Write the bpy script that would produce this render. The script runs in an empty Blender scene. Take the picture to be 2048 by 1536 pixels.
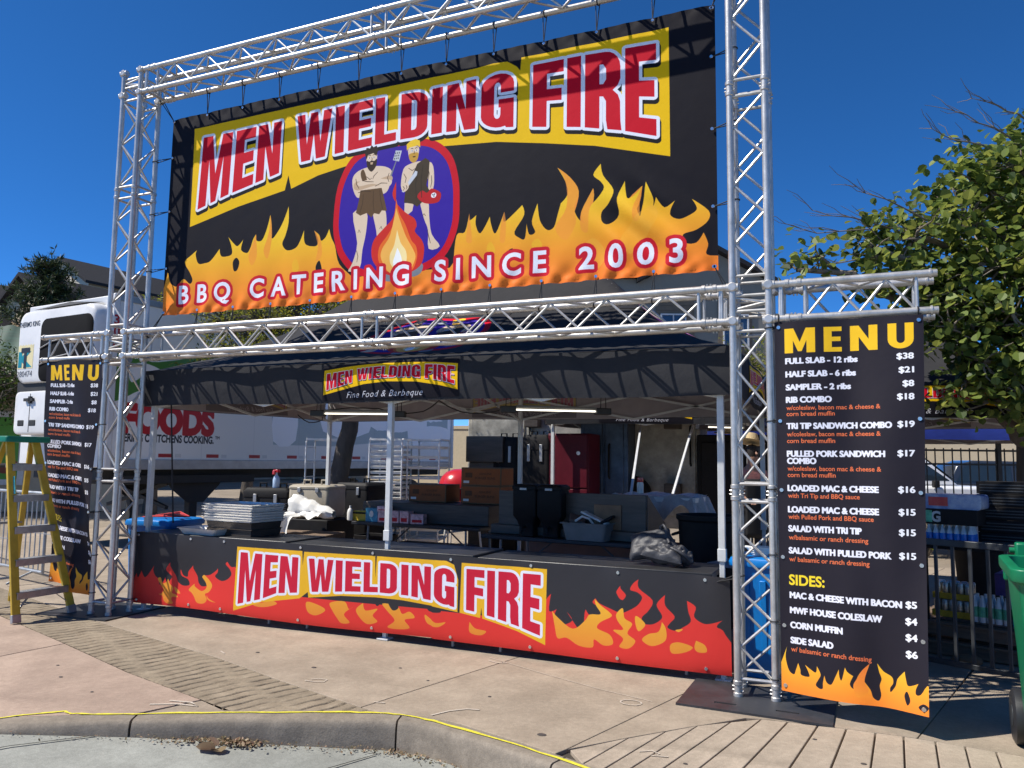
import bpy, bmesh, math, random
import numpy as np
from mathutils import Vector, Matrix, Euler
SC = bpy.context.scene
COL = SC.collection
R = math.radians
# ---------------------------------------------------------------- camera
cam = bpy.data.cameras.new('camera')
cam.sensor_fit = 'HORIZONTAL'; cam.sensor_width = 36.0
cam.lens = 1562.35 / 2048 * 36
cam.clip_start = .05; cam.clip_end = 2000
co = bpy.data.objects.new('camera', cam); COL.objects.link(co)
yaw, pit, rol = .4088, .0962, .0130
fw = Vector((-math.sin(yaw)*math.cos(pit), math.cos(yaw)*math.cos(pit), math.sin(pit)))
rt = Vector((math.cos(yaw), math.sin(yaw), 0)); up = rt.cross(fw)
r2 = rt*math.cos(rol) + up*math.sin(rol); u2 = r2.cross(fw)
mw = Matrix((r2, u2, -fw)).transposed().to_4x4(); mw.translation = (.7299, -5.5441, 1.5501)
co.matrix_world = mw
SC.camera = co
# ---------------------------------------------------------------- world, sun, exposure
SUN = Vector((-.64, -.40, 1)).normalized()
EL = math.asin(SUN.z); AZ = math.atan2(SUN.x, SUN.y)
w = bpy.data.worlds.new('World'); SC.world = w; w.use_nodes = True
nt = w.node_tree
sky = nt.nodes.new('ShaderNodeTexSky'); sky.sky_type = 'NISHITA'; sky.sun_disc = False
sky.sun_elevation = EL; sky.sun_rotation = AZ
sky.altitude = 4000; sky.air_density = .75; sky.dust_density = .0; sky.ozone_density = 10.0
bg = nt.nodes['Background']; bg.inputs['Strength'].default_value = .14
hs = nt.nodes.new('ShaderNodeHueSaturation'); hs.inputs['Saturation'].default_value = 1.135; hs.inputs['Hue'].default_value = .499
nt.links.new(sky.outputs[0], hs.inputs['Color']); nt.links.new(hs.outputs[0], bg.inputs['Color'])
sl = bpy.data.lights.new('sun', 'SUN'); sl.energy = 5.0; sl.angle = R(.53); sl.color = (1, .95, .87)
so = bpy.data.objects.new('sun', sl); COL.objects.link(so)
so.rotation_euler = SUN.to_track_quat('Z', 'Y').to_euler(); so.location = (-20, -12, 30)
SC.view_settings.view_transform = 'Standard'; SC.view_settings.look = 'None'
SC.view_settings.exposure = .40; SC.view_settings.gamma = 1
SC.cycles.max_bounces = 8
rnd = random.Random(7)
# ---------------------------------------------------------------- materials
def M(name, col, rough=.6, metal=0., var=.12, scale=6., bump=0., bscale=40., coat=0., spec=.5, island=0., trans=0., emit=0., detail=4., coord='Object', stretch=None, col2=None, dirt=0., speck=0., sscale=160.):
    m = bpy.data.materials.new(name); m.use_nodes = True
    n = m.node_tree.nodes; l = m.node_tree.links; b = n['Principled BSDF']
    b.inputs['Roughness'].default_value = rough; b.inputs['Metallic'].default_value = metal
    b.inputs['Coat Weight'].default_value = coat; b.inputs['Specular IOR Level'].default_value = spec
    if trans: b.inputs['Transmission Weight'].default_value = trans
    tc = n.new('ShaderNodeTexCoord'); vec = tc.outputs[coord]
    if stretch:
        mp = n.new('ShaderNodeMapping'); mp.inputs['Scale'].default_value = stretch; l.new(vec, mp.inputs[0]); vec = mp.outputs[0]
    c = Vector(col)
    c2 = Vector(col2) if col2 else None
    nz = n.new('ShaderNodeTexNoise'); nz.inputs['Scale'].default_value = scale; nz.inputs['Detail'].default_value = detail
    nz.inputs['Roughness'].default_value = .65
    l.new(vec, nz.inputs['Vector'])
    rp = n.new('ShaderNodeValToRGB'); e = rp.color_ramp.elements
    e[0].position = .3; e[1].position = .7
    a0 = c*(1-var); a1 = (c2 if c2 else c*(1+var))
    e[0].color = (*a0, 1); e[1].color = (*[min(1, x) for x in a1], 1)
    l.new(nz.outputs['Fac'], rp.inputs[0]); out = rp.outputs[0]
    if island:
        g = n.new('ShaderNodeNewGeometry'); hs = n.new('ShaderNodeHueSaturation')
        mr = n.new('ShaderNodeMapRange'); mr.inputs['To Min'].default_value = 1-island; mr.inputs['To Max'].default_value = 1+island
        l.new(g.outputs['Random Per Island'], mr.inputs[0]); l.new(mr.outputs[0], hs.inputs['Value'])
        mr2 = n.new('ShaderNodeMapRange'); mr2.inputs['To Min'].default_value = .53; mr2.inputs['To Max'].default_value = .47
        l.new(g.outputs['Random Per Island'], mr2.inputs[0]); l.new(mr2.outputs[0], hs.inputs['Hue'])
        l.new(out, hs.inputs['Color']); out = hs.outputs[0]
    if dirt:
        nd = n.new('ShaderNodeTexNoise'); nd.inputs['Scale'].default_value = scale*.35; nd.inputs['Detail'].default_value = 8; nd.inputs['Roughness'].default_value = .75
        l.new(vec, nd.inputs['Vector'])
        rd = n.new('ShaderNodeValToRGB'); rd.color_ramp.elements[0].position = .42; rd.color_ramp.elements[1].position = .62
        rd.color_ramp.elements[0].color = (1-dirt,)*3+(1,); rd.color_ramp.elements[1].color = (1, 1, 1, 1)
        l.new(nd.outputs['Fac'], rd.inputs[0])
        mx = n.new('ShaderNodeMixRGB'); mx.blend_type = 'MULTIPLY'; mx.inputs[0].default_value = 1
        l.new(out, mx.inputs[1]); l.new(rd.outputs[0], mx.inputs[2]); out = mx.outputs[0]
    if speck:
        for sc_, k_ in ((sscale, speck), (sscale*.22, speck*.6)):
            ns = n.new('ShaderNodeTexNoise'); ns.inputs['Scale'].default_value = sc_; ns.inputs['Detail'].default_value = 3; l.new(vec, ns.inputs['Vector'])
            ms = n.new('ShaderNodeMapRange'); ms.inputs['From Min'].default_value = .3; ms.inputs['From Max'].default_value = .7; ms.inputs['To Min'].default_value = 1-k_; ms.inputs['To Max'].default_value = 1+k_; l.new(ns.outputs['Fac'], ms.inputs[0])
            mm = n.new('ShaderNodeVectorMath'); mm.operation = 'SCALE'; l.new(out, mm.inputs[0]); l.new(ms.outputs[0], mm.inputs['Scale']); out = mm.outputs[0]
    l.new(out, b.inputs['Base Color'])
    if rough > .02:
        rr = n.new('ShaderNodeMapRange'); rr.inputs['To Min'].default_value = max(.02, rough*.85); rr.inputs['To Max'].default_value = min(1, rough*1.15)
        l.new(nz.outputs['Fac'], rr.inputs[0]); l.new(rr.outputs[0], b.inputs['Roughness'])
    if bump:
        nb = n.new('ShaderNodeTexNoise'); nb.inputs['Scale'].default_value = bscale; nb.inputs['Detail'].default_value = 5
        l.new(vec, nb.inputs['Vector'])
        bp = n.new('ShaderNodeBump'); bp.inputs['Strength'].default_value = bump; bp.inputs['Distance'].default_value = .02
        l.new(nb.outputs['Fac'], bp.inputs['Height']); l.new(bp.outputs[0], b.inputs['Normal'])
    if emit:
        b.inputs['Emission Color'].default_value = (*col, 1); b.inputs['Emission Strength'].default_value = emit
    return m
def glass(name, col, rough=.05, alpha=.35):
    m = M(name, col, rough, var=.02); m.node_tree.nodes['Principled BSDF'].inputs['Transmission Weight'].default_value = alpha
    return m
def leafmat(name, col, island=.45, tr=.35):
    m = M(name, col, .5, var=.25, scale=1.2, island=island, spec=.35)
    n = m.node_tree.nodes; l = m.node_tree.links; b = n['Principled BSDF']
    t = n.new('ShaderNodeBsdfTranslucent'); mx = n.new('ShaderNodeMixShader'); mx.inputs[0].default_value = tr
    src = b.inputs['Base Color'].links[0].from_socket
    hs = n.new('ShaderNodeHueSaturation'); hs.inputs['Hue'].default_value = .47; hs.inputs['Value'].default_value = 1.6
    l.new(src, hs.inputs['Color']); l.new(hs.outputs[0], t.inputs['Color'])
    o = n['Material Output']; l.new(b.outputs[0], mx.inputs[1]); l.new(t.outputs[0], mx.inputs[2]); l.new(mx.outputs[0], o.inputs['Surface'])
    return m
def imgmat(name, arr, rough=.5, bump=.02, bscale=300., spec=.5, trans=0.):
    h, w_ = arr.shape[:2]
    im = bpy.data.images.new(name, w_, h); im.colorspace_settings.name = 'sRGB'
    px = np.ones((h, w_, 4), np.float32); px[..., :3] = np.clip(arr[::-1], 0, 1)
    im.pixels.foreach_set(px.ravel()); im.update(); im.pack()
    m = bpy.data.materials.new(name); m.use_nodes = True
    n = m.node_tree.nodes; l = m.node_tree.links; b = n['Principled BSDF']
    t = n.new('ShaderNodeTexImage'); t.image = im; t.extension = 'EXTEND'; t.interpolation = 'Linear'
    b.inputs['Roughness'].default_value = rough; b.inputs['Specular IOR Level'].default_value = spec
    tc = n.new('ShaderNodeTexCoord')
    l.new(tc.outputs['UV'], t.inputs['Vector']); l.new(t.outputs[0], b.inputs['Base Color'])
    nb = n.new('ShaderNodeTexNoise'); nb.inputs['Scale'].default_value = bscale*.02; nb.inputs['Detail'].default_value = 6
    l.new(tc.outputs['Object'], nb.inputs['Vector'])
    bp = n.new('ShaderNodeBump'); bp.inputs['Strength'].default_value = .25; bp.inputs['Distance'].default_value = bump
    l.new(nb.outputs['Fac'], bp.inputs['Height']); l.new(bp.outputs[0], b.inputs['Normal'])
    mr = n.new('ShaderNodeMapRange'); mr.inputs['To Min'].default_value = rough*.8; mr.inputs['To Max'].default_value = min(1, rough*1.25)
    l.new(nb.outputs['Fac'], mr.inputs[0]); l.new(mr.outputs[0], b.inputs['Roughness'])
    if trans:
        tr = n.new('ShaderNodeBsdfTranslucent'); mx = n.new('ShaderNodeMixShader'); mx.inputs[0].default_value = trans
        l.new(t.outputs[0], tr.inputs['Color']); o = n['Material Output']
        l.new(b.outputs[0], mx.inputs[1]); l.new(tr.outputs[0], mx.inputs[2]); l.new(mx.outputs[0], o.inputs['Surface'])
    return m
# ---------------------------------------------------------------- mesh builder
WM = {}
class MB:
    def __init__(s): s.v = []; s.f = []; s.m = []; s.uv = {}; s.mi = 0; s.T = None
    def add(s, vs, fs, uvs=None):
        o = len(s.v)
        s.v += [tuple(s.T @ Vector(p)) if s.T else tuple(p) for p in vs]
        for i, f in enumerate(fs):
            if uvs: s.uv[len(s.f)] = [uvs[k] for k in f]
            s.f.append([o+k for k in f]); s.m.append(s.mi)
        return s
    def box(s, x0, x1, y0, y1, z0, z1):
        vs = [(x, y, z) for z in (z0, z1) for y in (y0, y1) for x in (x0, x1)]
        return s.add(vs, [(0, 2, 3, 1), (4, 5, 7, 6), (0, 1, 5, 4), (2, 6, 7, 3), (0, 4, 6, 2), (1, 3, 7, 5)])
    def obox(s, c, d, rot=(0, 0, 0)):
        m = Matrix.Translation(c) @ Euler(rot).to_matrix().to_4x4()
        vs = [m @ Vector((x*d[0]/2, y*d[1]/2, z*d[2]/2)) for z in (-1, 1) for y in (-1, 1) for x in (-1, 1)]
        return s.add(vs, [(0, 2, 3, 1), (4, 5, 7, 6), (0, 1, 5, 4), (2, 6, 7, 3), (0, 4, 6, 2), (1, 3, 7, 5)])
    def bar(s, a, b, wx, wy, upv=(0, 0, 1)):
        a, b = Vector(a), Vector(b); d = (b-a).normalized(); x = d.cross(Vector(upv))
        if x.length < 1e-4: x = d.cross(Vector((0, 1, 0)))
        x.normalize(); y = x.cross(d)
        vs = [p + x*sx*wx/2 + y*sy*wy/2 for p in (a, b) for sx, sy in ((-1, -1), (1, -1), (1, 1), (-1, 1))]
        return s.add(vs, [(3, 2, 1, 0), (4, 5, 6, 7)] + [(i, (i+1) % 4, 4+(i+1) % 4, 4+i) for i in range(4)])
    def tube(s, pts, r, n=8, caps=True):
        P = [Vector(p) for p in pts]; rs = r if isinstance(r, (list, tuple)) else [r]*len(P)
        vs = []; prev = None
        for i, p in enumerate(P):
            d = (P[min(i+1, len(P)-1)] - P[max(i-1, 0)]).normalized()
            if prev is None:
                x = d.cross(Vector((0, 0, 1)));  x = x if x.length > .05 else d.cross(Vector((0, 1, 0)))
            else:
                x = prev - d*prev.dot(d)
            x.normalize(); prev = x; y = d.cross(x)
            vs += [p + (x*math.cos(2*math.pi*k/n) + y*math.sin(2*math.pi*k/n))*rs[i] for k in range(n)]
        fs = [(i*n+k, i*n+(k+1) % n, (i+1)*n+(k+1) % n, (i+1)*n+k) for i in range(len(P)-1) for k in range(n)]
        if caps: fs += [tuple(range(n-1, -1, -1)), tuple((len(P)-1)*n+k for k in range(n))]
        return s.add(vs, fs)
    def lathe(s, prof, c=(0, 0, 0), n=20, axis='z', sx=1., sy=1.):
        vs = []
        for r, z in prof:
            for k in range(n):
                a = 2*math.pi*k/n; x, y = r*math.cos(a)*sx, r*math.sin(a)*sy
                p = (x, y, z) if axis == 'z' else ((z, x, y) if axis == 'x' else (y, z, x))
                vs.append((p[0]+c[0], p[1]+c[1], p[2]+c[2]))
        fs = [(i*n+k, i*n+(k+1) % n, (i+1)*n+(k+1) % n, (i+1)*n+k) for i in range(len(prof)-1) for k in range(n)]
        if prof[0][0] > 1e-4: fs.append(tuple(range(n-1, -1, -1)))
        if prof[-1][0] > 1e-4: fs.append(tuple((len(prof)-1)*n+k for k in range(n)))
        return s.add(vs, fs)
    def loft(s, secs, closed=True, caps=True):
        n = len(secs[0]); vs = [p for q in secs for p in q]
        fs = [(i*n+k, i*n+(k+1) % n, (i+1)*n+(k+1) % n, (i+1)*n+k) for i in range(len(secs)-1) for k in range(n if closed else n-1)]
        if caps and closed: fs += [tuple(range(n-1, -1, -1)), tuple((len(secs)-1)*n+k for k in range(n))]
        return s.add(vs, fs)
    def prism(s, poly, fn):
        n = len(poly)
        return s.loft([[fn(x, y, 0) for x, y in poly], [fn(x, y, 1) for x, y in poly]])
    def grid(s, fn, nu, nv, flip=False):
        vs = []; uv = []
        for j in range(nv+1):
            for i in range(nu+1):
                u, v = i/nu, j/nv; vs.append(fn(u, v)); uv.append((u, v))
        fs = []
        for j in range(nv):
            for i in range(nu):
                a = j*(nu+1)+i; q = (a, a+1, a+nu+2, a+nu+1); fs.append(q[::-1] if flip else q)
        return s.add(vs, fs, uv)
    def build(s, name, mats, parent=None, sm=35, bevel=0, world=False, sub=0, solid=0):
        me = bpy.data.meshes.new(name)
        vs = s.v
        if world and parent is not None:
            inv = WM[parent].inverted(); vs = [tuple(inv @ Vector(p)) for p in vs]
        org = None
        if parent is None and vs:
            a = np.array(vs); org = Vector(((a[:, 0].min()+a[:, 0].max())/2, (a[:, 1].min()+a[:, 1].max())/2, a[:, 2].min()))
            vs = [tuple(Vector(p)-org) for p in vs]
        me.from_pydata(vs, [], s.f)
        for m in (mats if isinstance(mats, (list, tuple)) else [mats]): me.materials.append(m)
        me.polygons.foreach_set('material_index', s.m)
        if s.uv:
            uvl = me.uv_layers.new(name='UVMap')
            for fi, us in s.uv.items():
                for li, u in zip(me.polygons[fi].loop_indices, us): uvl.data[li].uv = u
        if sm:
            me.polygons.foreach_set('use_smooth', [True]*len(s.f)); me.set_sharp_from_angle(angle=R(sm))
        o = bpy.data.objects.new(name, me); COL.objects.link(o)
        if parent is not None:
            o.parent = parent; WM[o] = WM[parent].copy()
        else:
            o.location = org if org else (0, 0, 0); WM[o] = Matrix.Translation(org) if org else Matrix()
        if solid:
            q = o.modifiers.new('Solidify', 'SOLIDIFY'); q.thickness = solid; q.offset = 0
        if bevel:
            q = o.modifiers.new('Bevel', 'BEVEL'); q.width = bevel; q.segments = 2; q.limit_method = 'ANGLE'; q.angle_limit = R(40)
        if sub:
            q = o.modifiers.new('Subdivision', 'SUBSURF'); q.levels = sub; q.render_levels = sub
        return o
def tag(o, label=None, cat=None, group=None, kind=None):
    if label: o['label'] = label
    if cat: o['category'] = cat
    if group: o['group'] = group
    if kind: o['kind'] = kind
    return o
def thing(name, label, cat, loc=(0, 0, 0), rz=0., group=None):
    o = bpy.data.objects.new(name, None); COL.objects.link(o); o.empty_display_size = .2
    o.location = loc; o.rotation_euler = (0, 0, rz)
    WM[o] = Matrix.Translation(loc) @ Matrix.Rotation(rz, 4, 'Z')
    return tag(o, label, cat, group)
def kids(o): return [c for c in COL.objects if c.parent == o]
def dup(o, loc=None, rz=None, label=None, group=None, parent=None):
    c = o.copy(); COL.objects.link(c)
    if parent: c.parent = parent
    if loc is not None: c.location = loc
    if rz is not None: c.rotation_euler = (0, 0, rz)
    if label: c['label'] = label
    if group: c['group'] = group
    for k in kids(o): dup(k, parent=c)
    WM[c] = Matrix.Translation(c.location) @ Matrix.Rotation(c.rotation_euler.z, 4, 'Z')
    return c
def solo(mb, name, mats, label, cat, group=None, **k): return tag(mb.build(name, mats, **k), label, cat, group)
def arc(c, r, a0, a1, n, f): return [f(c[0]+r*math.cos(R(a0+(a1-a0)*i/n)), c[1]+r*math.sin(R(a0+(a1-a0)*i/n))) for i in range(n+1)]
def sagline(a, b, sag, n=10):
    a, b = Vector(a), Vector(b)
    return [a.lerp(b, i/n) - Vector((0, 0, sag*4*(i/n)*(1-i/n))) for i in range(n+1)]
# ---------------------------------------------------------------- printed graphics (drawn by the script itself)
_tc = {}
def text_edges(txt, bold=0., track=1., shear=0.):
    k = (txt, bold, track, shear)
    if k in _tc: return _tc[k]
    cu = bpy.data.curves.new('t', 'FONT'); cu.body = txt; cu.size = 1; cu.offset = bold; cu.space_character = track; cu.shear = shear
    cu.resolution_u = 4; cu.fill_mode = 'BOTH'
    o = bpy.data.objects.new('t', cu); COL.objects.link(o)
    me = o.to_mesh(); cnt = {}
    for p in me.polygons:
        for e in p.edge_keys: cnt[e] = cnt.get(e, 0)+1
    co_ = np.array([v.co[:2] for v in me.vertices]) if len(me.vertices) else np.zeros((0, 2))
    es = np.array([[*co_[a], *co_[b]] for (a, b), n in cnt.items() if n == 1])
    o.to_mesh_clear(); bpy.data.objects.remove(o); bpy.data.curves.remove(cu)
    _tc[k] = es
    return es
def poly_edges(*polys, sub=1):
    es = []
    for p in polys:
        n = len(p)
        for i in range(n):
            a, b = p[i], p[(i+1) % n]
            for k in range(sub):
                t0, t1 = k/sub, (k+1)/sub
                es.append([a[0]+(b[0]-a[0])*t0, a[1]+(b[1]-a[1])*t0, a[0]+(b[0]-a[0])*t1, a[1]+(b[1]-a[1])*t1])
    return np.array(es)
def warp(es, fn):
    o = es.copy()
    for i in (0, 2): o[:, i], o[:, i+1] = fn(es[:, i], es[:, i+1])
    return o
def smooth(p, n=4):
    """closed Catmull-Rom through the points; a point given as (x, y, 1) stays a sharp tip"""
    out = []; N = len(p)
    for i in range(N):
        a, b, c, d = p[i-1], p[i], p[(i+1) % N], p[(i+2) % N]
        bt = 0 if len(b) > 2 else .5; ct = 0 if len(c) > 2 else .5
        m0 = ((c[0]-a[0])*bt, (c[1]-a[1])*bt); m1 = ((d[0]-b[0])*ct, (d[1]-b[1])*ct)
        for k in range(n):
            t = k/n; h0 = 2*t**3-3*t*t+1; h1 = t**3-2*t*t+t; h2 = -2*t**3+3*t*t; h3 = t**3-t*t
            out.append(tuple(h0*b[j]+h1*m0[j]+h2*c[j]+h3*m1[j] for j in (0, 1)))
    return out
def raster(es, w_, h, ss=3):
    m = np.zeros((h, w_), np.float32)
    if len(es) == 0: return m
    y0, y1 = es[:, 1], es[:, 3]
    lo, hi = np.minimum(y0, y1), np.maximum(y0, y1)
    for r in range(max(0, int(lo.min())), min(h, int(hi.max())+1)):
        acc = np.zeros(w_+2)
        for k in range(ss):
            y = r+(k+.5)/ss
            q = (lo <= y) & (hi > y)
            if not q.any(): continue
            e = es[q]; x = np.sort(e[:, 0]+(y-e[:, 1])*(e[:, 2]-e[:, 0])/(e[:, 3]-e[:, 1]))
            for a, b in zip(x[0::2], x[1::2]):
                a = min(max(a, 0), w_-1e-3); b = min(max(b, 0), w_-1e-3)
                ia, ib = int(a), int(b)
                if ia == ib: acc[ia] += b-a; continue
                acc[ia] += ia+1-a; acc[ib] += b-ib
                if ib > ia+1: acc[ia+1:ib] += 1
        m[r] = acc[:w_]/ss
    return np.clip(m, 0, 1)
def dilate(m, r):
    ys, xs = np.where(m > .01)
    if len(ys) == 0: return m
    p = int(r)+2; H, W_ = m.shape
    a0, a1, b0, b1 = max(0, ys.min()-p), min(H, ys.max()+p+1), max(0, xs.min()-p), min(W_, xs.max()+p+1)
    s = m[a0:a1, b0:b1]; o = s.copy(); k = int(math.floor(r))
    for dy in range(-k, k+1):
        hw = int(round(math.sqrt(max(0, r*r-dy*dy)))); t = s
        acc = t.copy(); done = 0
        while done < hw:                      # running horizontal maximum by doubling
            st = min(max(1, done), hw-done) if done else 1
            z = acc.copy(); z[:, st:] = np.maximum(z[:, st:], acc[:, :-st]); z[:, :-st] = np.maximum(z[:, :-st], acc[:, st:])
            acc = z; done += st
        if dy > 0: o[dy:] = np.maximum(o[dy:], acc[:-dy])
        elif dy < 0: o[:dy] = np.maximum(o[:dy], acc[-dy:])
        else: o = np.maximum(o, acc)
    out = m.copy(); out[a0:a1, b0:b1] = o
    return out
def shift(m, dx, dy):
    o = np.zeros_like(m); H, W_ = m.shape
    o[max(0, dy):H+min(0, dy), max(0, dx):W_+min(0, dx)] = m[max(0, -dy):H-max(0, dy), max(0, -dx):W_-max(0, dx)]
    return o
CAP = None
class Canvas:
    def __init__(s, w_, h, bgc): s.w, s.h = w_, h; s.a = np.empty((h, w_, 3), np.float32); s.a[:] = np.array(bgc)/255.
    def fill(s, m, c):
        c = c if isinstance(c, np.ndarray) else np.array(c)/255.
        s.a += (c-s.a)*m[..., None]
    def poly(s, c, *p, sub=1, fn=None):
        e = poly_edges(*p, sub=sub)
        if fn: e = warp(e, fn)
        m = raster(e, s.w, s.h); s.fill(m, c); return m
    def tmask(s, txt, x, y, cap, fit=None, bold=.012, shear=0., align='l', track=None, slope=0., squash=1.):
        global CAP
        if CAP is None:
            e = text_edges('H'); CAP = max(e[:, 1].max(), e[:, 3].max())
        k = cap/CAP; tr = track or 1.
        e = text_edges(txt, bold, tr, shear); x0 = min(e[:, 0].min(), e[:, 2].min()); x1 = max(e[:, 0].max(), e[:, 2].max())
        sx = k*squash
        if fit and len(txt) > 1 and track is None and fit > (x1-x0)*k*.98:
            e2 = text_edges(txt, bold, 1.5, shear); W2 = max(e2[:, 0].max(), e2[:, 2].max())-min(e2[:, 0].min(), e2[:, 2].min())
            tr = round(1+.5*(fit/k-(x1-x0))/max(1e-6, W2-(x1-x0)), 3)
            e = text_edges(txt, bold, tr, shear); x0 = min(e[:, 0].min(), e[:, 2].min()); x1 = max(e[:, 0].max(), e[:, 2].max())
        elif fit: sx = fit/(x1-x0)
        off = x if align == 'l' else (x-(x1-x0)*sx if align == 'r' else x-(x1-x0)*sx/2)
        def f(a, b):
            X = off+(a-x0)*sx; return X, y-b*k+slope*(X-x)
        return raster(warp(e, f), s.w, s.h)
    def text(s, txt, x, y, cap, c, **k):
        m = s.tmask(txt, x, y, cap, **k); s.fill(m, c); return m
def _arc(cx, cy, rx, ry, a0, a1, n=5): return [(cx+rx*math.cos(R(a0+(a1-a0)*i/n)), cy+ry*math.sin(R(a0+(a1-a0)*i/n))) for i in range(n+1)]
GL = {
 'M': [[(0,0),(0,1),(.33,1),(.5,.42),(.67,1),(1,1),(1,0),(.74,0),(.74,.66),(.58,0),(.42,0),(.26,.66),(.26,0)]],
 'E': [[(0,0),(0,1),(1,1),(1,.82),(.45,.82),(.45,.6),(.94,.6),(.94,.42),(.45,.42),(.45,.18),(1,.18),(1,0)]],
 'N': [[(0,0),(0,1),(.4,1),(.66,.42),(.66,1),(1,1),(1,0),(.62,0),(.34,.6),(.34,0)]],
 'W': [[(0,1),(.23,1),(.31,.34),(.4,1),(.6,1),(.69,.34),(.77,1),(1,1),(.83,0),(.58,0),(.5,.55),(.42,0),(.17,0)]],
 'I': [[(0,0),(0,1),(1,1),(1,0)]],
 'L': [[(0,0),(0,1),(.44,1),(.44,.18),(1,.18),(1,0)]],
 'D': [[(0,0),(0,1),(.5,1)]+_arc(.5,.78,.5,.22,90,0)+_arc(.5,.22,.5,.22,0,-90), [(.4,.17),(.4,.83),(.5,.83)]+_arc(.5,.75,.1,.08,90,0)+_arc(.5,.25,.1,.08,0,-90)],
 'G': [[(1,.64)]+_arc(.5,.78,.5,.22,0,180,9)+_arc(.5,.22,.5,.22,180,300,7)+[(.78,0),(1,0),(1,.52),(.54,.52),(.54,.37),(.6,.37),(.6,.24)]+_arc(.5,.24,.1,.08,0,-180)+_arc(.5,.76,.1,.08,180,0)+[(.6,.64)]],
 'F': [[(0,0),(0,1),(1,1),(1,.82),(.46,.82),(.46,.58),(.94,.58),(.94,.4),(.46,.4),(.46,0)]],
 'R': [[(0,0),(0,1),(.55,1)]+_arc(.55,.79,.42,.21,90,0)+[(.97,.64),(.9,.56),(.76,.5),(.9,.44),(.96,.36),(.97,.12),(1,0),(.62,0),(.58,.12),(.58,.36),(.5,.42),(.4,.42),(.4,0)], [(.4,.58),(.4,.84),(.5,.84),(.58,.78),(.58,.64),(.5,.58)]],
}
def letters(C, spec, top, bot, fn, red, r_out, white=(232,234,244), sh=None, shear=None):
    """spec: (letter, x0, x1); top / bot: (xs, ys) tables in design coordinates; fn maps design to pixels"""
    tot = np.zeros((C.h, C.w), np.float32)
    for ch, a, b in spec:
        e = poly_edges(*GL[ch], sub=3)
        def wf(u, v):
            x = a+(b-a)*u; t = np.interp(x, *top); o = np.interp(x, *bot)
            y = o+(t-o)*v
            if shear: x = x+(v-.5)*np.interp(x, *shear)
            return fn(x, y)
        tot = np.maximum(tot, raster(warp(e, wf), C.w, C.h))
    w_ = dilate(tot, r_out)
    if sh:
        s_ = np.maximum.reduce([shift(w_, int(sh[0]*k/3), int(sh[1]*k/3)) for k in (1, 2, 3)]); C.fill(s_, (18, 18, 22))
    C.fill(w_, white); C.fill(tot, red); return w_
MAIN = [('M',154,300),('E',318,412),('N',424,530),('W',600,752),('I',767,804),('E',822,918),('L',930,1012),('D',1029,1130),('I',1145,1184),('N',1200,1303),('G',1322,1434),('F',1497,1597),('I',1608,1652),('R',1665,1777),('E',1788,1880)]
MTOP = ([150,303,529,600,917,1124,1300,1400,1500,1650,1750,1880], [96,97,94,89,82,88,82,78,72,72,76,80])
MBOT = ([150,293,525,613,799,1012,1106,1186,1305,1434,1499,1649,1775,1880], [374,334,286,260,250,241,242,242,247,262,272,296,326,360])
YEL = [(113,54),(1301,46),(1361,40),(1410,44),(1442,66),(1454,82),(1457,40),(1917,40),(1919,426),(1697,362),(1536,330),(1377,302),(1196,289),(1010,288),(843,298),(700,318),(584,350),(570,300),(556,352),(344,385),(114,436)]
RED, YELL, BLK, WHT = (200,8,36), (236,188,8), (20,18,26), (232,234,244)
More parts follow.
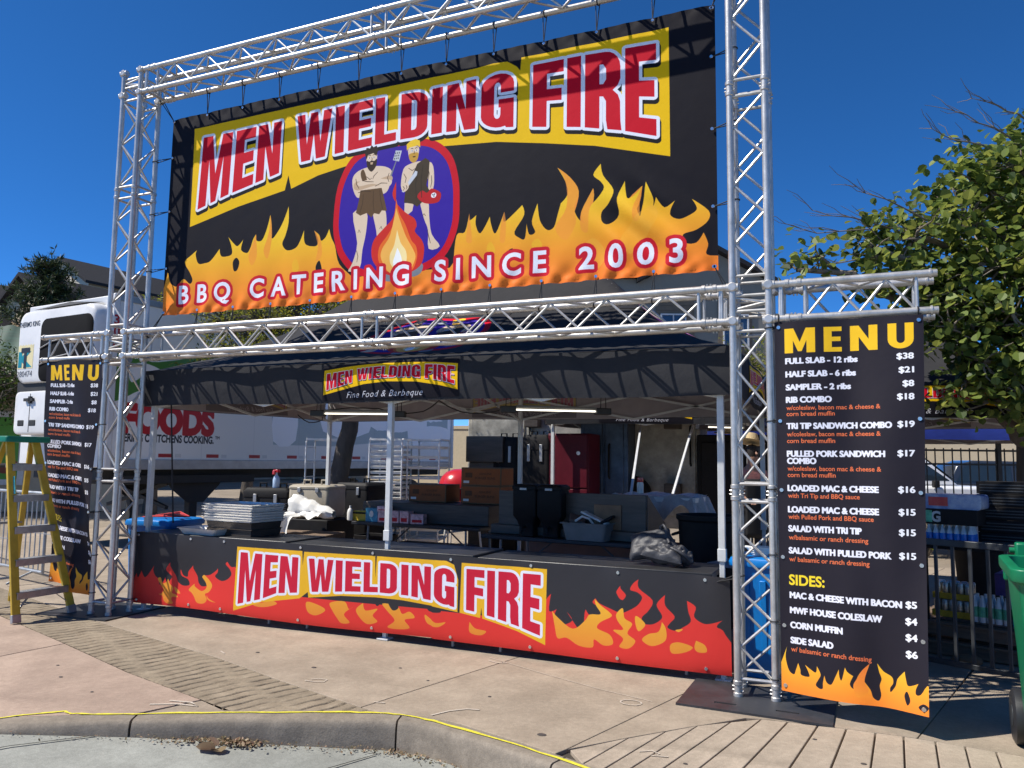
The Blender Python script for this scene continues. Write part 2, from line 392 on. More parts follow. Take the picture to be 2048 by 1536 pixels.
def emblem(C, fn, oval_=True, men=True):
    P = lambda c, p, n=4: C.poly(c, smooth(p, n) if n else p, fn=fn)
    oval = [(1005,240),(1085,246),(1165,268),(1222,322),(1248,400),(1254,480),(1249,563),(1214,640),(1150,686),(1070,700),(974,702),(864,680),(803,622),(778,560),(770,490),(784,371),(835,280),(915,248)]
    ctr = (1011, 472)
    if oval_: P(RED, oval); P((52,28,150), [(ctr[0]+(x-ctr[0])*.905, ctr[1]+(y-ctr[1])*.90) for x, y in oval])
    if not men: return
    skin, skin2, hide, hide2 = (224,200,172), (196,166,134), (96,72,48), (66,54,40)
    # dark haired man, arms crossed
    P(skin, [(850,470),(870,575),(852,640),(836,668),(882,662),(892,600),(905,540),(905,470)], 3)
    P(skin, [(930,468),(975,468),(985,530),(975,600),(955,600),(945,540)], 3)
    P(skin, [(905,318),(935,318),(975,326),(1000,345),(996,380),(985,410),(960,420),(885,420),(862,415),(846,380),(846,345),(868,326)], 3)
    P(hide, [(878,395),(962,397),(972,430),(985,478),(965,474),(955,486),(935,480),(925,494),(905,476),(880,482),(862,470),(872,430)], 0)
    P(hide, [(878,330),(890,326),(905,370),(893,376),(880,352)], 3)
    P(skin2, [(862,362),(920,372),(990,358),(1004,372),(985,388),(930,386),(868,394),(850,380)], 3)
    P(skin, [(868,366),(930,362),(990,372),(1002,382),(985,396),(925,378),(875,380)], 3)
    P(skin, [(900,272),(938,272),(938,308),(920,318),(902,308)], 3)
    P((52,38,32), [(900,296),(910,300),(920,297),(930,300),(940,294),(938,318),(920,336),(903,318)], 3)
    P(skin2, [(914,303),(926,303),(924,311),(916,311)], 0)
    P((46,34,30), [(892,268),(898,250),(912,254),(918,244),(926,252),(938,248),(944,266),(938,284),(926,272),(905,276),(898,292)], 0)
    for x in (911, 928): P((240,240,240), [(x-4,285),(x+4,285),(x+4,289),(x-4,289)], 0); P((30,30,30), [(x-1,285),(x+2,285),(x+2,289),(x-1,289)], 0)
    P((190,194,200), [(1013,276),(1037,280),(1027,316),(1003,308)], 0)
    for i in range(3):
        for j in range(3): P((60,60,66), [(1012+i*7-j*2,283+j*9),(1015+i*7-j*2,284+j*9),(1014+i*7-j*2,289+j*9),(1011+i*7-j*2,288+j*9)], 0)
    P((120,124,130), [(1014,312),(1018,312),(1000,362),(994,360)], 0)
    # fair haired man
    P(skin, [(1052,460),(1088,462),(1082,490),(1066,500),(1052,490)], 0)
    P(skin, [(1110,458),(1140,464),(1146,520),(1156,575),(1186,617),(1146,622),(1142,560),(1126,520)], 3)
    P(skin, [(1044,345),(1070,330),(1110,326),(1150,338),(1160,380),(1158,424),(1140,432),(1132,380),(1060,400),(1048,420),(1036,400)], 3)
    P(hide2, [(1096,334),(1126,318),(1142,330),(1140,372),(1132,410),(1146,432),(1122,462),(1100,478),(1082,466),(1050,458),(1054,412),(1076,376)], 0)
    P((200,204,212), [(1040,420),(1090,356),(1098,360),(1096,372),(1048,424)], 0)
    P(skin, [(1040,394),(1062,392),(1066,410),(1052,422),(1040,414)], 3)
    P(skin, [(1062,276),(1100,276),(1098,310),(1084,322),(1066,310)], 3)
    P((196,150,60), [(1064,298),(1084,294),(1100,298),(1096,320),(1082,328),(1068,318)], 3)
    P((238,196,50), [(1056,284),(1054,262),(1068,252),(1088,248),(1104,256),(1106,280),(1096,272),(1066,274)], 0)
    P((60,40,30), [(1078,306),(1090,306),(1088,310),(1080,310)], 0)
    for x in (1075, 1091): P((240,240,240), [(x-4,285),(x+4,285),(x+4,289),(x-4,289)], 0); P((40,60,110), [(x-1,285),(x+2,285),(x+2,289),(x-1,289)], 0)
    P((186,30,36), [(1099,444),(1116,426),(1135,436),(1150,424),(1172,432),(1187,446),(1180,470),(1150,474),(1120,466)], 3)
    P((240,240,240), _arc(1160,447,10,9,0,330,10), 0)
    for dx, dy in ((-3,-2),(3,-3),(1,3)): P((30,30,36), _arc(1160+dx,447+dy,2.4,2.4,0,300,6), 0)
    def ln(pts, wd=2.2, c=(60,44,34)):
        q = smooth([(x, y) for x, y in pts] , 1) if False else pts; L_ = []; R_ = []
        for i, (x, y) in enumerate(q):
            ax, ay = q[max(0, i-1)]; bx, by = q[min(len(q)-1, i+1)]; d = math.hypot(bx-ax, by-ay) or 1; nx, ny = -(by-ay)/d, (bx-ax)/d; k = wd*(.35+.65*math.sin(math.pi*(i+.5)/len(q)))/2
            L_.append((x+nx*k, y+ny*k)); R_.append((x-nx*k, y-ny*k))
        C.poly(c, L_+R_[::-1], fn=fn)
    for q in ([(858,352),(862,372),(872,388)],[(884,362),(905,368),(930,372)],[(900,350),(915,362),(922,358)],[(945,340),(930,352),(926,362)],[(868,402),(890,398),(920,404)],[(990,350),(984,366),(990,380)],[(936,388),(960,380),(984,384)],[(872,540),(876,530),(882,540)],[(958,536),(964,528),(968,538)],[(868,600),(874,620),(870,640)],[(906,279),(912,277),(917,280)],[(923,280),(928,277),(934,279)],[(920,286),(922,294),(918,296)],
              [(1046,360),(1056,376),(1052,392)],[(1064,344),(1078,354),(1090,348)],[(1136,350),(1142,372),(1138,396)],[(1150,380),(1152,402),(1148,420)],[(1120,512),(1126,504),(1132,512)],[(1140,560),(1146,584),(1152,604)],[(1070,280),(1076,278),(1080,281)],[(1086,281),(1091,278),(1096,280)],[(1083,288),(1085,296),(1081,298)],[(1056,400),(1060,408),(1056,414)],[(1044,402),(1050,410),(1046,418)]): ln(q)
    for q in ([(890,410),(888,440),(878,474)],[(930,402),(930,440),(934,474)],[(955,404),(960,440),(968,470)]): ln(q, 3, (74,54,36))
    for q in ([(1100,360),(1092,400),(1096,450)],[(1118,340),(1112,390),(1116,450)]): ln(q, 3, (48,40,30))
    # camp fire and stones
    P((126,132,140), [(975,690),(1000,684),(1030,700),(1020,716),(980,712)], 3); P((126,132,140), [(1080,684),(1112,664),(1128,676),(1118,700),(1086,708)], 3)
    P((204,44,36), [(1018,384,1),(1005,420),(1016,450),(1054,490),(1090,515),(1100,540),(1094,560),(1120,590),(1130,625),(1116,676),(1050,700),(985,690),(940,650),(928,610),(938,570),(976,535),(1008,505),(1018,460)], 4)
    P((230,110,40), [(1020,440,1),(1032,490),(1056,530),(1080,585),(1100,610),(1104,650),(1080,690),(1000,686),(960,650),(958,600),(990,560),(1012,520)], 4)
    P((244,180,84), [(1020,472,1),(1038,520),(1062,575),(1090,620),(1098,650),(1070,692),(1005,690),(968,640),(970,605),(1000,560)], 4)
    P((250,226,160), [(1026,546,1),(1040,590),(1062,622),(1062,660),(1030,680),(1004,660),(1000,628),(1016,596)], 4)
    P((248,248,248), [(1028,606,1),(1044,640),(1044,672),(1022,678),(1012,655),(1020,630)], 4)
def grad(C, y0, c0, y1, c1):
    t = np.clip((np.arange(C.h)-y0)/(y1-y0), 0, 1)[:, None, None]
    return np.broadcast_to(np.array(c0)/255.*(1-t)+np.array(c1)/255.*t, (C.h, C.w, 3)).astype(np.float32)
def wordmark(C, fn, r_out, sh, edge=None):
    C.poly(YELL, YEL, sub=4, fn=fn)
    letters(C, MAIN, MTOP, MBOT, fn, RED, r_out, sh=sh)
def tips(p, idx): return [(x, y, 1) if i in idx else (x, y) for i, (x, y) in enumerate(p)]
def main_print():
    C = Canvas(2048, 768, BLK); idf = lambda x, y: (x, y)
    FR = [(1230,770),(1236,675),(1246,588),(1275,580),(1289,521,1),(1290,545),(1314,530,1),(1312,560),(1329,590),(1360,540,1),(1366,570),(1381,595),(1409,530,1),(1405,552),(1415,560),(1468,516,1),(1475,548),(1444,598),(1460,618),(1478,622),(1483,575,1),(1492,610),(1511,605),(1500,570),(1518,516,1),(1526,570),(1549,602),(1571,596),(1582,560),(1592,525,1),(1613,500),(1606,460),(1580,413,1),(1620,448),(1648,495),(1634,540),(1645,575),(1667,594),(1656,560),(1692,491,1),(1694,520),(1680,545),(1723,500),(1716,475),(1692,450),(1715,419,1),(1722,455),(1754,504),(1740,540),(1718,565),(1720,595),(1740,605),(1769,577),(1765,530),(1787,480,1),(1790,515),(1800,535),(1839,502,1),(1824,560),(1834,594),(1838,560),(1849,491,1),(1869,540),(1869,563),(1878,540,1),(1902,573),(1933,557,1),(1917,594),(1945,612),(1980,600),(1992,585),(1978,557,1),(2024,596),(2022,625),(1990,648),(1954,657),(1960,682),(1990,684),(2010,657,1),(2022,690),(2018,720),(2060,730),(2060,770)]
    FL = [(-10,700,1),(17,600,1),(30,640),(45,653),(69,660),(98,634),(130,655),(141,640),(127,612),(99,570),(130,545),(157,528,1),(150,545),(165,580),(195,582),(225,575),(265,534,1),(270,556),(285,566),(323,560),(318,525),(303,493,1),(330,520),(350,532),(375,510,1),(366,547),(394,562),(409,545),(420,515),(433,497,1),(436,520),(461,522),(482,480),(495,433,1),(502,470),(505,520),(530,500),(556,460),(576,412,1),(578,470),(566,515),(553,545),(575,570),(613,565),(632,540),(647,505,1),(648,540),(660,560),(700,567),(708,545),(690,512,1),(712,530),(721,551),(740,540),(754,513,1),(764,545),(780,575),(800,640),(860,700),(860,770),(-10,770)]
    g = grad(C, 520, (242,196,44), 770, (236,118,44)); go = grad(C, 400, (236,140,60), 770, (240,160,50))
    for p in ([(1600,620),(1613,500),(1606,460),(1580,413,1),(1620,448),(1648,495),(1634,560)], [(1660,600),(1656,560),(1692,491,1),(1694,520),(1680,600)], [(1800,600),(1800,535),(1839,502,1),(1824,570)], [(460,560),(482,490),(495,433,1),(502,490),(500,560)], [(395,580),(409,545),(433,497,1),(436,540),(440,580)]):
        C.fill(raster(poly_edges(smooth(p)), C.w, C.h), go)
    for F in (FR, FL):
        C.fill(raster(poly_edges(smooth(F)), C.w, C.h), g)
    C.fill(raster(poly_edges([(800,690),(1240,690),(1240,770),(800,770)]), C.w, C.h), g)
    for p in ([(1575,600),(1610,540),(1606,460),(1580,413,1),(1620,448),(1648,495),(1634,540),(1640,590),(1610,640)], [(1655,610),(1656,560),(1692,491,1),(1694,520),(1680,560),(1676,620)], [(1812,600),(1815,550),(1839,502,1),(1830,545),(1832,600)], [(470,560),(490,500),(495,433,1),(502,470),(505,520),(490,590)], [(402,580),(412,545),(433,497,1),(436,525),(440,580),(420,610)], [(1395,620),(1400,560),(1409,530,1),(1415,570),(1412,625)], [(700,620),(708,570),(690,512,1),(716,540),(726,600)], [(1280,610),(1284,560),(1289,521,1),(1296,570),(1300,615)]):
        C.fill(raster(poly_edges(smooth(p)), C.w, C.h)*.75, go)
    for p in ([(330,590),(345,575),(360,592),(352,620),(336,622)], [(1500,640),(1520,626),(1534,650),(1512,668)], [(1350,640),(1364,620),(1380,650),(1362,672)], [(1420,660),(1440,650),(1444,680),(1424,690)], [(600,620),(618,604),(630,640),(610,660)], [(700,640),(716,620),(728,660),(708,668)]):
        C.fill(raster(poly_edges(smooth(p)), C.w, C.h), BLK if p[0][0] in (330, 1420, 700) else (238,176,44))
    for p in ([(1780,640),(1860,560),(1880,600),(1830,680),(1800,700)], [(1650,690),(1690,640),(1730,690),(1700,740)]):
        C.fill(raster(poly_edges(smooth(p)), C.w, C.h)*.5, (240,176,60))
    C.poly(YELL, YEL, sub=4)
    emblem(C, idf, True, False)
    letters(C, MAIN, MTOP, MBOT, idf, RED, 10, sh=(4, 13), shear=([150,600,700,2000],[14,4,0,0]))
    emblem(C, idf, False)
    tot = np.zeros((768, 2048), np.float32)
    for t, x, y, f in (('BBQ', 80, 726, 244), ('CATERING', 416, 727, 660), ('SINCE', 1168, 728, 380), ('2003', 1650, 732, 304)):
        tot = np.maximum(tot, C.tmask(t, x, y, 64, fit=f, bold=.028, slope=.006))
    C.fill(dilate(tot, 11), (200,24,44)); C.fill(tot, WHT)
    return C.a
def counter_print():
    C = Canvas(2400, 288, (50,49,52)); red = (224,58,50); yel = (236,172,50)
    L = [(20,300),(30,200),(44,167,1),(52,185),(70,156,1),(85,180),(98,178),(120,155),(140,130,1),(134,150),(145,172),(165,185),(170,206),(185,200),(200,175,1),(205,190),(215,196),(238,171,1),(222,160),(203,143),(227,113,1),(228,131),(258,167),(270,190),(300,202),(332,196),(322,175),(290,165),(281,150),(284,138,1),(296,160),(320,165),(324,145),(340,128),(351,117,1),(352,130),(374,158),(381,182),(400,196),(430,190),(434,172),(410,152,1),(440,148),(470,130),(480,119,1),(480,135),(468,152),(500,166),(530,158),(549,138),(540,118),(518,100),(526,90,1),(545,108),(580,125),(600,300)]
    Rr = [(1800,300),(1815,150),(1846,97,1),(1840,152),(1866,144,1),(1858,170),(1880,192),(1918,175),(1900,150),(1945,205),(1955,190),(1958,150),(1962,135,1),(1975,152),(2010,158),(2030,150),(2010,128),(1984,112),(1994,98,1),(2005,112),(2040,125),(2071,135),(2090,130),(2124,109),(2140,83),(2125,68),(2103,62),(2112,42),(2129,28,1),(2130,55),(2172,88),(2160,120),(2140,142),(2145,160),(2171,160),(2195,145),(2200,130),(2184,99),(2210,68,1),(2210,100),(2238,130),(2225,150),(2217,165),(2240,172),(2262,160),(2285,140),(2278,112),(2274,80,1),(2300,96),(2295,125),(2320,142),(2345,140),(2378,127,1),(2360,148),(2385,170),(2410,300)]
    C.poly(red, smooth(L)); C.poly(red, smooth(Rr)); C.poly(red, [(560,190),(1900,190),(1900,300),(560,300)])
    C.poly(red, smooth([(2062,80),(2060,70),(2072,52,1),(2074,62),(2090,80),(2080,96,1),(2070,92)]))
    Y = [[(160,185),(175,178),(186,200),(205,195),(215,180,1),(225,200),(245,215),(240,235),(262,240),(275,250),(245,250),(240,262),(250,275),(225,280),(200,270),(190,250),(170,245),(185,240),(195,225),(182,212)],[(330,215),(360,190),(362,200),(400,215),(425,200),(420,180),(400,160),(410,150,1),(440,170),(455,190),(440,215),(420,225),(432,245),(415,262),(380,262),(362,240),(345,225)],[(250,210),(275,222),(285,235),(262,232)],[(430,225,1),(440,240),(480,252,1),(450,250),(432,240)],
         [(640,215),(690,230),(740,215),(770,225),(730,240),(690,245),(660,240)],[(900,205),(960,215),(980,230),(940,250),(905,240)],[(1000,200),(1060,190),(1080,215),(1100,205),(1060,235),(1085,262),(1050,268),(1030,250),(1010,225)],[(1110,215),(1140,190,1),(1150,215),(1200,205),(1180,230),(1200,250),(1160,262),(1130,245)],[(1220,185),(1280,190),(1300,215),(1330,205),(1350,225),(1310,235),(1330,262),(1280,270),(1240,265),(1270,240),(1240,210)],[(1390,210),(1430,232),(1470,226),(1440,246),(1400,240)],[(1560,215,1),(1580,235),(1620,240),(1600,256),(1560,250)],
         [(1850,150,1),(1870,170),(1920,200),(1960,170),(1975,150),(2010,145),(1995,120),(1990,100,1),(2010,118),(2040,138),(2044,150),(2010,170),(2000,190),(2040,205),(2050,232),(2020,240),(1990,225),(1985,250),(1940,250),(1900,230),(1870,235),(1860,200)],[(2060,140),(2080,120),(2086,150),(2110,165),(2095,195),(2120,215),(2100,240),(2070,238),(2082,212),(2050,190),(2082,185),(2064,160)],[(2120,140),(2140,150),(2150,165),(2130,185),(2120,165)],[(2200,150,1),(2212,170),(2210,205),(2170,225),(2140,210),(2160,190),(2190,180)],[(2240,170),(2262,165),(2250,175)],[(2225,215),(2250,205),(2290,215),(2270,232),(2230,240)],[(2300,195,1),(2325,205),(2330,225),(2305,228),(2295,215)]]
    gy = grad(C, 110, (238,180,52), 280, (230,134,52))
    for p in Y: C.fill(raster(poly_edges(smooth(p)), C.w, C.h), gy)
    for p in ([(1180,165),(1200,160),(1210,185),(1195,195)], [(1240,170),(1270,165),(1285,195),(1260,205)], [(1400,185),(1440,182),(1450,195),(1410,198)], [(1090,160),(1110,155),(1115,175),(1100,182)]): C.poly((50,49,52), smooth(p))
    SP = [('M',588,692),('E',705,764),('N',774,856),('W',902,1010),('I',1020,1050),('E',1062,1128),('L',1140,1200),('D',1208,1278),('I',1295,1324),('N',1336,1412),('G',1424,1502),('F',1546,1612),('I',1622,1650),('R',1662,1737),('E',1748,1810)]
    top = ([588,900,1300,1500,1546,1810],[48,50,44,44,40,40]); bot = ([588,694,764,860,922,1081,1200,1320,1410,1500,1574,1645,1733,1808],[245,216,187,176,168,154,148,150,159,172,180,192,212,234])
    C.poly((236,182,40), [(570,28),(872,25),(876,78),(880,27),(1186,22),(1189,98),(1193,22),(1470,19),(1500,30),(1516,80),(1514,186),(1522,190),(1528,21),(1831,20),(1828,262),(1730,228),(1679,216),(1606,200),(1602,165),(1598,199),(1515,188),(1420,178),(1300,168),(1190,166),(1045,172),(906,190),(903,170),(868,196),(700,226),(568,273)])
    letters(C, SP, top, bot, lambda x, y: (x, y), (204,30,56), 9)
    return C.a
MENU = [('FULL SLAB - 12 ribs',218,320,'$38'),('HALF SLAB - 6 ribs',285,312,'$21'),('SAMPLER - 2 ribs',351,290,'$8'),('RIB COMBO',414,206,'$18'),('TRI TIP SANDWICH COMBO',545,460,'$19'),('PULLED PORK SANDWICH',682,430,'$17'),('COMBO',717,134,None),('LOADED MAC & CHEESE',850,402,'$16'),('LOADED MAC & CHEESE',953,402,'$15'),('SALAD WITH TRI TIP',1045,328,'$15'),('SALAD WITH PULLED PORK',1150,452,'$15'),('MAC & CHEESE WITH BACON',1362,492,'$5'),('MWF HOUSE COLESLAW',1433,410,'$4'),('CORN MUFFIN',1502,240,'$4'),('SIDE SALAD',1573,198,'$6')]
SUBS = [('w/coleslaw, bacon mac & cheese &',450,412),('corn bread muffin',480,217),('w/coleslaw, bacon mac & cheese &',581,412),('corn bread muffin',614,217),('w/coleslaw, bacon mac & cheese &',750,412),('corn bread muffin',781,217),('with Tri Tip and BBQ sauce',882,320),('with Pulled Pork and BBQ sauce',984,378),('w/balsamic or ranch dressing',1083,354),('w/ balsamic or ranch dressing',1187,358),('w/ balsamic or ranch dressing',1610,362)]
def menu_print():
    C = Canvas(640, 1800, (34,30,38))
    for ch, a, b in (('M',46,184),('E',222,300),('N',336,452),('U',494,600)):
        if ch == 'U':
            p = [(0,1),(0,.36)]+_arc(.5,.36,.5,.36,180,360,12)+[(1,1),(.66,1),(.66,.36)]+_arc(.5,.36,.16,.15,0,-180,8)+[(.34,1)]
        elif ch == 'E': p = GL['E'][0]
        elif ch == 'M': p = [(0,0),(0,1),(.3,1),(.5,.44),(.7,1),(1,1),(1,0),(.72,0),(.72,.5),(.56,.06),(.44,.06),(.28,.5),(.28,0)]
        else: p = [(0,0),(0,1),(.32,1),(.68,.45),(.68,1),(1,1),(1,0),(.68,0),(.32,.55),(.32,0)]
        C.poly((240,190,34), [(a+(b-a)*x, 163-126*y) for x, y in p])
    for t, y, f, pr in MENU:
        C.fill(dilate(C.tmask(t, 49, y-1, 27.5, fit=f-3, bold=.018), 1.6), (228,228,238))
        if pr: C.fill(dilate(C.tmask(pr, 598, y-4, 28, bold=.004, align='r', squash=1.12), 1.5), (236,236,240))
    for t, y, f in SUBS: C.text(t, 49, y, 21, (228,112,66), fit=f, bold=.020)
    C.text('SIDES:', 46, 1298, 46, (240,210,46), fit=164, bold=.03)
    F = [(-10,1810),(-10,1700),(6,1655),(31,1589,1),(22,1640),(37,1700),(61,1715),(70,1695),(82,1660,1),(92,1690),(96,1712),(133,1714),(128,1690),(114,1663,1),(140,1680),(164,1690),(169,1661,1),(186,1695),(175,1720),(163,1745),(178,1758),(194,1756),(196,1730),(203,1696,1),(212,1725),(233,1732),(250,1700),(268,1659,1),(270,1690),(280,1705),(295,1646,1),(305,1665),(331,1680,1),(316,1716),(330,1735),(349,1725),(346,1690),(370,1650),(402,1619,1),(388,1660),(375,1690),(404,1731),(416,1764),(439,1775),(450,1750),(444,1710),(452,1680),(442,1650),(434,1613,1),(460,1645),(495,1664),(500,1690),(488,1712),(490,1730),(510,1700),(518,1668),(547,1631,1),(552,1665),(562,1690),(601,1672,1),(590,1700),(592,1720),(610,1715),(642,1675),(660,1810)]
    C.fill(raster(poly_edges(smooth(F)), C.w, C.h), grad(C, 1600, (244,194,46), 1790, (240,134,46)))
    C.fill(raster(poly_edges(smooth([(330,1725),(346,1690),(370,1650),(402,1619,1),(388,1660),(380,1700),(396,1740),(350,1770)])), C.w, C.h), grad(C, 1610, (232,120,56), 1790, (240,150,46)))
    for p in ([(116,1690),(122,1682),(128,1700),(122,1712)], [(545,1735),(556,1715),(568,1750),(556,1772)], [(600,1770),(620,1752),(640,1764),(622,1785)]): C.poly((34,30,38), smooth(p))
    return C.a
def valance_print(w_=640, h=142):
    """wordmark on a yellow plate above the script line"""
    C = Canvas(w_, h, BLK)
    sx, sy = w_/1830, 112/396.
    fn = lambda x, y: ((x-100)*sx, (y-34)*sy+18*((x-1016)/916)**2*np.where(y < 200, 1, .2)+1)
    C.poly(YELL, [(113,40),(1917,40),(1919,430),(1697,372),(1377,312),(1016,296),(700,318),(344,385),(114,436)], sub=6, fn=fn)
    letters(C, MAIN, MTOP, MBOT, fn, RED, 2.2, sh=(2, 3))
    C.text('Fine Food & Barbeque', w_*.19, h*.93, 24, (214,214,220), fit=w_*.56, bold=-.002, shear=.35)
    return C.a
# ================================================================ SETTING: ground, kerb, road
def concrete(name, a, b, scale=3., bump=.12):
    m = M(name, a, .85, var=.10, scale=scale, bump=bump, bscale=90, col2=b, dirt=.20, detail=9, spec=.2, speck=.13)
    return m
m_tan = concrete('tan_concrete', (.335,.272,.205), (.39,.32,.245))
m_pink = concrete('pink_concrete', (.37,.275,.215), (.43,.325,.255))
m_stamp = concrete('stamped_concrete', (.26,.21,.15), (.33,.27,.195), 9, .2)
m_plank = concrete('plank_concrete', (.37,.305,.235), (.43,.355,.275), 5)
m_kerb = concrete('kerb_concrete', (.23,.195,.155), (.33,.28,.22), 7, .12)
m_road = concrete('gutter_concrete', (.27,.275,.245), (.34,.345,.31), 2.5, .1)
m_gap = M('joint_dirt', (.05,.04,.03), .95, bump=.4)
m_far = concrete('plaza_concrete', (.27,.22,.165), (.33,.275,.21), .8)
mb = MB(); mb.box(-90, 90, -1.0, 150, -.06, -.035)
# the base sheet under the slabs, cut along the kerb further forward
tag(mb.build('plaza', m_far), kind='structure')
mb = MB(); mb.add([(-90,-1,-.034),(-90,-40,-.034),(-4.9,-3.1,-.034),(-3.2,-1.95,-.034),(-1.8,-1.25,-.034),(-.74,-1.5,-.034),(0,-1.75,-.034),(8,-4.6,-.034),(90,-36,-.034),(90,-1,-.034)], [tuple(range(9,-1,-1))])
tag(mb.build('ground', m_gap, sm=0), kind='structure')
KE = [(-14,-9.0),(-9,-5.6),(-5.6,-3.55),(-4.6,-2.9),(-3.82,-2.41),(-3.18,-2.035),(-2.73,-1.79),(-2.30,-1.59),(-2.05,-1.484),(-1.9,-1.41),(-1.74,-1.365),(-1.6,-1.365),(-1.425,-1.40),(-1.064,-1.505),(-.737,-1.605),(0,-1.86),(1,-2.25),(3,-3.05),(8,-4.9),(14,-7.2)]
def kerb_h(x): return float(np.interp(x, [-5,-4.1,-3.2,-2.4,-1.7,3], [.03,.045,.10,.155,.185,.19]))
def kpt(t):  # t = X
    return float(np.interp(t, [p[0] for p in KE], [p[1] for p in KE]))
def knorm(x):
    e = .05; d = Vector((2*e, kpt(x+e)-kpt(x-e), 0)).normalized(); return Vector((-d.y, d.x, 0))
kw = .13
cuts = [-14,-9,-6.2,-3.205,-1.795,-.735,.9,2.6,5,14]
for a, b in zip(cuts[:-1], cuts[1:]):
    mb = MB(); secs = []; n = max(6, int((b-a)*14))
    for i in range(n+1):
        x = a+.006+(b-a-.012)*i/n; p = Vector((x, kpt(x), 0)); nv = knorm(x); h = kerb_h(x)
        jx = .0022*math.sin(x*61)+.0025*math.sin(x*23.7)
        prof = [(-.02,-h-.05),(-.012,-h),(-.006+jx,-.06 if h > .08 else -h*.6),(.002+jx,-.034),(.012+jx,-.018),(.03,-.0125),(kw,-.012),(kw,-.06)]
        secs.append([p+nv*q+Vector((0,0,z)) for q, z in prof])
    mb.loft(secs)
    tag(mb.build('kerb', m_kerb, sm=50), kind='structure')
# slabs
def kin(x, off=kw+.006):
    p = Vector((x, kpt(x), 0))+knorm(x)*off; return (p.x, p.y)
def krange(a, b, n=12): return [kin(a+(b-a)*i/n) for i in range(n+1)]
def slab(poly, mat, gap=.006, z=-.012, name='sidewalk', bevel=.004):
    c = Vector((sum(p[0] for p in poly)/len(poly), sum(p[1] for p in poly)/len(poly)))
    pts = []; N = len(poly)
    ar = sum(poly[i][0]*poly[(i+1) % N][1]-poly[(i+1) % N][0]*poly[i][1] for i in range(N))
    P = poly if ar > 0 else poly[::-1]
    for i in range(N):
        a, b, d = Vector(P[i-1]), Vector(P[i]), Vector(P[(i+1) % N])
        e1 = (b-a).normalized(); e2 = (d-b).normalized()
        n1 = Vector((-e1.y, e1.x)); n2 = Vector((-e2.y, e2.x)); q = (n1+n2); k = max(.35, q.length_squared/2)
        pts.append(b+q*(gap/2/k))
    m = MB(); n = len(pts)
    m.add([(p.x, p.y, z) for p in pts]+[(p.x, p.y, -.05) for p in pts], [tuple(range(n))]+[(i, n+i, n+(i+1) % n, (i+1) % n) for i in range(n)])
    return tag(m.build(name, mat, sm=0, bevel=bevel), kind='structure')
Lb = [(-12,1.28),(-9,.30),(-6.706,-.454),(-5.244,-.919),(-4.089,-1.308),(-3.14,-1.562)]
Rb = [(-12,1.86),(-9,.80),(-5.717,-.217),(-3.826,-.717),(-2.973,-1.004),(-2.137,-1.252),(-1.92,-1.30)]
slab([(-5.272,-.912),(-4.089,-1.308),(-3.14,-1.562),kin(-3.22)]+krange(-3.3,-5.3,6)+[(-5.42,-2.2)], m_pink)
slab([(-6.706,-.456),(-5.28,-.908),(-5.43,-2.2)]+krange(-5.34,-9,6)+[(-12,-5),(-12,1.26),(-9,.29)], m_pink)
slab([(-3.13,-1.568),(-2.86,-1.66),kin(-2.75)]+krange(-2.85,-3.19,4), m_tan)
slab([(-14,8.2),(-14,2.5),(-12,1.87),(-9,.81),(-5.717,-.213),(-3.826,-.712),(-2.973,-1.0),(-2.137,-1.248),(-1.731,.357),(-.9,3.65),(-.2,8.2)], m_tan)
slab([(-2.137,-1.248),(-1.92,-1.3)]+krange(-1.88,-.80,10)+[(-.727,-1.366),(-.351,-.063),(.9,4.3),(2.0,8.2),(-.2,8.2),(-.9,3.65),(-1.731,.357)], m_tan, bevel=.005)
pbl = [(-.69,-1.335),(-.47,-1.05),(-.30,-.85),(-.185,-.714),(-.05,-.57),(.098,-.40),(.25,-.365),(.656,-.34),(1.04,-.335)]
slab([(-.725,-1.366)]+pbl[1:]+[(1.27,.521),(1.9,2.9),(2.4,4.6),(3.4,8.2),(2.0,8.2),(.9,4.3),(-.351,-.063)], m_tan)
slab([(1.04,-.335),(1.43,-.386),(3,-.58),(6,-1.0),(14,-2.2),(14,8.2),(3.4,8.2),(2.4,4.6),(1.27,.521)], m_tan)
slab([(-60,30),(-60,-30),(-14,-8.6),(-14,8.2),(14,8.2),(14,-6.6),(60,-28),(60,30)], m_far, name='plaza')
tops = [(-.47,-1.05),(-.30,-.85),(-.15,-.67),(.02,-.518),(.185,-.378),(.338,-.363),(.507,-.357),(.665,-.34),(.821,-.34),(.968,-.337),(1.129,-.347),(1.274,-.364),(1.42,-.385)]
tops += [(1.42+.15*i, -.385-.0185*i) for i in range(1, 30)]
def plank_foot(i):
    x, y = tops[i]; a = R(13.5) if i < 4 else R(max(2.5, 12.5-(i-4)*2.2))
    lo, hi = 0., 8.
    for _ in range(40):
        t = (lo+hi)/2; X = x-math.sin(a)*t; Y = y-math.cos(a)*t; p = kin(X)
        if Y > p[1]: lo = t
        else: hi = t
    return (x-math.sin(a)*lo, y-math.cos(a)*lo)
slab([(-.71,-1.37),tops[0],plank_foot(0)], m_plank)
for i in range(len(tops)-1):
    a, b = plank_foot(i), plank_foot(i+1)
    slab([tops[i], a, b, tops[i+1]], m_plank, gap=.009, bevel=.005)
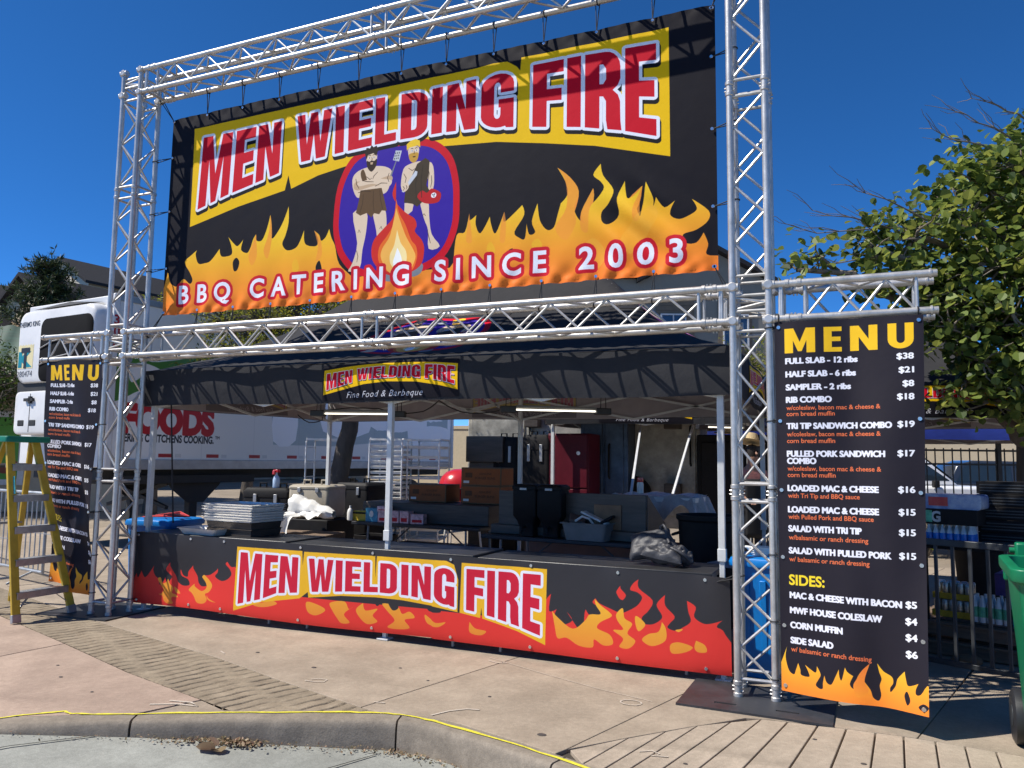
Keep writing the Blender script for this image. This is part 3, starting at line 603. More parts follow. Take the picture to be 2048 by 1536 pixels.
# wood-grain stamped band between the two concrete fields
def lerp_poly(P, t):
    L_ = [0]
    for a, b in zip(P[:-1], P[1:]): L_.append(L_[-1]+math.dist(a, b))
    s_ = t*L_[-1]
    return (float(np.interp(s_, L_, [p[0] for p in P])), float(np.interp(s_, L_, [p[1] for p in P])))
Lb2 = Lb+[(-2.87,-1.665),(-2.13,-1.335)]; Lb2 = [(-9,.30),(-6.706,-.454),(-5.244,-.919),(-4.089,-1.308),(-3.13,-1.57),(-2.87,-1.655)]
Rb2 = [(-9,.80),(-5.717,-.217),(-3.826,-.717),(-2.973,-1.004),(-2.137,-1.252),(-1.93,-1.292)]
NU, NV = 2300, 22; len_b = 7.05; Lx = Lb[1:]+[(-1.9,-1.90)]
def band(u, v):
    ax = -9+7.05*u; bx = min(ax+.24, -1.93); a = (ax, float(np.interp(ax, [p[0] for p in Lx], [p[1] for p in Lx]))); b = (bx, float(np.interp(bx, [p[0] for p in Rb2], [p[1] for p in Rb2]))); x = a[0]+(b[0]-a[0])*v; y = a[1]+(b[1]-a[1])*v
    ky = kin(x, .135)[1]; y = max(y, ky)
    s_ = u*len_b+.020*math.sin(v*7+u*21)+.010*math.sin(v*17+u*37)
    ph = (s_/.105) % 1; k = int(s_/.105); d = min(ph, 1-ph)*.105
    dep = (.5+.5*math.sin(k*7.3+v*3))*.016+.008
    return (x, y, -.013-dep*math.exp(-(d/.0085)**2)+.0008*math.sin(v*12+k*2.1))
mb = MB(); mb.grid(band, NU, NV); tag(mb.build('sidewalk', m_stamp, sm=60), kind='structure')
mb = MB(); mb.add([(*p, -.0135) for p in [(-2.87,-1.66),(-2.0,-1.30),(-1.93,-1.30)]+[kin(x, .137) for x in (-1.98,-2.15,-2.3,-2.5,-2.7,-2.8)]], [tuple(range(8,-1,-1))]); tag(mb.build('sidewalk', m_stamp, sm=0), kind='structure')
mb = MB(); mb.add([(*p, -.0132) for p in [(-12,1.27),(-9,.302),(-9,.798),(-12,1.85)]], [(0,1,2,3)]); tag(mb.build('sidewalk', m_stamp, sm=0), kind='structure')
# road / gutter
def road(u, v):
    x = -60+u*120 if False else None
mb = MB(); xs = [-60,-20,-9,-6,-5,-4.1,-3.6,-3.2,-2.8,-2.4,-2,-1.7,0,3,8,20,60]
secs = []
for x in xs:
    h = kerb_h(x); ky = np.interp(x, [p[0] for p in KE], [p[1] for p in KE]) if -14 <= x <= 14 else (-9-(abs(x)-14)*.65 if x < 0 else -7.2-(x-14)*.6)
    secs.append([(x, ky+.06, -h), (x, ky-.5, -h-.006), (x, ky-3, -h-.03), (x, -60, -.3)])
mb.loft(secs, closed=False, caps=False)
tag(mb.build('road', m_road, sm=30), kind='structure')
m_line = M('crack', (.03,.028,.024), .95)
def strip(pts, wd, z, name, mat, kind='structure'):
    m = MB(); secs = []
    for i, p in enumerate(pts):
        a = Vector(pts[max(i-1, 0)]); b = Vector(pts[min(i+1, len(pts)-1)]); d = (b-a).normalized(); nv = Vector((-d.y, d.x)); k = wd if not isinstance(wd, list) else wd[i]
        q = Vector(p); zz = z(p[0]) if callable(z) else z
        secs.append([(*(q+nv*k/2), zz), (*(q-nv*k/2), zz)])
    m.loft(secs, closed=False, caps=False); return tag(m.build(name, mat, sm=0), kind=kind)
def roadz(x): return -kerb_h(x)+.004
strip([(-3.36,-2.16),(-3.6,-2.5),(-3.8,-2.95),(-4.1,-3.6)], .012, lambda x: roadz(x)+.003, 'road_joint', m_line)
strip([(-1.86,-1.5),(-2.0,-1.85),(-2.2,-2.4),(-2.5,-3.2)], .010, lambda x: roadz(x)+.002, 'road_joint', m_line)
# sprayed yellow line along the kerb top, chalk marks, dark spots
m_yel = M('yellow_spray_paint', (.62,.55,.04), .8, var=.25, scale=30)
yl = [(-3.97,-2.40),(-3.85,-2.25),(-3.70,-2.10),(-3.62,-2.11),(-3.5,-2.06),(-3.28,-1.955),(-3.0,-1.79),(-2.68,-1.632),(-2.4,-1.49),(-2.14,-1.365),(-1.95,-1.29),(-1.80,-1.268),(-1.6,-1.285),(-1.288,-1.352),(-.939,-1.447),(-.554,-1.575),(0,-1.77),(.6,-1.99)]
yy = []
for i in range(len(yl)-1):
    for k in range(4):
        t = k/4; yy.append((yl[i][0]*(1-t)+yl[i+1][0]*t+rnd.uniform(-.006,.006), yl[i][1]*(1-t)+yl[i+1][1]*t+rnd.uniform(-.006,.006)))
strip(yy, [rnd.uniform(.013,.028) for _ in yy], -.0075, 'painted_line', m_yel)
m_chalk = M('chalk', (.46,.40,.33), .95, var=.25, scale=60)
def gpx(pts, wd=.012): strip(pts, wd, -.0078, 'chalk_mark', m_chalk)
gpx([(-2.82,-.93),(-2.74,-.93),(-2.68,-.90),(-2.69,-.85),(-2.76,-.85),(-2.80,-.89)], .011)
gpx([(-1.66,-1.20),(-1.60,-1.08),(-1.52,-1.00),(-1.44,-.98)], .016)
gpx([(-2.12,-1.13),(-2.04,-1.12)], .012)
gpx([(-.62+.07*math.cos(t*.6), -.42+.055*math.sin(t*.6)) for t in range(11)], .011)
gpx([(-1.93,.22),(-1.4,-.02),(-.9,-.22),(-.5,-.34)], .006)
gpx([(-3.35,-1.78),(-3.2,-1.70),(-3.05,-1.68),(-3.15,-1.64),(-3.3,-1.67)], .02)
gpx([(-3.95,-.55),(-3.86,-.60)], .012)
gpx([(-1.9,.14),(-1.82,.10),(-1.74,.12)], .012)
gpx([(-.36,-1.24),(-.30,-1.20),(-.25,-1.23),(-.29,-1.27),(-.20,-1.25)], .011)
m_spot = M('gum_spot', (.06,.05,.045), .8)
mb = MB()
for x, y, r in ((-.93,-1.22,.022),(-2.98,-.62,.016),(-3.66,-.45,.014),(-2.4,-.35,.01),(-1.5,-.7,.01),(-4.4,-1.6,.012),(-4.7,-1.4,.01),(-3.9,-1.75,.01),(-.1,-1.3,.01),(.75,-.9,.012),(.5,-.62,.01),(-2.05,-.55,.009)):
    mb.lathe([(r, -.0105), (r*.9, -.0085), (0, -.0085)], (x, y, 0), 10, sx=1.3)
tag(mb.build('ground_spots', m_spot), kind='stuff')
# ================================================================ aluminium truss arch
m_alu = M('mill_aluminium', (.60,.58,.55), .40, metal=.62, var=.16, scale=9, stretch=(1,1,.6), bump=.05, bscale=120, dirt=.22, speck=.06, sscale=60)
m_alu2 = M('welded_lacing', (.58,.565,.54), .42, metal=.62, var=.16, scale=14, dirt=.2)
m_steel_black = M('black_steel_plate', (.035,.036,.04), .5, var=.35, scale=5, bump=.04, dirt=.2)
m_cord = M('black_elastic_cord', (.012,.012,.014), .7)
m_grom = M('nickel_grommet', (.7,.7,.7), .25, metal=1)
CC, CR, W_, H1, H2 = .24, .025, 6.122, 5.50, 2.767
arch = thing('truss_arch', 'tall square aluminium truss arch framing the booth, with side arms holding both menus', 'truss', (0, 0, 0))
def chordset(a, b, u, v, rings=True):
    """four chords from a to b (a is the corner chord); u, v step to the others"""
    m = MB(); a, b, u, v = map(Vector, (a, b, u, v)); d = (b-a).normalized()
    for q in (a*0, u, v, u+v):
        m.tube([a+q, b+q], CR, 14)
    return m
def lacing(a, b, u, v, pitch=.46, r=.0095, phase=0):
    m = MB(); a, b, u, v = map(Vector, (a, b, u, v)); L_ = (b-a).length; d = (b-a).normalized()
    n = max(2, int(round((L_-.12)/(pitch/2)))); n += n % 2; st = (L_-.12)/n
    for k, (o, w) in enumerate(((a*0, u), (v, u), (a*0, v), (u, v))):
        wn = w.normalized()*(CR*.8)
        for i in range(n):
            p0, p1 = a+o+d*(.06+st*i), a+o+d*(.06+st*(i+1))
            if (i+k+phase) % 2: m.tube([p0+wn, p1+w-wn], r, 7)
            else: m.tube([p0+w-wn, p1+wn], r, 7)
        for e in (.045, L_-.045): m.tube([a+o+d*e+wn, a+o+d*e+w-wn], r*1.25, 7)
    return m
def rings(pts, d, m):
    d = Vector(d)
    for p in pts:
        p = Vector(p)
        m.tube([p-d*.055, p-d*.05, p-d*.028, p-d*.023], [CR+.001, CR+.006, CR+.006, CR+.001], 14)
        m.tube([p+d*.023, p+d*.028, p+d*.05, p+d*.055], [CR+.001, CR+.006, CR+.006, CR+.001], 14)
        s_ = d.cross(Vector((.3,1,.2))).normalized()
        for k in (-.012, .012): m.tube([p+s_*-.038+d*k, p+s_*.038+d*k], .006, 6)
X4 = ((0,0),(CC,0),(0,CC),(CC,CC))
for X in (0., -W_):
    tw = chordset((X,0,.004), (X,0,H1), (CC,0,0), (0,CC,0)); lc = MB(); tw.mi = 1
    for z0, z1, ph in ((.07,1.33,0),(1.36,2.50,0),(2.55,2.75,1),(2.80,4.20,0),(4.23,5.24,1),(5.29,5.47,0)):
        q = lacing((X,0,z0), (X,0,z1), (CC,0,0), (0,CC,0), .46 if z1-z0 > .4 else .4, phase=ph); lc.add(q.v, q.f)
    tw.add(lc.v, lc.f); rg = MB()
    for z in (1.345, 4.215, .05): rings([(X+a, b, z) for a, b in X4], (0,0,1), rg)
    for z in (2.527, 2.767, 5.26, 5.50):
        for a, b in X4: rg.lathe([(0,-.034),(.026,-.034),(.033,-.026),(.034,0),(.033,.026),(.026,.034),(0,.034)], (X+a, b, z), 16, 'y'); rg.tube([(X+a-.04,b,z),(X+a+.04,b,z)], .031, 12)
    tw.add(rg.v, rg.f); tw.build('tower', [m_alu, m_alu2], arch)
def beam(name, x0, x1, z, joints, ends=()):
    bm_ = chordset((x0,0,z-CC), (x1,0,z-CC), (0,CC,0), (0,0,CC)); bm_.mi = 1
    lc = MB(); cut = [x0]+list(joints)+[x1]
    for i, (a, b) in enumerate(zip(cut[:-1], cut[1:])):
        q = lacing((a+.03,0,z-CC), (b-.03,0,z-CC), (0,CC,0), (0,0,CC), phase=1); lc.add(q.v, q.f)
    bm_.add(lc.v, lc.f); rg = MB(); Y4 = ((0,z),(CC,z),(0,z-CC),(CC,z-CC))
    for x in joints: rings([(x, a, b) for a, b in Y4], (1,0,0), rg)
    for x, s_ in ends:
        for a, b in Y4:
            rg.tube([(x,a,b),(x+s_*.012,a,b)], CR+.007, 14); rg.tube([(x+s_*.012,a,b),(x+s_*.045,a,b)], CR-.001, 14); rg.tube([(x+s_*.03,a-.034,b),(x+s_*.03,a+.034,b)], .006, 6)
    bm_.add(rg.v, rg.f); return bm_.build(name, [m_alu, m_alu2], arch)
beam('top_beam', -W_+CC, 0, H1, (-5.72,-3.0,-.16))
beam('lower_beam', -W_+CC, 0, H2, (-5.72,-3.0,-.16))
beam('side_arm', CC, CC+.98, H2, (.40,), ((CC+.98, 1),))
beam('side_arm', -W_-.93, -W_, H2, (-W_-.16,), ((-W_-.93, -1),))
def plate(x0, x1, y0, y1, slots, rz=0, c=(0,0)):
    m = MB(); ys = sorted({y0, y1}); z0, z1 = -.012, .002
    xs = [x0]+[v for s_ in slots for v in s_[:2]]+[x1]; yy = slots[0][2:]
    # plate with two hand slots near its front edge, built from butted strips
    m.box(x0, x1, yy[1], y1, z0, z1); m.box(x0, x1, y0, yy[0], z0, z1)
    for a, b in ((xs[0], xs[1]), (xs[2], xs[3]), (xs[4], xs[5])): m.box(a, b, yy[0], yy[1], z0, z1)
    if rz:
        mt = Matrix.Translation((c[0],c[1],0)) @ Matrix.Rotation(rz, 4, 'Z') @ Matrix.Translation((-c[0],-c[1],0))
        m.v = [tuple(mt @ Vector(p)) for p in m.v]
    return m.build('base_plate', m_steel_black, arch)
plate(-.34, .60, -.345, .30, ((-.13,.03),(.25,.41)) and ((-.12,.02,-.225,-.195),(.26,.40,-.225,-.195)), R(-1.5), (.12,0))
plate(-6.62, -5.74, -.20, .56, ((-6.40,-6.26,-.12,-.09),(-6.08,-5.94,-.12,-.09)), R(4), (-6.2,.1))
# ================================================================ cloth banners
def ties_and_grommets(par, eyes, posts):
    for e in eyes: MB().lathe([(.006,-.003),(.012,-.003),(.0135,0),(.012,.003),(.006,.003)], e, 12, 'y').build('grommet', m_grom, par)
    for a, b in posts:
        m = MB(); a, b = Vector(a), Vector(b); s_ = Vector((.012,0,0)) if abs(b.z-a.z) > abs(b.x-a.x) else Vector((0,0,.010))
        m.tube([a, a.lerp(b,.5)+s_*.9, b+s_*2], .0042, 6); m.tube([a, b-s_*1.2], .0042, 6)
        ax = Vector((1,0,0)) if abs(b.z-a.z) > abs(b.x-a.x)*.7 else Vector((0,0,1)); ring = []
        for k in range(11):
            t = 2*math.pi*k/10; n1 = Vector((0,1,0)); n2 = ax.cross(n1); ring.append(b+(n1*math.cos(t)+n2*math.sin(t))*.030+ax*.004*k/10)
        m.tube(ring, .0045, 6, caps=False)
        m.build('elastic_tie', m_cord, par)
BX0, BX1, BZ0, BZ1, BY = -5.69, -.135, 2.962, 5.040, .255
m_main = imgmat('main_banner_print', main_print(), .58, .010, 300, spec=.14, trans=.05)
top_x = [BX0+.02+(BX1-BX0-.04)*i/12 for i in range(13)]
def bsurf(u, v):
    x, z = BX0+(BX1-BX0)*u, BZ0+(BZ1-BZ0)*v; y = BY+.012*math.sin(u*7+v*2)
    for xe in top_x:
        d = (x-xe); r = max(.02, BZ1-z); y += .006*math.exp(-r/.10)*math.cos(d/(.05+r*.6)*2.2)*math.exp(-(d/.22)**2)
        r2_ = max(.02, z-BZ0); y += .016*math.exp(-r2_/.26)*math.cos(d/(.05+r2_*.55)*2.6)*math.exp(-(d/.26)**2)
    z += .003*math.cos(u*24*math.pi)*(.5-v)*2*(abs(v-.5) > .45)
    y += .03*math.exp(-((x+.75)/.3)**2-((z-3.35)/.3)**2)*math.sin((x+z)*18)
    return (x, y, z)
ban = MB().grid(bsurf, 230, 90).build('banner', m_main, sm=80)
tag(ban, 'large black banner reading MEN WIELDING FIRE above flames, hung inside the truss arch', 'banner')
eyes, posts = [], []
for i, x in enumerate(top_x):
    eyes += [(x, BY-.004, BZ1-.03), (x, BY-.004, BZ0+.03)]
    if 0 < i < 12: posts += [((x, BY, BZ1-.02), (x+.01, CC, H1-CC)), ((x, BY, BZ0+.02), (x-.01, CC, H2))]
for z in (BZ0+.03, 3.45, 4.05, 4.62, BZ1-.03):
    eyes += [(BX0+.03, BY-.004, z), (BX1-.03, BY-.004, z)]
    if 3 < z < 5: posts += [((BX0+.02, BY, z), (-W_+CC, CC, z-.02)), ((BX1-.02, BY, z), (0, CC, z+.02))]
posts += [((BX0+.02,BY,BZ1-.02),(-W_+CC+.04,CC,H1-CC)),((BX1-.02,BY,BZ1-.02),(-.06,CC,H1-CC)),((BX0+.02,BY,BZ0+.02),(-W_+CC+.05,CC,H2)),((BX1-.02,BY,BZ0+.02),(-.05,CC,H2))]
for q in (ban,): WM[q] = Matrix.Translation(ban.location)
loc = ban.location.copy()
sub_ = lambda L_: [tuple(Vector(p)-loc) for p in L_]
ties_and_grommets(ban, sub_(eyes), [tuple(sub_(p)) for p in posts])
# menus
m_menu = imgmat('menu_print', menu_print(), .55, .012, 300, spec=.2, trans=.05)
def menu(label, tl, tr, br, bl, wav, tower_x, side):
    TL, TR, BR_, BL = map(Vector, (tl, tr, br, bl))
    def f(u, v):
        p = BL.lerp(BR_, u).lerp(TL.lerp(TR, u), v)
        d = wav(u, v); return (p.x, p.y+d, p.z)
    o = MB().grid(f, 60, 150).build('menu_banner', m_menu, sm=80)
    tag(o, label, 'menu banner'); loc = o.location.copy(); ey, po = [], []
    for v in (.015,.17,.35,.53,.72,.985):
        for u in (.03, .97):
            e = Vector(f(u, v)); ey.append(e-loc-Vector((0,.004,0)))
            if (u < .5) == (side > 0): po.append((e-loc, Vector((tower_x, 0, e.z))-loc))
    for u in (.03, .97): e = Vector(f(u, .985)); po.append((e-loc, Vector((e.x, .0, H2-CC))-loc))
    ties_and_grommets(o, ey, po); return o
def wavR(u, v):
    return .020*math.sin(u*9-v*5+1)*(.3+.7*u)*(1-.5*v)+.018*math.exp(-((u-.72+.25*v)/.13)**2)-.03*math.exp(-(u/.05)**2)*0+.016*math.sin(v*11+u*3)*u*(1-v)+.02*math.exp(-(u/.10)**2)
menu('black MENU banner beside the green wheelie bin, its bottom edge blown forward', (.275,-.035,2.500), (1.175,-.035,2.497), (1.100,-.36,.120), (.285,-.13,.10), wavR, CC, 1)
def wavL(u, v):
    return .05*math.sin(u*8+v*7)*(.4+.6*(1-v))+.03*math.exp(-((u-.5)/.12)**2)*(1-v)+.04*math.exp(-((v-.28)/.06)**2)*math.sin(u*6)
menu('black MENU banner standing behind the yellow ladder, crumpled near its foot', (-6.985,-.03,2.515), (-6.165,-.03,2.495), (-6.13,-.03,.16), (-6.78,.02,.26), wavL, -W_, -1)
# counter banner
m_cb = imgmat('counter_banner_print', counter_print(), .48, .01, 300, spec=.28, trans=.05)
def cbs(u, v):
    x = -6.0+5.92*u; top = .778-.045*u; bot = .075-.03*u
    if x < -2.5: bot += .012*math.sin(x*2.2)
    y = .30+.006*math.sin(x*3.1)+.02*(1-v)*math.sin(x*1.7)+.015*math.exp(-((x+5.3)/.4)**2)*math.sin(v*5)
    for xe in (-5.35,-4.9,-4.1,-3.05,-2.45,-1.75,-1.0,-.3):
        y += .010*math.exp(-((x-xe)/.10)**2)*math.exp(-(1-v)/.15)
    y += -.05*math.exp(-((x+.1)/.18)**2)*math.exp(-(1-v)/.4)+.012*math.exp(-v/.06)
    return (x, y, bot+(top-bot)*v)
cb = MB().grid(cbs, 260, 40).build('banner', m_cb, sm=80)
tag(cb, 'long low vinyl banner with red flames hung along the serving counter front', 'banner')
loc = cb.location.copy(); ey = []; po = []
for u in (.02,.14,.21,.36,.49,.62,.74,.86,.97):
    for v in (.955, .05): ey.append(Vector(cbs(u, v))-loc-Vector((0,.004,0)))
e = Vector(cbs(.985,.95)); po.append((e-loc, Vector((0,.20,.76))-loc)); e = Vector(cbs(.01,.97)); po.append((e-loc, Vector((-W_+CC,CC,.82))-loc)); e = Vector(cbs(.01,.06)); po.append((e-loc, Vector((-W_+CC,CC,.12))-loc))
ties_and_grommets(cb, ey, po)
# ================================================================ pop-up canopies
m_blk = M('black_canopy_fabric', (.030,.030,.033), .72, var=.15, scale=3, bump=.3, bscale=9, spec=.14)
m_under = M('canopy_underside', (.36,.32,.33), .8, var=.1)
m_blue = M('blue_canopy_fabric', (.012,.03,.22), .55, bump=.3, bscale=9)
m_white = M('white_steel_tube', (.62,.63,.62), .4, var=.08, scale=12, dirt=.08)
_vp = valance_print(); m_val = imgmat('valance_print', _vp, .6, .01, 200, spec=.15); m_valb = imgmat('valance_show_through', .70*np.array([.64,.60,.61])+.30*_vp, .8, .01, 200, spec=.1)
def roof_print():
    C = Canvas(700, 560, (42,42,46)); emblem(C, lambda x, y: ((x-745)*700/530., (y-215)*560/520.)); return C.a
m_roofp = imgmat('roof_emblem_print', roof_print(), .6, .02, 60, spec=.15)
def canopy(label, x0, x1, y0, y1, zt=2.41, zb=2.045, ridge=3.40, r0=1.45, r1=1.40, fab=None, mid=True, logo=True, legs=True, legcol=None, emb=True):
    fab = fab or m_blk; t = thing('canopy_tent', label, 'canopy', ((x0+x1)/2, y0, 0))
    B = lambda mb, n, m, p=t, **k: mb.build(n, m, p, world=True, **k)
    yc = (y0+y1)/2; rx0, rx1 = x0+r0, x1-r1
    def hgt(x, y):
        # concave tent cloth: distance to the eaves against distance to the ridge
        ex = min((x-x0)/(rx0-x0) if x < rx0 else 1, (x1-x)/(x1-rx1) if x > rx1 else 1); ey = 1-abs(y-yc)/(yc-y0)
        k = max(0, min(ex, ey)); return zt+(ridge-zt)*(k*.82+.18*k*k) - .10*math.sin(math.pi*k)*(1-abs(ex-ey)) + .012*math.sin(x*9+y*4)*k*(1-k)*4
    mb = MB(); mb.grid(lambda u, v: (x0+(x1-x0)*u, y0+(y1-y0)*v, hgt(x0+(x1-x0)*u, y0+(y1-y0)*v)), 96, 48)
    rf = B(mb, 'roof', [fab], sm=40)
    mu = MB(); mu.grid(lambda u, v: (x0+.02+(x1-x0-.04)*u, y0+.02+(y1-y0-.04)*v, hgt(x0+(x1-x0)*u, y0+(y1-y0)*v)-.016), 96, 48, flip=True); B(mu, 'lining', m_under, sm=40)
    if logo and emb:
        ex0, ex1 = (x0+x1)/2-.72, (x0+x1)/2+.72
        mb = MB(); mb.grid(lambda u, v: (ex0+(ex1-ex0)*u, y0+.10+.95*v, hgt(ex0+(ex1-ex0)*u, y0+.10+.95*v)+.006), 30, 24); B(mb, 'roof_emblem', m_roofp, rf, sm=40)
        mb = MB(); mb.grid(lambda u, v: (x1-.22-1.0*v, yc-.55+1.1*u, hgt(x1-.22-1.0*v, yc-.55+1.1*u)+.006), 24, 24); B(mb, 'roof_emblem', m_roofp, rf, sm=40)
    def val(a, b, nrm):
        a, b, nrm = Vector(a), Vector(b), Vector(nrm); L_ = (b-a).length; mm = MB()
        def f(u, v):
            p = a.lerp(b, u); o = .012+.010*math.sin(u*L_*7+v*2)+.014*math.sin(u*L_*2.3+1)*(1-v)+.012*math.sin(v*3.1)
            return (p.x+nrm.x*o, p.y+nrm.y*o, zb+(zt-zb)*v+.008*math.sin(u*L_*2.1)-.02*math.sin(math.pi*u)*0)
        mm.grid(f, int(L_*16), 10); va = B(mm, 'valance', fab, sm=80)
        ml_ = MB(); ml_.grid(lambda u, v: (lambda q: (q[0]-nrm.x*.010, q[1]-nrm.y*.010, q[2]-.004*v))(f(.004+.992*u, .01+.97*v)), int(L_*16), 10, flip=True); vl = B(ml_, 'valance_lining', m_under, va, sm=80)
        if logo:
            bp_ = MB(); bp_.grid(lambda u, v: (lambda q: (q[0]-nrm.x*.013, q[1]-nrm.y*.013, q[2]))(f((.5*L_-.705+1.41*u)/L_, .06+.90*v)), 40, 10); B(bp_, 'show_through', m_valb, va, sm=80)
            w2 = .705; c_ = .5*L_; lp = MB()
            def g(u, v):
                uu = (c_-w2+2*w2*u)/L_; p = Vector(f(uu, .06+.90*v)); return (p.x+nrm.x*.004, p.y+nrm.y*.004, p.z)
            lp.grid(g, 40, 10); B(lp, 'valance_logo', m_val, va, sm=80)
    val((x0,y0,0), (x1,y0,0), (0,-1,0)); val((x1,y0,0), (x1,y1,0), (1,0,0)); val((x1,y1,0), (x0,y1,0), (0,1,0)); val((x0,y1,0), (x0,y0,0), (-1,0,0))
    xs = [x0+.09, (x0+x1)/2, x1-.09] if mid else [x0+.09, x1-.09]
    lc = legcol or m_white
    for y, s_ in ((y0+.045, 1), (y1-.06, -1)):
        for x in xs:
            m = MB(); m.box(x-.024, x+.024, y-.024, y+.024, .87, zt-.05); m.box(x-.018, x+.018, y-.018, y+.018, .0, .90)
            m.box(x-.030, x+.030, y-.030, y+.030, .83, .92); m.box(x-.055, x+.055, y-.05, y+.05, -.010, .004); m.box(x-.03, x+.03, y-.03, y+.03, zt-.12, zt-.05)
            B(m, 'leg', lc, bevel=.003)
    sc = MB()
    def scis(a, b, n):
        a, b = Vector(a), Vector(b); za, zc = zb-.02+.01, zt-.10; d = (b-a)/n
        for i in range(n):
            p, q = a+d*i, a+d*(i+1)
            sc.bar((p.x, p.y, zc), (q.x, q.y, za), .014, .026); sc.bar((p.x, p.y, za), (q.x, q.y, zc), .014, .026)
    for y in (y0+.045, y1-.06):
        for i in range(len(xs)-1): scis((xs[i], y, 0), (xs[i+1], y, 0), 2)
    for x in xs: scis((x, y0+.045, 0), (x, y1-.06, 0), 2)
    B(sc, 'scissor_frame', lc, bevel=.002)
    return t
canopy('black canopy tent shading the serving counter, with a MEN WIELDING FIRE valance', -5.95, -.06, .345, 3.42)
canopy('black canopy tent standing behind the serving tent, its valance half hidden in shade', -3.62, -.50, 5.88, 8.9, logo=True, emb=False, mid=False, zt=2.42, zb=2.10)
canopy('black canopy tent under the leafy tree beyond the steel barricade', -.02, 3.0, 3.28, 6.3, logo=True, emb=False, mid=False, zt=2.36, zb=2.02, r0=1.45, r1=1.45)
canopy('dark blue canopy tent at the back of the cooking area', -2.1, 4.6, 9.3, 12.2, fab=m_blue, logo=False, mid=True, zt=2.32, zb=1.97)
# ---- lit tube lights and their cables
m_led = M('lit_led_tube', (1,.93,.78), .4, var=0, emit=1.7)
m_hous = M('white_lamp_housing', (.16,.16,.155), .5)
m_blkp = M('black_plastic', (.02,.02,.022), .45, var=.2)
def striplight(label, a, b, zc):
    a, b = Vector(a), Vector(b); t = thing('tube_light', label, 'light', tuple((a+b)/2), 0, 'lit tube lights hung under the canopies')
    d = (b-a); L_ = d.length; m = MB(); m.bar(a+Vector((0,0,.028)), b+Vector((0,0,.028)), .09, .022); m.build('housing', m_hous, t, world=True, bevel=.004)
    m = MB(); m.tube([a, b], .008, 10); m.build('lamp_tube', m_led, t, world=True)
    for p, s_ in ((a, -1), (b, 1)):
        m = MB(); q = p+d.normalized()*s_*.07; m.bar(q-d.normalized()*.07, q+d.normalized()*.07, .10, .06); m.build('end_cap', m_blkp, t, world=True, bevel=.006)
        m = MB(); m.tube([q+Vector((-.02,0,.03)), q+Vector((-.01,0,zc-q.z))], .004, 5); m.tube([q+Vector((.03,0,.03)), q+Vector((.02,0,zc-q.z))], .004, 5); m.build('hanging_cord', m_cord, t, world=True)
striplight('lit white tube light hung before the trunk, towards the trailer', (-4.17,.99,1.99), (-3.52,1.22,1.99), 2.35)
striplight('lit white tube light hung over the stacked orange cartons and steam unit', (-2.05,.96,2.0), (-1.42,1.36,2.0), 2.35)
striplight('small lit tube light far back below the blue tent', (-1.05,5.2,2.02), (-.62,5.55,2.02), 2.3)
mb = MB()
for pts in ([(-5.0,1.6,2.02),(-4.8,1.55,1.93),(-4.55,1.45,1.95),(-4.28,1.1,2.02),(-4.22,.99,2.02)], [(-3.48,1.24,2.0),(-3.2,1.3,2.02),(-3.0,1.25,2.12),(-2.7,1.15,2.0),(-2.4,1.05,1.98),(-2.12,.95,2.02)]):
    P = []
    for i in range(len(pts)-1):
        for k in range(5): P.append(Vector(pts[i]).lerp(Vector(pts[i+1]), k/5)+Vector((0,0,-.01*math.sin(math.pi*k/5))))
    mb.tube(P+[pts[-1]], .006, 6)
mb.tube([(-4.22,.99,2.02),(-4.0,1.2,2.06),(-3.7,1.25,2.05),(-3.48,1.24,2.0)], .006, 6)
solo(mb, 'power_cable', m_cord, 'black power cable slung between the tube lights under the serving tent', 'cable')
mb = MB(); mb.tube(sagline((-5.72,.45,2.3),(-5.66,.52,.86), 0, 4), .009, 6); solo(mb, 'guy_strap', m_cord, 'black ratchet strap running down from the tent corner to the blue barrel', 'strap')
# ================================================================ serving tables
m_top = M('black_table_top', (.03,.03,.032), .42, var=.25, scale=4, bump=.06, dirt=.25)
m_leg = M('grey_table_leg', (.22,.23,.24), .4, metal=.5)
def table(label, c, L_, D_, zt, rz=0, cat='table', group=None):
    t = thing('folding_table', label, cat, (c[0], c[1], 0), rz, group)
    m = MB(); m.box(-L_/2, L_/2, -D_/2, D_/2, zt-.045, zt); m.build('table_top', m_top, t, bevel=.008)
    for s_ in (-1, 1):
        for y in (-1, 1):
            m = MB(); m.tube([(s_*(L_/2-.22), y*(D_/2-.07), zt-.046), (s_*(L_/2-.20), y*(D_/2-.05), 0)], .014, 8); m.build('leg', m_leg, t)
        m = MB(); m.tube([(s_*(L_/2-.21), -D_/2+.06, .3), (s_*(L_/2-.21), D_/2-.06, .3)], .011, 6); m.tube([(s_*(L_/2-.21), 0, .3), (s_*.25, 0, zt-.05)], .010, 6); m.build('brace', m_leg, t)
    return t
g_ = 'black serving tables behind the flame banner'
table('black serving table under the metal tray stack', (-5.02,.655), 1.90, .60, .768, R(-.6), group=g_)
table('black serving table crossed by the slim tent leg', (-3.09,.645), 1.90, .60, .758, R(-.6), group=g_)
table('black serving table with the slumped grey bag on it', (-1.16,.635), 1.90, .60, .746, R(-.6), group=g_)
table('black work table carrying the low steel bench top and small cartons', (-4.25,3.33), 1.86, .76, .735, R(-2))
table('black work table carrying the long steam unit and grey tub', (-2.0,2.55), 1.95, .76, .735, R(-6))
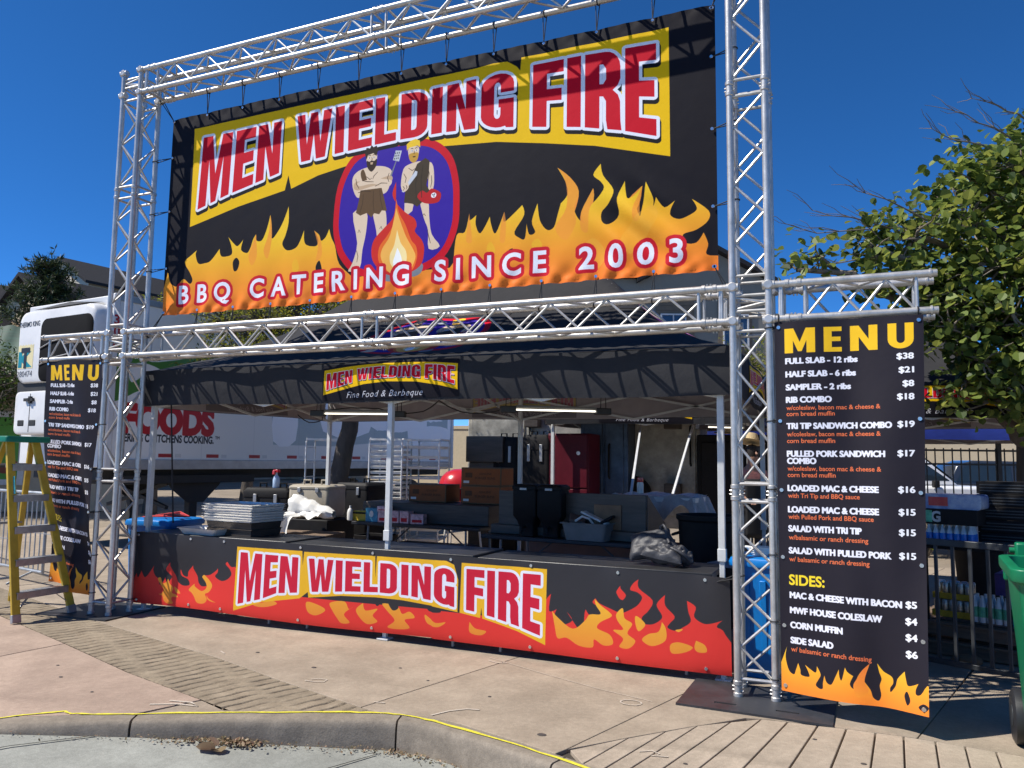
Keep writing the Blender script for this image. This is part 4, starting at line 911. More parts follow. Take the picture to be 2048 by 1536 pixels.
# ================================================================ refrigerated trailer
m_tw = M('trailer_white', (.76,.755,.74), .42, var=.06, scale=1.5, dirt=.12)
m_dark = M('dark_underframe', (.025,.025,.025), .7, var=.3)
m_rail = M('trailer_rail', (.38,.38,.38), .45, metal=.6, var=.15)
def trailer_print():
    S = 150; C = Canvas(int(9.8*S), int(2.84*S), (238,236,230)); fx = lambda x: x*S; fz = lambda z: (4.17-z)*S
    C.poly((74,128,52), smooth([(fx(x), fz(z)) for x, z in [(-.1,2.55),(.1,2.42),(.5,2.62),(.9,2.72),(1.5,2.9),(2.0,3.2),(2.2,3.4),(1.7,3.35),(1.1,3.2),(.6,3.15),(.3,3.5),(-.1,3.6)]]))
    C.poly((238,236,230), smooth([(fx(x), fz(z)) for x, z in [(.35,2.75),(.6,2.9),(.9,3.0),(.55,3.1),(.3,3.0)]]))
    x = .05
    t = np.maximum(C.tmask('FOODS', fx(.24), fz(1.93), .44*S, fit=1.80*S, bold=.030), 0); C.fill(dilate(t, 3), (190,8,16))
    C.text('THE DIFFERENCE IS KITCHENS COOKING.', fx(-1), fz(0), 10, (0,0,0)) if False else None
    C.text('OFFERING CHEFS & KITCHENS COOKING.', fx(-1.5), fz(0), 10, (0,0,0)) if False else None
    m_ = C.tmask('KITCHENS COOKING.', fx(.78), fz(1.765), .125*S, fit=1.28*S, bold=.03); C.fill(m_, (24,24,26))
    C.fill(C.tmask('FERING C', fx(.22), fz(1.765), .125*S, fit=.52*S, bold=.03), (24,24,26)); C.text('TM', fx(2.09), fz(1.85), .05*S, (24,24,26), bold=.02)
    # kitchen photograph printed on the rear half
    C.poly((178,190,190), [(fx(3.3),fz(3.6)),(fx(9.75),fz(3.6)),(fx(9.75),fz(2.05)),(fx(7.4),fz(1.95)),(fx(5.2),fz(1.78)),(fx(3.5),fz(1.78))])
    for x0, x1, z0, z1, c in ((3.5,4.1,1.85,2.9,(96,128,132)),(4.9,6.4,2.1,3.2,(34,44,50)),(5.1,6.2,2.35,2.75,(74,120,138)),(6.4,7.4,2.3,3.4,(120,150,168)),(7.0,7.9,2.2,2.6,(40,44,46)),(7.3,7.7,2.62,2.85,(196,120,90)),(7.9,8.6,2.0,3.3,(150,184,206)),(8.5,9.6,1.98,2.35,(206,198,178)),(8.6,9.3,2.5,2.56,(226,220,206)),(8.75,8.95,2.5,2.8,(60,110,70)),(9.0,9.2,2.52,2.75,(150,60,50)),(9.6,9.75,2.1,3.3,(26,32,46))):
        C.poly(np.array(c), smooth([(fx(x0),fz(z0)),(fx(x1),fz(z0+.03)),(fx(x1-.04),fz(z1)),(fx(x0+.05),fz(z1))], 3))
    for i in range(int(9.8/1)):   # reflective red blocks along the lower rail
        for k, c in ((0,(170,26,32)),(.33,(214,214,210))): C.poly(c, [(fx(.93+i*.985+k),fz(1.505)),(fx(.93+i*.985+k+(.27 if k == 0 else .12)),fz(1.505)),(fx(.93+i*.985+k+(.27 if k == 0 else .12)),fz(1.565)),(fx(.93+i*.985+k),fz(1.565))])
    for i in range(8):   # panel seams
        C.a[:, int(fx(1.2*i+.6))] *= .90
    return C.a
tr = thing('refrigerated_trailer', 'white refrigerated semi trailer lettered FOODS, parked behind the tents', 'trailer', (-10.209, 3.401, 0), math.atan2(.9936, .113))
m_tprint = imgmat('trailer_side_print', trailer_print(), .42, .006, 60)
mb = MB(); mb.box(0, 9.82, .012, 2.5, 1.33, 4.15); mb.build('cargo_box', m_tw, tr, bevel=.02)
mb = MB(); mb.grid(lambda u, v: (.02+9.76*u, .004, 1.335+2.81*v), 1, 1); mb.build('side_panel', m_tprint, tr, sm=0)
mb = MB(); mb.box(-.01, 9.84, -.02, .02, 1.30, 1.47); mb.box(-.01, 9.84, -.015, .02, 4.06, 4.17); mb.build('side_rail', m_rail, tr, bevel=.006)
for x in (.0, 9.76): MB().box(x-.03, x+.08, -.03, .03, 1.32, 4.17).build('corner_post', m_tw, tr, bevel=.02)
mb = MB(); mb.box(.1, 9.6, .3, 2.2, 1.12, 1.32); mb.box(.3, 3.2, .15, 2.35, 1.05, 1.2); mb.build('underframe', m_dark, tr, bevel=.01)
for y in (.35, 2.05):
    m = MB(); m.box(1.83, 2.0, y-.07, y+.07, .20, 1.2); m.box(1.76, 2.07, y-.14, y+.14, -.02, .03); m.box(1.86, 1.97, y-.05, y+.05, .0, .5); m.build('landing_leg', m_dark, tr, bevel=.01)
    m = MB(); m.prism([(1.3,1.14),(2.55,1.14),(2.45,1.0),(2.12,.70),(1.78,.70),(1.44,.95)], lambda x, z, k: (x, y-.09+.02*k, z)); m.build('gusset_plate', m_dark, tr)
mb = MB(); mb.bar((1.42,.35,.62), (1.42,2.05,1.05), .06, .06); mb.bar((1.42,.35,1.05), (1.42,2.05,.62), .06, .06); mb.build('cross_brace', m_dark, tr)
for x in (7.0, 8.25):
    for y in (.28, 2.22):
        m = MB(); m.lathe([(.28,-.14),(.48,-.14),(.51,-.10),(.51,.10),(.48,.14),(.28,.14)], (x, y, .51), 28, 'y'); w_ = m.build('wheel', m_blkp, tr)
        m = MB(); m.lathe([(.0,-.10),(.12,-.12),(.25,-.06),(.28,-.12),(.28,.10),(0,.10)], (x, y, .51), 20, 'y'); m.build('rim', m_rail, w_)
# refrigeration unit on the nose
m_mesh = M('black_grille', (.006,.006,.007), .85, var=.4, scale=60, spec=.1)
def rr(x0, x1, z0, z1, r, n=6):
    P = []
    for cx, cz, a in ((x1-r, z1-r, 0), (x0+r, z1-r, 90), (x0+r, z0+r, 180), (x1-r, z0+r, 270)): P += arc((cx, cz), r, a, a+90, n, lambda a_, b_: (a_, b_))
    return P
def shell(y0, y1, z0, z1, r, xo, name, mat):
    m = MB(); P = rr(y0, y1, z0, z1, r); cy, cz = (y0+y1)/2, (z0+z1)/2; secs = []
    for x, k in ((-.01,1),(xo*.55,1),(xo*.85,.985),(xo*.97,.955),(xo,.90)): secs.append([(x, cy+(y-cy)*k, cz+(z-cz)*k) for y, z in P])
    m.loft(secs); return m.build(name, mat, tr, sm=45)
u1 = shell(.0, 2.22, 2.72, 3.98, .22, -.32, 'unit_cover', m_tw)
m = MB(); P = rr(.05, 1.50, 2.74, 3.80, .16); m.loft([[(-.25, y, z) for y, z in P], [(-.325, y, z) for y, z in P], [(-.34, .775+(y-.775)*.96, 3.27+(z-3.27)*.96) for y, z in P]]); m.build('grille', m_mesh, u1, sm=40)
m = MB(); m.tube([(-.345,1.46,3.30),(-.35,1.1,3.40),(-.345,.75,3.43)], .012, 6); m.tube([(-.345,1.46,3.02),(-.35,1.1,3.12),(-.345,.65,3.16)], .012, 6); m.build('grille_highlight', m_rail, u1)
shell(.0, 2.22, 1.86, 2.60, .10, -.31, 'lower_door', m_tw)
m = MB(); m.box(-.27, -.02, .04, 2.2, 2.56, 2.76); m.build('unit_band', m_dark, tr)
m = MB(); m.box(-.315, -.28, 1.70, 1.708, 1.9, 2.55); m.box(-.35, -.28, 1.58, 1.84, 2.42, 2.47); m.box(-.35, -.28, 1.64, 1.70, 2.38, 2.50); m.build('door_latch', m_dark, tr)
for y in (1.50, 1.85): MB().box(-.318, -.28, y, y+.2, 2.0, 2.11).build('door_vent', m_dark, tr, bevel=.02)
m = MB(); m.add([(-.30,.3,3.985),(-.02,.3,4.05),(-.02,1.8,4.05),(-.30,1.8,3.985),(-.15,1.0,4.09)], [(0,1,4),(1,2,4),(2,3,4),(3,0,4)]); m.build('top_cowl', m_dark, tr)
def lettering(txt, h, bold, mat, par, fn, w_=None, track=1., name='lettering'):
    cu = bpy.data.curves.new('t', 'FONT'); cu.body = txt; cu.size = 1; cu.offset = bold; cu.space_character = track; cu.resolution_u = 3
    o = bpy.data.objects.new('t', cu); COL.objects.link(o); me = o.to_mesh(); vs = [v.co.copy() for v in me.vertices]; fs = [list(p.vertices) for p in me.polygons]; o.to_mesh_clear(); bpy.data.objects.remove(o)
    xs = [v.x for v in vs]; x0, x1 = min(xs), max(xs); sc = h/.69; sx = w_/(x1-x0) if w_ else sc
    m = MB(); m.add([fn((v.x-x0)*sx, v.y*sc) for v in vs], fs); return m.build(name, mat, par, sm=0)
m_ink = M('black_vinyl_lettering', (.015,.015,.018), .5); m_redink = M('red_vinyl_lettering', (.42,.015,.03), .5); m_teal = M('teal_vinyl', (.0,.22,.28), .5); m_cream = M('cream_vinyl', (.75,.66,.36), .5); m_greyink = M('grey_lettering', (.12,.12,.13), .5)
fx_ = lambda y0, z0, off=-.3225: (lambda a, b: (off, y0-a, z0+b))
lettering('THERMO KING', .085, .02, m_ink, tr, fx_(2.17, 3.70, -.3225), .62)
m = MB(); m.add([fx_(2.15,2.98)(a, b) for a, b in [(0,0),(.46,0),(.46,.42),(.42,.39),(.38,.42),(.34,.39),(.30,.42),(.26,.39),(.22,.42),(.18,.39),(.14,.42),(.10,.39),(.06,.42),(0,.39)]], [tuple(range(13,-1,-1))]); lg = m.build('logo_plate', m_cream, tr, sm=0)
lettering('K', .24, .05, m_teal, tr, fx_(2.13, 3.02, -.3255), .42, name='logo_letter')
lettering('T', .31, .05, m_ink, tr, fx_(2.05, 3.01, -.3285), .26, name='logo_letter')
lettering('280474', .10, .0, m_greyink, tr, fx_(2.15, 2.84, -.3235), .46)
lettering('3', .15, .03, m_redink, tr, lambda a, b: (-.02+a, -.0335, 3.66+b)); lettering('0', .15, .03, m_redink, tr, lambda a, b: (-.02+a, -.0335, 3.47+b)); lettering('8', .15, .03, m_redink, tr, lambda a, b: (-.02+a, -.0335, 3.28+b))
# ================================================================ goods on and behind the counter
m_tray = M('aluminium_tray', (.80,.78,.74), .42, metal=.2, var=.08, scale=12)
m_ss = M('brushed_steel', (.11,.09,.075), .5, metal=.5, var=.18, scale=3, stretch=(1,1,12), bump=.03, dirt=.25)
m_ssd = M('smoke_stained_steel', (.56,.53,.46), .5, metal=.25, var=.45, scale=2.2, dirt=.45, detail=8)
m_bp2 = M('matt_black_plastic', (.013,.012,.012), .6, var=.25, scale=10, spec=.18)
m_ora = M('orange_carton', (.30,.085,.02), .75, var=.12, scale=20)
m_card = M('brown_cardboard', (.17,.10,.05), .85, var=.1)
m_inkb = M('carton_ink', (.12,.05,.02), .8)
m_bge = M('beige_plastic', (.42,.37,.28), .5, var=.1, dirt=.15)
m_wpl = M('white_plastic', (.74,.73,.69), .45, var=.06, scale=15)
m_red = M('red_enamel', (.50,.02,.03), .25, var=.06, coat=.4)
m_bluep = M('bright_blue_plastic', (.0,.17,.52), .42, var=.12, bump=.03)
m_wood = M('weathered_wood', (.16,.11,.075), .8, var=.35, scale=4, stretch=(1,9,9))
m_yelp = M('yellow_plastic', (.62,.44,.03), .45)
m_gtub = M('grey_tub_plastic', (.21,.20,.185), .55, spec=.2)
m_gbag = M('charcoal_bag_fabric', (.04,.04,.045), .55, var=.2, bump=.25, bscale=30)
m_poly = M('clear_sheeting', (.40,.41,.42), .25, var=.2, bump=.5, bscale=18)
def tray(w_, d, h, m):
    m.loft([[(sx*(w_/2-.012), sy*(d/2-.012), 0) for sx, sy in ((-1,-1),(1,-1),(1,1),(-1,1))], [(sx*w_/2, sy*d/2, h) for sx, sy in ((-1,-1),(1,-1),(1,1),(-1,1))], [(sx*(w_/2+.012), sy*(d/2+.012), h-.004) for sx, sy in ((-1,-1),(1,-1),(1,1),(-1,1))]], caps=False)
    m.add([(sx*(w_/2-.012), sy*(d/2-.012), .002) for sx, sy in ((-1,-1),(1,-1),(1,1),(-1,1))], [(0,1,2,3)]); return m
tb = MB(); tray(.655, .455, .024, tb)
t0 = tag(tb.build('sheet_tray', m_tray, bevel=.002), 'topmost empty aluminium sheet tray of the stack on the serving table', 'tray', 'aluminium sheet trays stacked on the serving table')
for i in range(7):
    o = t0 if i == 6 else dup(t0, label='aluminium sheet tray inside the stack on the serving table')
    o.location = (-4.90+rnd.uniform(-.008,.008), .70+rnd.uniform(-.008,.008), .905+i*.0245); o.rotation_euler = (0,0,R(-4)+rnd.uniform(-.02,.02))
tb = MB(); tray(.60, .42, .068, tb); p0 = tag(tb.build('deep_pan', m_ss, bevel=.003), 'dull deep steel pan under the stack of sheet trays', 'pan', 'deep pans under the sheet trays')
for i in range(2):
    o = p0 if i == 0 else dup(p0); o.location = (-4.89, .70, .770+i*.066); o.rotation_euler = (0,0,R(-3))
m = MB(); P = rr(-.26,.26,-.16,.16,.04,4)
m.loft([[(x*.82, y*.78, 0) for x, y in P], [(x, y, .062) for x, y in P], [(x*1.04, y*1.06, .064) for x, y in P], [(x*.97, y*.96, .058) for x, y in P], [(x*.80, y*.76, .012) for x, y in P]])
o = tag(m.build('foil_pan', m_tray, bevel=0), 'shiny foil pan lying before the tray stack', 'pan'); o.location = (-5.17, .50, .772); o.rotation_euler = (0,0,R(-3))
# blue weight bins beside each tower
def bluebin(label, loc, rz):
    t = thing('plastic_bin', label, 'bin', loc, rz, 'blue weight bins beside the towers')
    m = MB(); S = lambda k, z: [(x*k, y*k, z) for x, y in rr(-.29,.29,-.27,.27,.05,4)]
    m.loft([S(.86,0), S(.88,.04), S(.98,.74), S(1.0,.80)])
    for x in (-.18,-.06,.06,.18):
        m.loft([[(x-.022, -.235, .05), (x+.022, -.235, .05), (x+.018, -.222, .05), (x-.018,-.222,.05)], [(x-.024, -.285, .70), (x+.024, -.285, .70), (x+.02, -.26, .70), (x-.02,-.26,.70)]])
        m.loft([[(.255, x-.022, .05), (.255, x+.022, .05), (.24, x+.018, .05), (.24, x-.018, .05)], [(.305, x-.024, .70), (.305, x+.024, .70), (.28, x+.02, .70), (.28, x-.02, .70)]])
    m.build('body', m_bluep, t, bevel=.006)
    m = MB(); m.loft([S(1.06,.79), S(1.08,.82), S(1.04,.85), S(.9,.862)]); m.build('lid', m_bluep, t, bevel=.004)
    return t
bluebin('blue plastic bin with a red strap on top, beside the far tower', (-6.22,.95,0), R(4))
bluebin('bright blue ribbed plastic bin behind the tower next to the slumped grey bag', (.22,.72,0), R(-8))
m = MB()
for k in range(3): m.tube([(-6.40+.05*k,.80,.872+.008*k),(-6.25,.74+.1*k,.885),(-6.05,.86-.05*k,.885+.015*k),(-5.95,1.02,.88),(-6.15,1.08,.90+.01*k),(-6.38,.95,.880)], .007, 6)
solo(m, 'ratchet_strap', M('red_webbing', (.55,.03,.03), .7), 'loose red ratchet strap heaped on the blue bin lid', 'strap')
m = MB()
for k in range(5): m.tube([(.10+.06*math.cos(t*.9+k)*(1+.2*k), .60+.05*math.sin(t*.9+k), .875+.012*k) for t in range(8)], .010, 6)
solo(m, 'rope_coil', m_wpl, 'pale rope coil lying on the bright blue ribbed bin', 'rope')
# bag on the counter
def pillow(m, sx, sy, th, c, ro, folds, seed):
    q = Matrix.Translation(c) @ Euler(ro).to_matrix().to_4x4(); g = random.Random(seed); ph = [g.uniform(0,6) for _ in range(4)]
    for s_ in (1, -1):
        def f(u, v):
            x, y = 2*u-1, 2*v-1; k = (1-x**4)*(1-y**4); pin = 1-.10*(abs(x)**3+abs(y)**3)*.5
            z = s_*th*(k**.6 if k > 0 else 0)+folds*k*(math.sin(x*5+y*3+ph[0])+.6*math.sin(x*9-y*7+ph[1])+.4*math.sin(y*15+x*4+ph[2]))
            return q @ Vector((sx*x*pin*(1+.12*math.sin(y*2+ph[3])), sy*y*pin, z))
        m.grid(lambda u, v: tuple(f(u, v)), 30, 26, flip=s_ < 0)
m = MB(); pillow(m, .19, .12, .055, (-.07,.02,.135), (R(52),R(-14),R(12)), .006, 3)
pillow(m, .17, .11, .06, (.05,-.04,.075), (R(24),R(8),R(-10)), .016, 8)
pillow(m, .10, .08, .045, (.17,-.02,.055), (R(10),R(20),R(25)), .014, 5)
m.tube([(-.02,.07,.20),(-.005,.06,.27),(.015,.05,.285),(.035,.04,.26),(.05,.02,.19),(.08,-.04,.15)], [.012,.014,.013,.014,.016,.012], 7)
m.tube([(.10,-.08,.12),(.17,-.11,.10),(.22,-.09,.06),(.25,-.05,.012)], [.012,.014,.014,.010], 7)
o = tag(m.build('cloth_bag', m_gbag, sm=70), 'slumped charcoal cloth bag lying at the end of the serving tables', 'bag'); o.location = (-.65,.60,.745)
# cartons
def carton(label, c, d, rz=0, txt=True, group='orange cartons behind the counter'):
    t = thing('carton', label, 'carton', c, rz, group)
    m = MB(); m.box(-d[0]/2, d[0]/2, -d[1]/2, d[1]/2, 0, d[2]); m.build('box', m_card, t, bevel=.004)
    e = .014
    m = MB(); y = -d[1]/2-.0015; m.add([(-d[0]/2+e,y,e),(d[0]/2-e,y,e),(d[0]/2-e,y,d[2]-e),(-d[0]/2+e,y,d[2]-e)], [(0,1,2,3)])
    x = d[0]/2+.0015; m.add([(x,-d[1]/2+e,e),(x,d[1]/2-e,e),(x,d[1]/2-e,d[2]-e),(x,-d[1]/2+e,d[2]-e)], [(0,1,2,3)]); m.build('printed_face', m_ora, t, sm=0)
    m = MB(); m.add([(-d[0]/2+.035,y-.002,.03),(-d[0]/2+.115,y-.002,.03),(-d[0]/2+.115,y-.002,.06),(-d[0]/2+.035,y-.002,.06)], [(0,1,2,3)]); m.build('address_label', m_wpl, t, sm=0)
    lettering('GENUINE', .026, .02, m_inkb, t, lambda a, b: (-.02+a, y-.002, d[2]*.60+b), .17); lettering('BURGER BUNS', .028, .02, m_inkb, t, lambda a, b: (-.08+a, y-.002, d[2]*.36+b), .28)
    m = MB(); m.add([(-d[0]/2+.06,y-.002,.10),(-d[0]/2+.16,y-.002,.10),(-d[0]/2+.16,y-.002,.16),(-d[0]/2+.06,y-.002,.16)], [(0,1,2,3)]); m.build('printed_emblem', m_inkb, t, sm=0)
    return t
carton('orange carton standing alone on the low steel bench top', (-4.30,3.55,.99), (.56,.36,.225), R(-2))
carton('lower orange carton of the stacked pair', (-3.52,3.52,.99), (.56,.36,.225), R(-3))
carton('upper orange carton of the stacked pair', (-3.52,3.52,1.217), (.56,.36,.225), R(-2))
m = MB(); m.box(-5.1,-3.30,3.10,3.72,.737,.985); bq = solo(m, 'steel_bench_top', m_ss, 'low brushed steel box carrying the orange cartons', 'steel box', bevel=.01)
# small cartons and bottles at the front of the work table
m_rw = M('red_white_print', (.62,.42,.44), .6, var=.5, scale=25)
for i, (x, y, z, d, rz) in enumerate(((-4.72,3.04,.737,(.15,.12,.13),5),(-4.72,3.03,.868,(.16,.12,.07),-4),(-4.55,3.02,.737,(.14,.12,.15),3),(-4.40,3.03,.737,(.13,.12,.15),-3),(-4.22,3.02,.737,(.17,.12,.12),8))):
    t = thing('small_carton', ('red and white small carton at the end beside the blue glove box','flat red and white carton lying on another','red and white small carton second in its row','red and white small carton third in its row','wide red and white carton at the row end under the orange carton')[i], 'carton', (x,y,z), R(rz), 'small red and white cartons')
    MB().box(-d[0]/2,d[0]/2,-d[1]/2,d[1]/2,0,d[2]).build('box', m_rw, t, bevel=.003)
    m = MB(); m.add([(-d[0]/2+.02,-d[1]/2-.001,.02),(d[0]/2-.02,-d[1]/2-.001,.02),(d[0]/2-.02,-d[1]/2-.001,d[2]*.45),(-d[0]/2+.02,-d[1]/2-.001,d[2]*.45)], [(0,1,2,3)]); m.build('red_band', m_red, t, sm=0)
t = thing('glove_box', 'pale blue glove carton standing upright beside small cartons', 'carton', (-4.90,3.05,.737)); MB().box(-.09,.09,-.05,.05,0,.17).build('box', M('glove_blue', (.06,.28,.42), .6, var=.3, scale=12), t, bevel=.003)
m = MB(); m.lathe([(.03,0),(.028,.004),(0,.004)], (0,-.0535,.10), 14, 'y', sx=1.4); m.build('opening', m_wpl, t)
t = thing('film_dispenser', 'yellow wrap dispenser box on the work table end', 'box', (-5.08,3.10,.737)); m = MB(); m.loft([[(x, -.06+.0*x, z) for x, z in rr(-.13,.13,0,.13,.03,3)], [(x, .06, z) for x, z in rr(-.13,.13,0,.13,.03,3)]]); m.build('case', m_yelp, t, bevel=.004); MB().box(-.13,.13,-.075,-.06,.09,.11).build('cutter', m_bp2, t)
m = MB(); m.lathe([(.03,0),(.038,.01),(.04,.10),(.03,.14),(.013,.16),(.013,.19),(0,.19)], (-5.24,3.02,.737), 14); solo(m, 'squeeze_bottle', m_wpl, 'white squeeze bottle at the table corner above the gas bottle', 'bottle')
# propane bottle
t = thing('gas_bottle', 'white propane gas bottle standing before the tree trunk', 'gas bottle', (-6.50,4.75,-.012))
m = MB(); m.lathe([(.10,.0),(.11,.04),(.14,.05),(.155,.09),(.158,.12),(.158,.40),(.14,.46),(.09,.50),(.03,.51),(0,.51)], n=24); m.build('cylinder', m_wpl, t)
m = MB(); m.lathe([(.112,.48),(.116,.56),(.116,.64),(.108,.64),(.108,.48)], n=24); m.build('collar', m_wpl, t); m = MB(); m.tube([(0,0,.50),(0,0,.60)], .022, 10); m.tube([(0,0,.57),(.05,-.05,.60),(.10,-.09,.55)], .014, 8); m.build('valve', m_bp2, t)
m = MB(); m.lathe([(.135,.0),(.14,.02),(.14,.06),(.11,.06)], n=20); m.build('foot_ring', m_wpl, t)
# black beverage dispensers / tall carriers
def carrier(label, loc, d, rz=0, mat=None, group=None, cat='food carrier'):
    t = thing('food_carrier', label, cat, loc, rz, group); mat = mat or m_bp2; w_, dp, h = d
    P = rr(-w_/2, w_/2, -dp/2, dp/2, .05, 4); m = MB(); m.loft([[(x*.96, y*.96, .02) for x, y in P], [(x, y, .08) for x, y in P], [(x, y, h*.86) for x, y in P], [(x*.985, y*.985, h*.88) for x, y in P]]); m.build('body', mat, t, bevel=.006)
    m = MB(); m.loft([[(x*1.02, y*1.02, h*.875) for x, y in P], [(x*1.02, y*1.02, h*.95) for x, y in P], [(x*.9, y*.9, h) for x, y in P]]); m.build('lid', mat, t, bevel=.006)
    for x in (-w_*.22, w_*.22):
        m = MB(); m.tube([(x-.05, -dp*.1, h*.97), (x-.05, -dp*.1, h+.06), (x+.05, -dp*.1, h+.06), (x+.05, -dp*.1, h*.97)], .014, 7); m.build('handle', mat, t)
        m = MB(); m.box(x-.025, x+.025, -dp/2-.02, -dp/2+.005, h*.78, h*.92); m.build('latch', m_rail, t, bevel=.004)
    return t
carrier('black insulated carrier with a spray bottle on it, left of the beige carrier'.replace('left of','next to'), (-7.0,3.65,0), (.72,.55,1.10), R(12))
carrier('beige insulated carrier with a folding front handle, standing before the racks', (-6.05,3.4,.72), (.60,.55,.45), R(10), m_bge)
t = thing('handle_frame', 'pale folding handle hanging on the beige carrier', 'handle', (-6.28,3.05,.80), R(10)) if False else None
m = MB(); m.box(-6.45,-5.65,3.1,3.72,.0,.715); solo(m, 'storage_trunk', m_bp2, 'dark storage trunk carrying the beige carrier', 'trunk', bevel=.015)
gk = 'tall black carriers before the steel smoker'
carrier('tall black carrier with a top handle, beside the steel vent box', (-4.53,6.60,0), (.48,.6,1.92), R(0), group=gk)
carrier('tall black carrier with a top handle, beside the dark red cabinet', (-3.90,6.40,0), (.48,.6,1.95), R(0), group=gk)
carrier('low charcoal carrier between the trunk and the loaded racks', (-6.15,4.6,.35), (.62,.5,.82), R(-4))
m = MB(); m.lathe([(.045,0),(.05,.01),(.05,.12),(.035,.16),(.016,.18),(.016,.22),(0,.22)], (-6.86,3.5,1.10), 14); bt = solo(m, 'spray_bottle', M('pale_blue_plastic', (.42,.55,.72), .3), 'pale blue spray bottle standing on the black carrier', 'bottle')
m = MB(); m.box(-6.9,-6.82,3.47,3.53,1.32,1.36); m.box(-6.89,-6.85,3.44,3.47,1.29,1.345); o = m.build('trigger', m_red, bt, world=True, bevel=.004)
# black drink urns in front of the steam unit
for i, (x, lb) in enumerate(((-2.46,'black drink urn nearer the small cartons, before the steam unit'),(-2.19,'black drink urn nearer the grey tub, before the steam unit'))):
    t = thing('drink_urn', lb, 'urn', (x,2.34,.737), R(-4+6*i), 'black drink urns on the work table')
    S = lambda k, z, y0=0: [(px*k, py*k+y0, z) for px, py in rr(-.14,.14,-.15,.15,.03,3)]
    m = MB(); m.loft([S(.62,0), S(.6,.10), S(.72,.16), S(.98,.22), S(1.0,.46), S(.96,.50)]); m.build('body', m_bp2, t, bevel=.006)
    m = MB(); m.loft([S(1.05,.495), S(1.05,.53), S(.85,.55)]); m.build('lid', m_bp2, t, bevel=.005); m = MB(); m.tube([(0,-.12,.10),(0,-.19,.09),(0,-.2,.05)], .016, 8); m.build('tap', m_bp2, t)
    m = MB(); m.box(-.04,.04,-.165,-.145,.49,.515); m.build('latch', m_rail, t, bevel=.003)
# steam unit
t = thing('steam_unit', 'long stainless steam unit with a tall front guard on the work table', 'steam table', (-2.0,2.62,.737), R(-6))
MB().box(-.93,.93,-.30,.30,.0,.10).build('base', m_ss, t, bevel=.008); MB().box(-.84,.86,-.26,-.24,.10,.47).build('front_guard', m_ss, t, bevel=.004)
for x in (.86, -.86): m = MB(); m.prism([(-.24,.10),(.30,.10),(.30,.16),(-.24,.47)], lambda y, z, k: (x+.012*k, y, z)); m.build('side_guard', m_ss, t)
MB().box(.30,.60,-.275,-.262,.11,.36).build('cutting_board', M('stained_board', (.22,.13,.07), .7, var=.25), t, bevel=.004)
for x in (-.5, .0, .5): MB().box(x-.22,x+.22,-.2,.26,.10,.12).build('well_lid', m_tray, t, bevel=.01)
# grey bus tub and its contents
t = thing('bus_tub', 'grey plastic tub full of utensils on the work table', 'tub', (-1.76,2.27,.737), R(-6))
P = rr(-.25,.25,-.18,.18,.04,4); m = MB(); m.loft([[(x*.84,y*.84,0) for x, y in P],[(x*.98,y*.98,.165) for x, y in P],[(x*1.06,y*1.08,.168) for x, y in P],[(x*1.06,y*1.08,.178) for x, y in P],[(x*.95,y*.95,.178) for x, y in P],[(x*.82,y*.82,.01) for x, y in P]]); m.build('tub', m_gtub, t)
for lb, nm, c, d, ro, mt in (('white box lid sticking out of the grey tub','box_lid',(-1.70,2.27,.965),(.30,.14,.02),(0,R(22),R(-6)),m_wpl),('black tray edge leaning in the grey tub','black_tray',(-1.56,2.26,.95),(.14,.16,.03),(0,R(-30),0),m_bp2),('folded brown cloth in the grey tub','cloth',(-1.90,2.28,.93),(.16,.2,.06),(.3,.2,.4),M('brown_cloth', (.16,.10,.08), .9, bump=.4))):
    m = MB(); m.obox(c, d, ro); solo(m, nm, mt, lb, nm.replace('_', ' '), bevel=.008)
m = MB(); m.tube([(-1.88,2.16,.93),(-1.80,2.14,.98),(-1.73,2.15,.96),(-1.70,2.2,.9)], .012, 8); solo(m, 'tongs', m_tray, 'steel tongs curling over the rim of the grey tub', 'tongs')
# speed racks loaded with trays
m_rackt = M('bright_tray', (.86,.85,.82), .4, metal=.0, var=.06)
def rack(label, loc, rz, full, H=1.85):
    t = thing('tray_rack', label, 'rack', loc, rz, 'tray racks behind the tent')
    w_, d = .26, .33
    for sx in (-1, 1):
        m = MB(); m.tube([(sx*w_,-d,.1),(sx*w_,-d,H-.05),(sx*w_,-d+.05,H),(sx*w_,d-.05,H),(sx*w_,d,H-.05),(sx*w_,d,.1)], .014, 8); m.build('post', m_tray, t)
    for y in (-d, d):
        for z in (H-.03, .12): MB().box(-w_,w_,y-.012,y+.012,z,z+.03).build('cross_bar', m_tray, t)
    n = 19
    for i in range(n):
        z = .25+i*(H-.40)/(n-1)
        if full[i % len(full)]:
            q = MB(); tray(.50, .64, .045, q); q.v = [(a, b, c+z) for a, b, c in q.v]; q.build('tray', m_rackt, t)
        elif i % 3 == 0:
            for sx in (-1, 1): MB().box(sx*w_-.012, sx*w_+.012, -d, d, z, z+.012).build('runner', m_tray, t)
    for x in (-w_, w_):
        for y in (-d, d):
            m = MB(); m.lathe([(0,-.02),(.05,-.018),(.055,0),(.05,.018),(0,.02)], (x, y, .055), 14, 'x'); m.build('castor', m_bp2, t)
rack('empty tray rack standing before the trailer wheels, next to the beige carrier', (-7.35,5.3,0), R(25), [0])
rack('tray rack packed with shining trays, next to the dark trunk', (-6.05,5.25,0), R(18), [1])
rack('tray rack with widely spaced trays, towards the red kettle grill', (-5.55,5.6,0), R(14), [1,0])
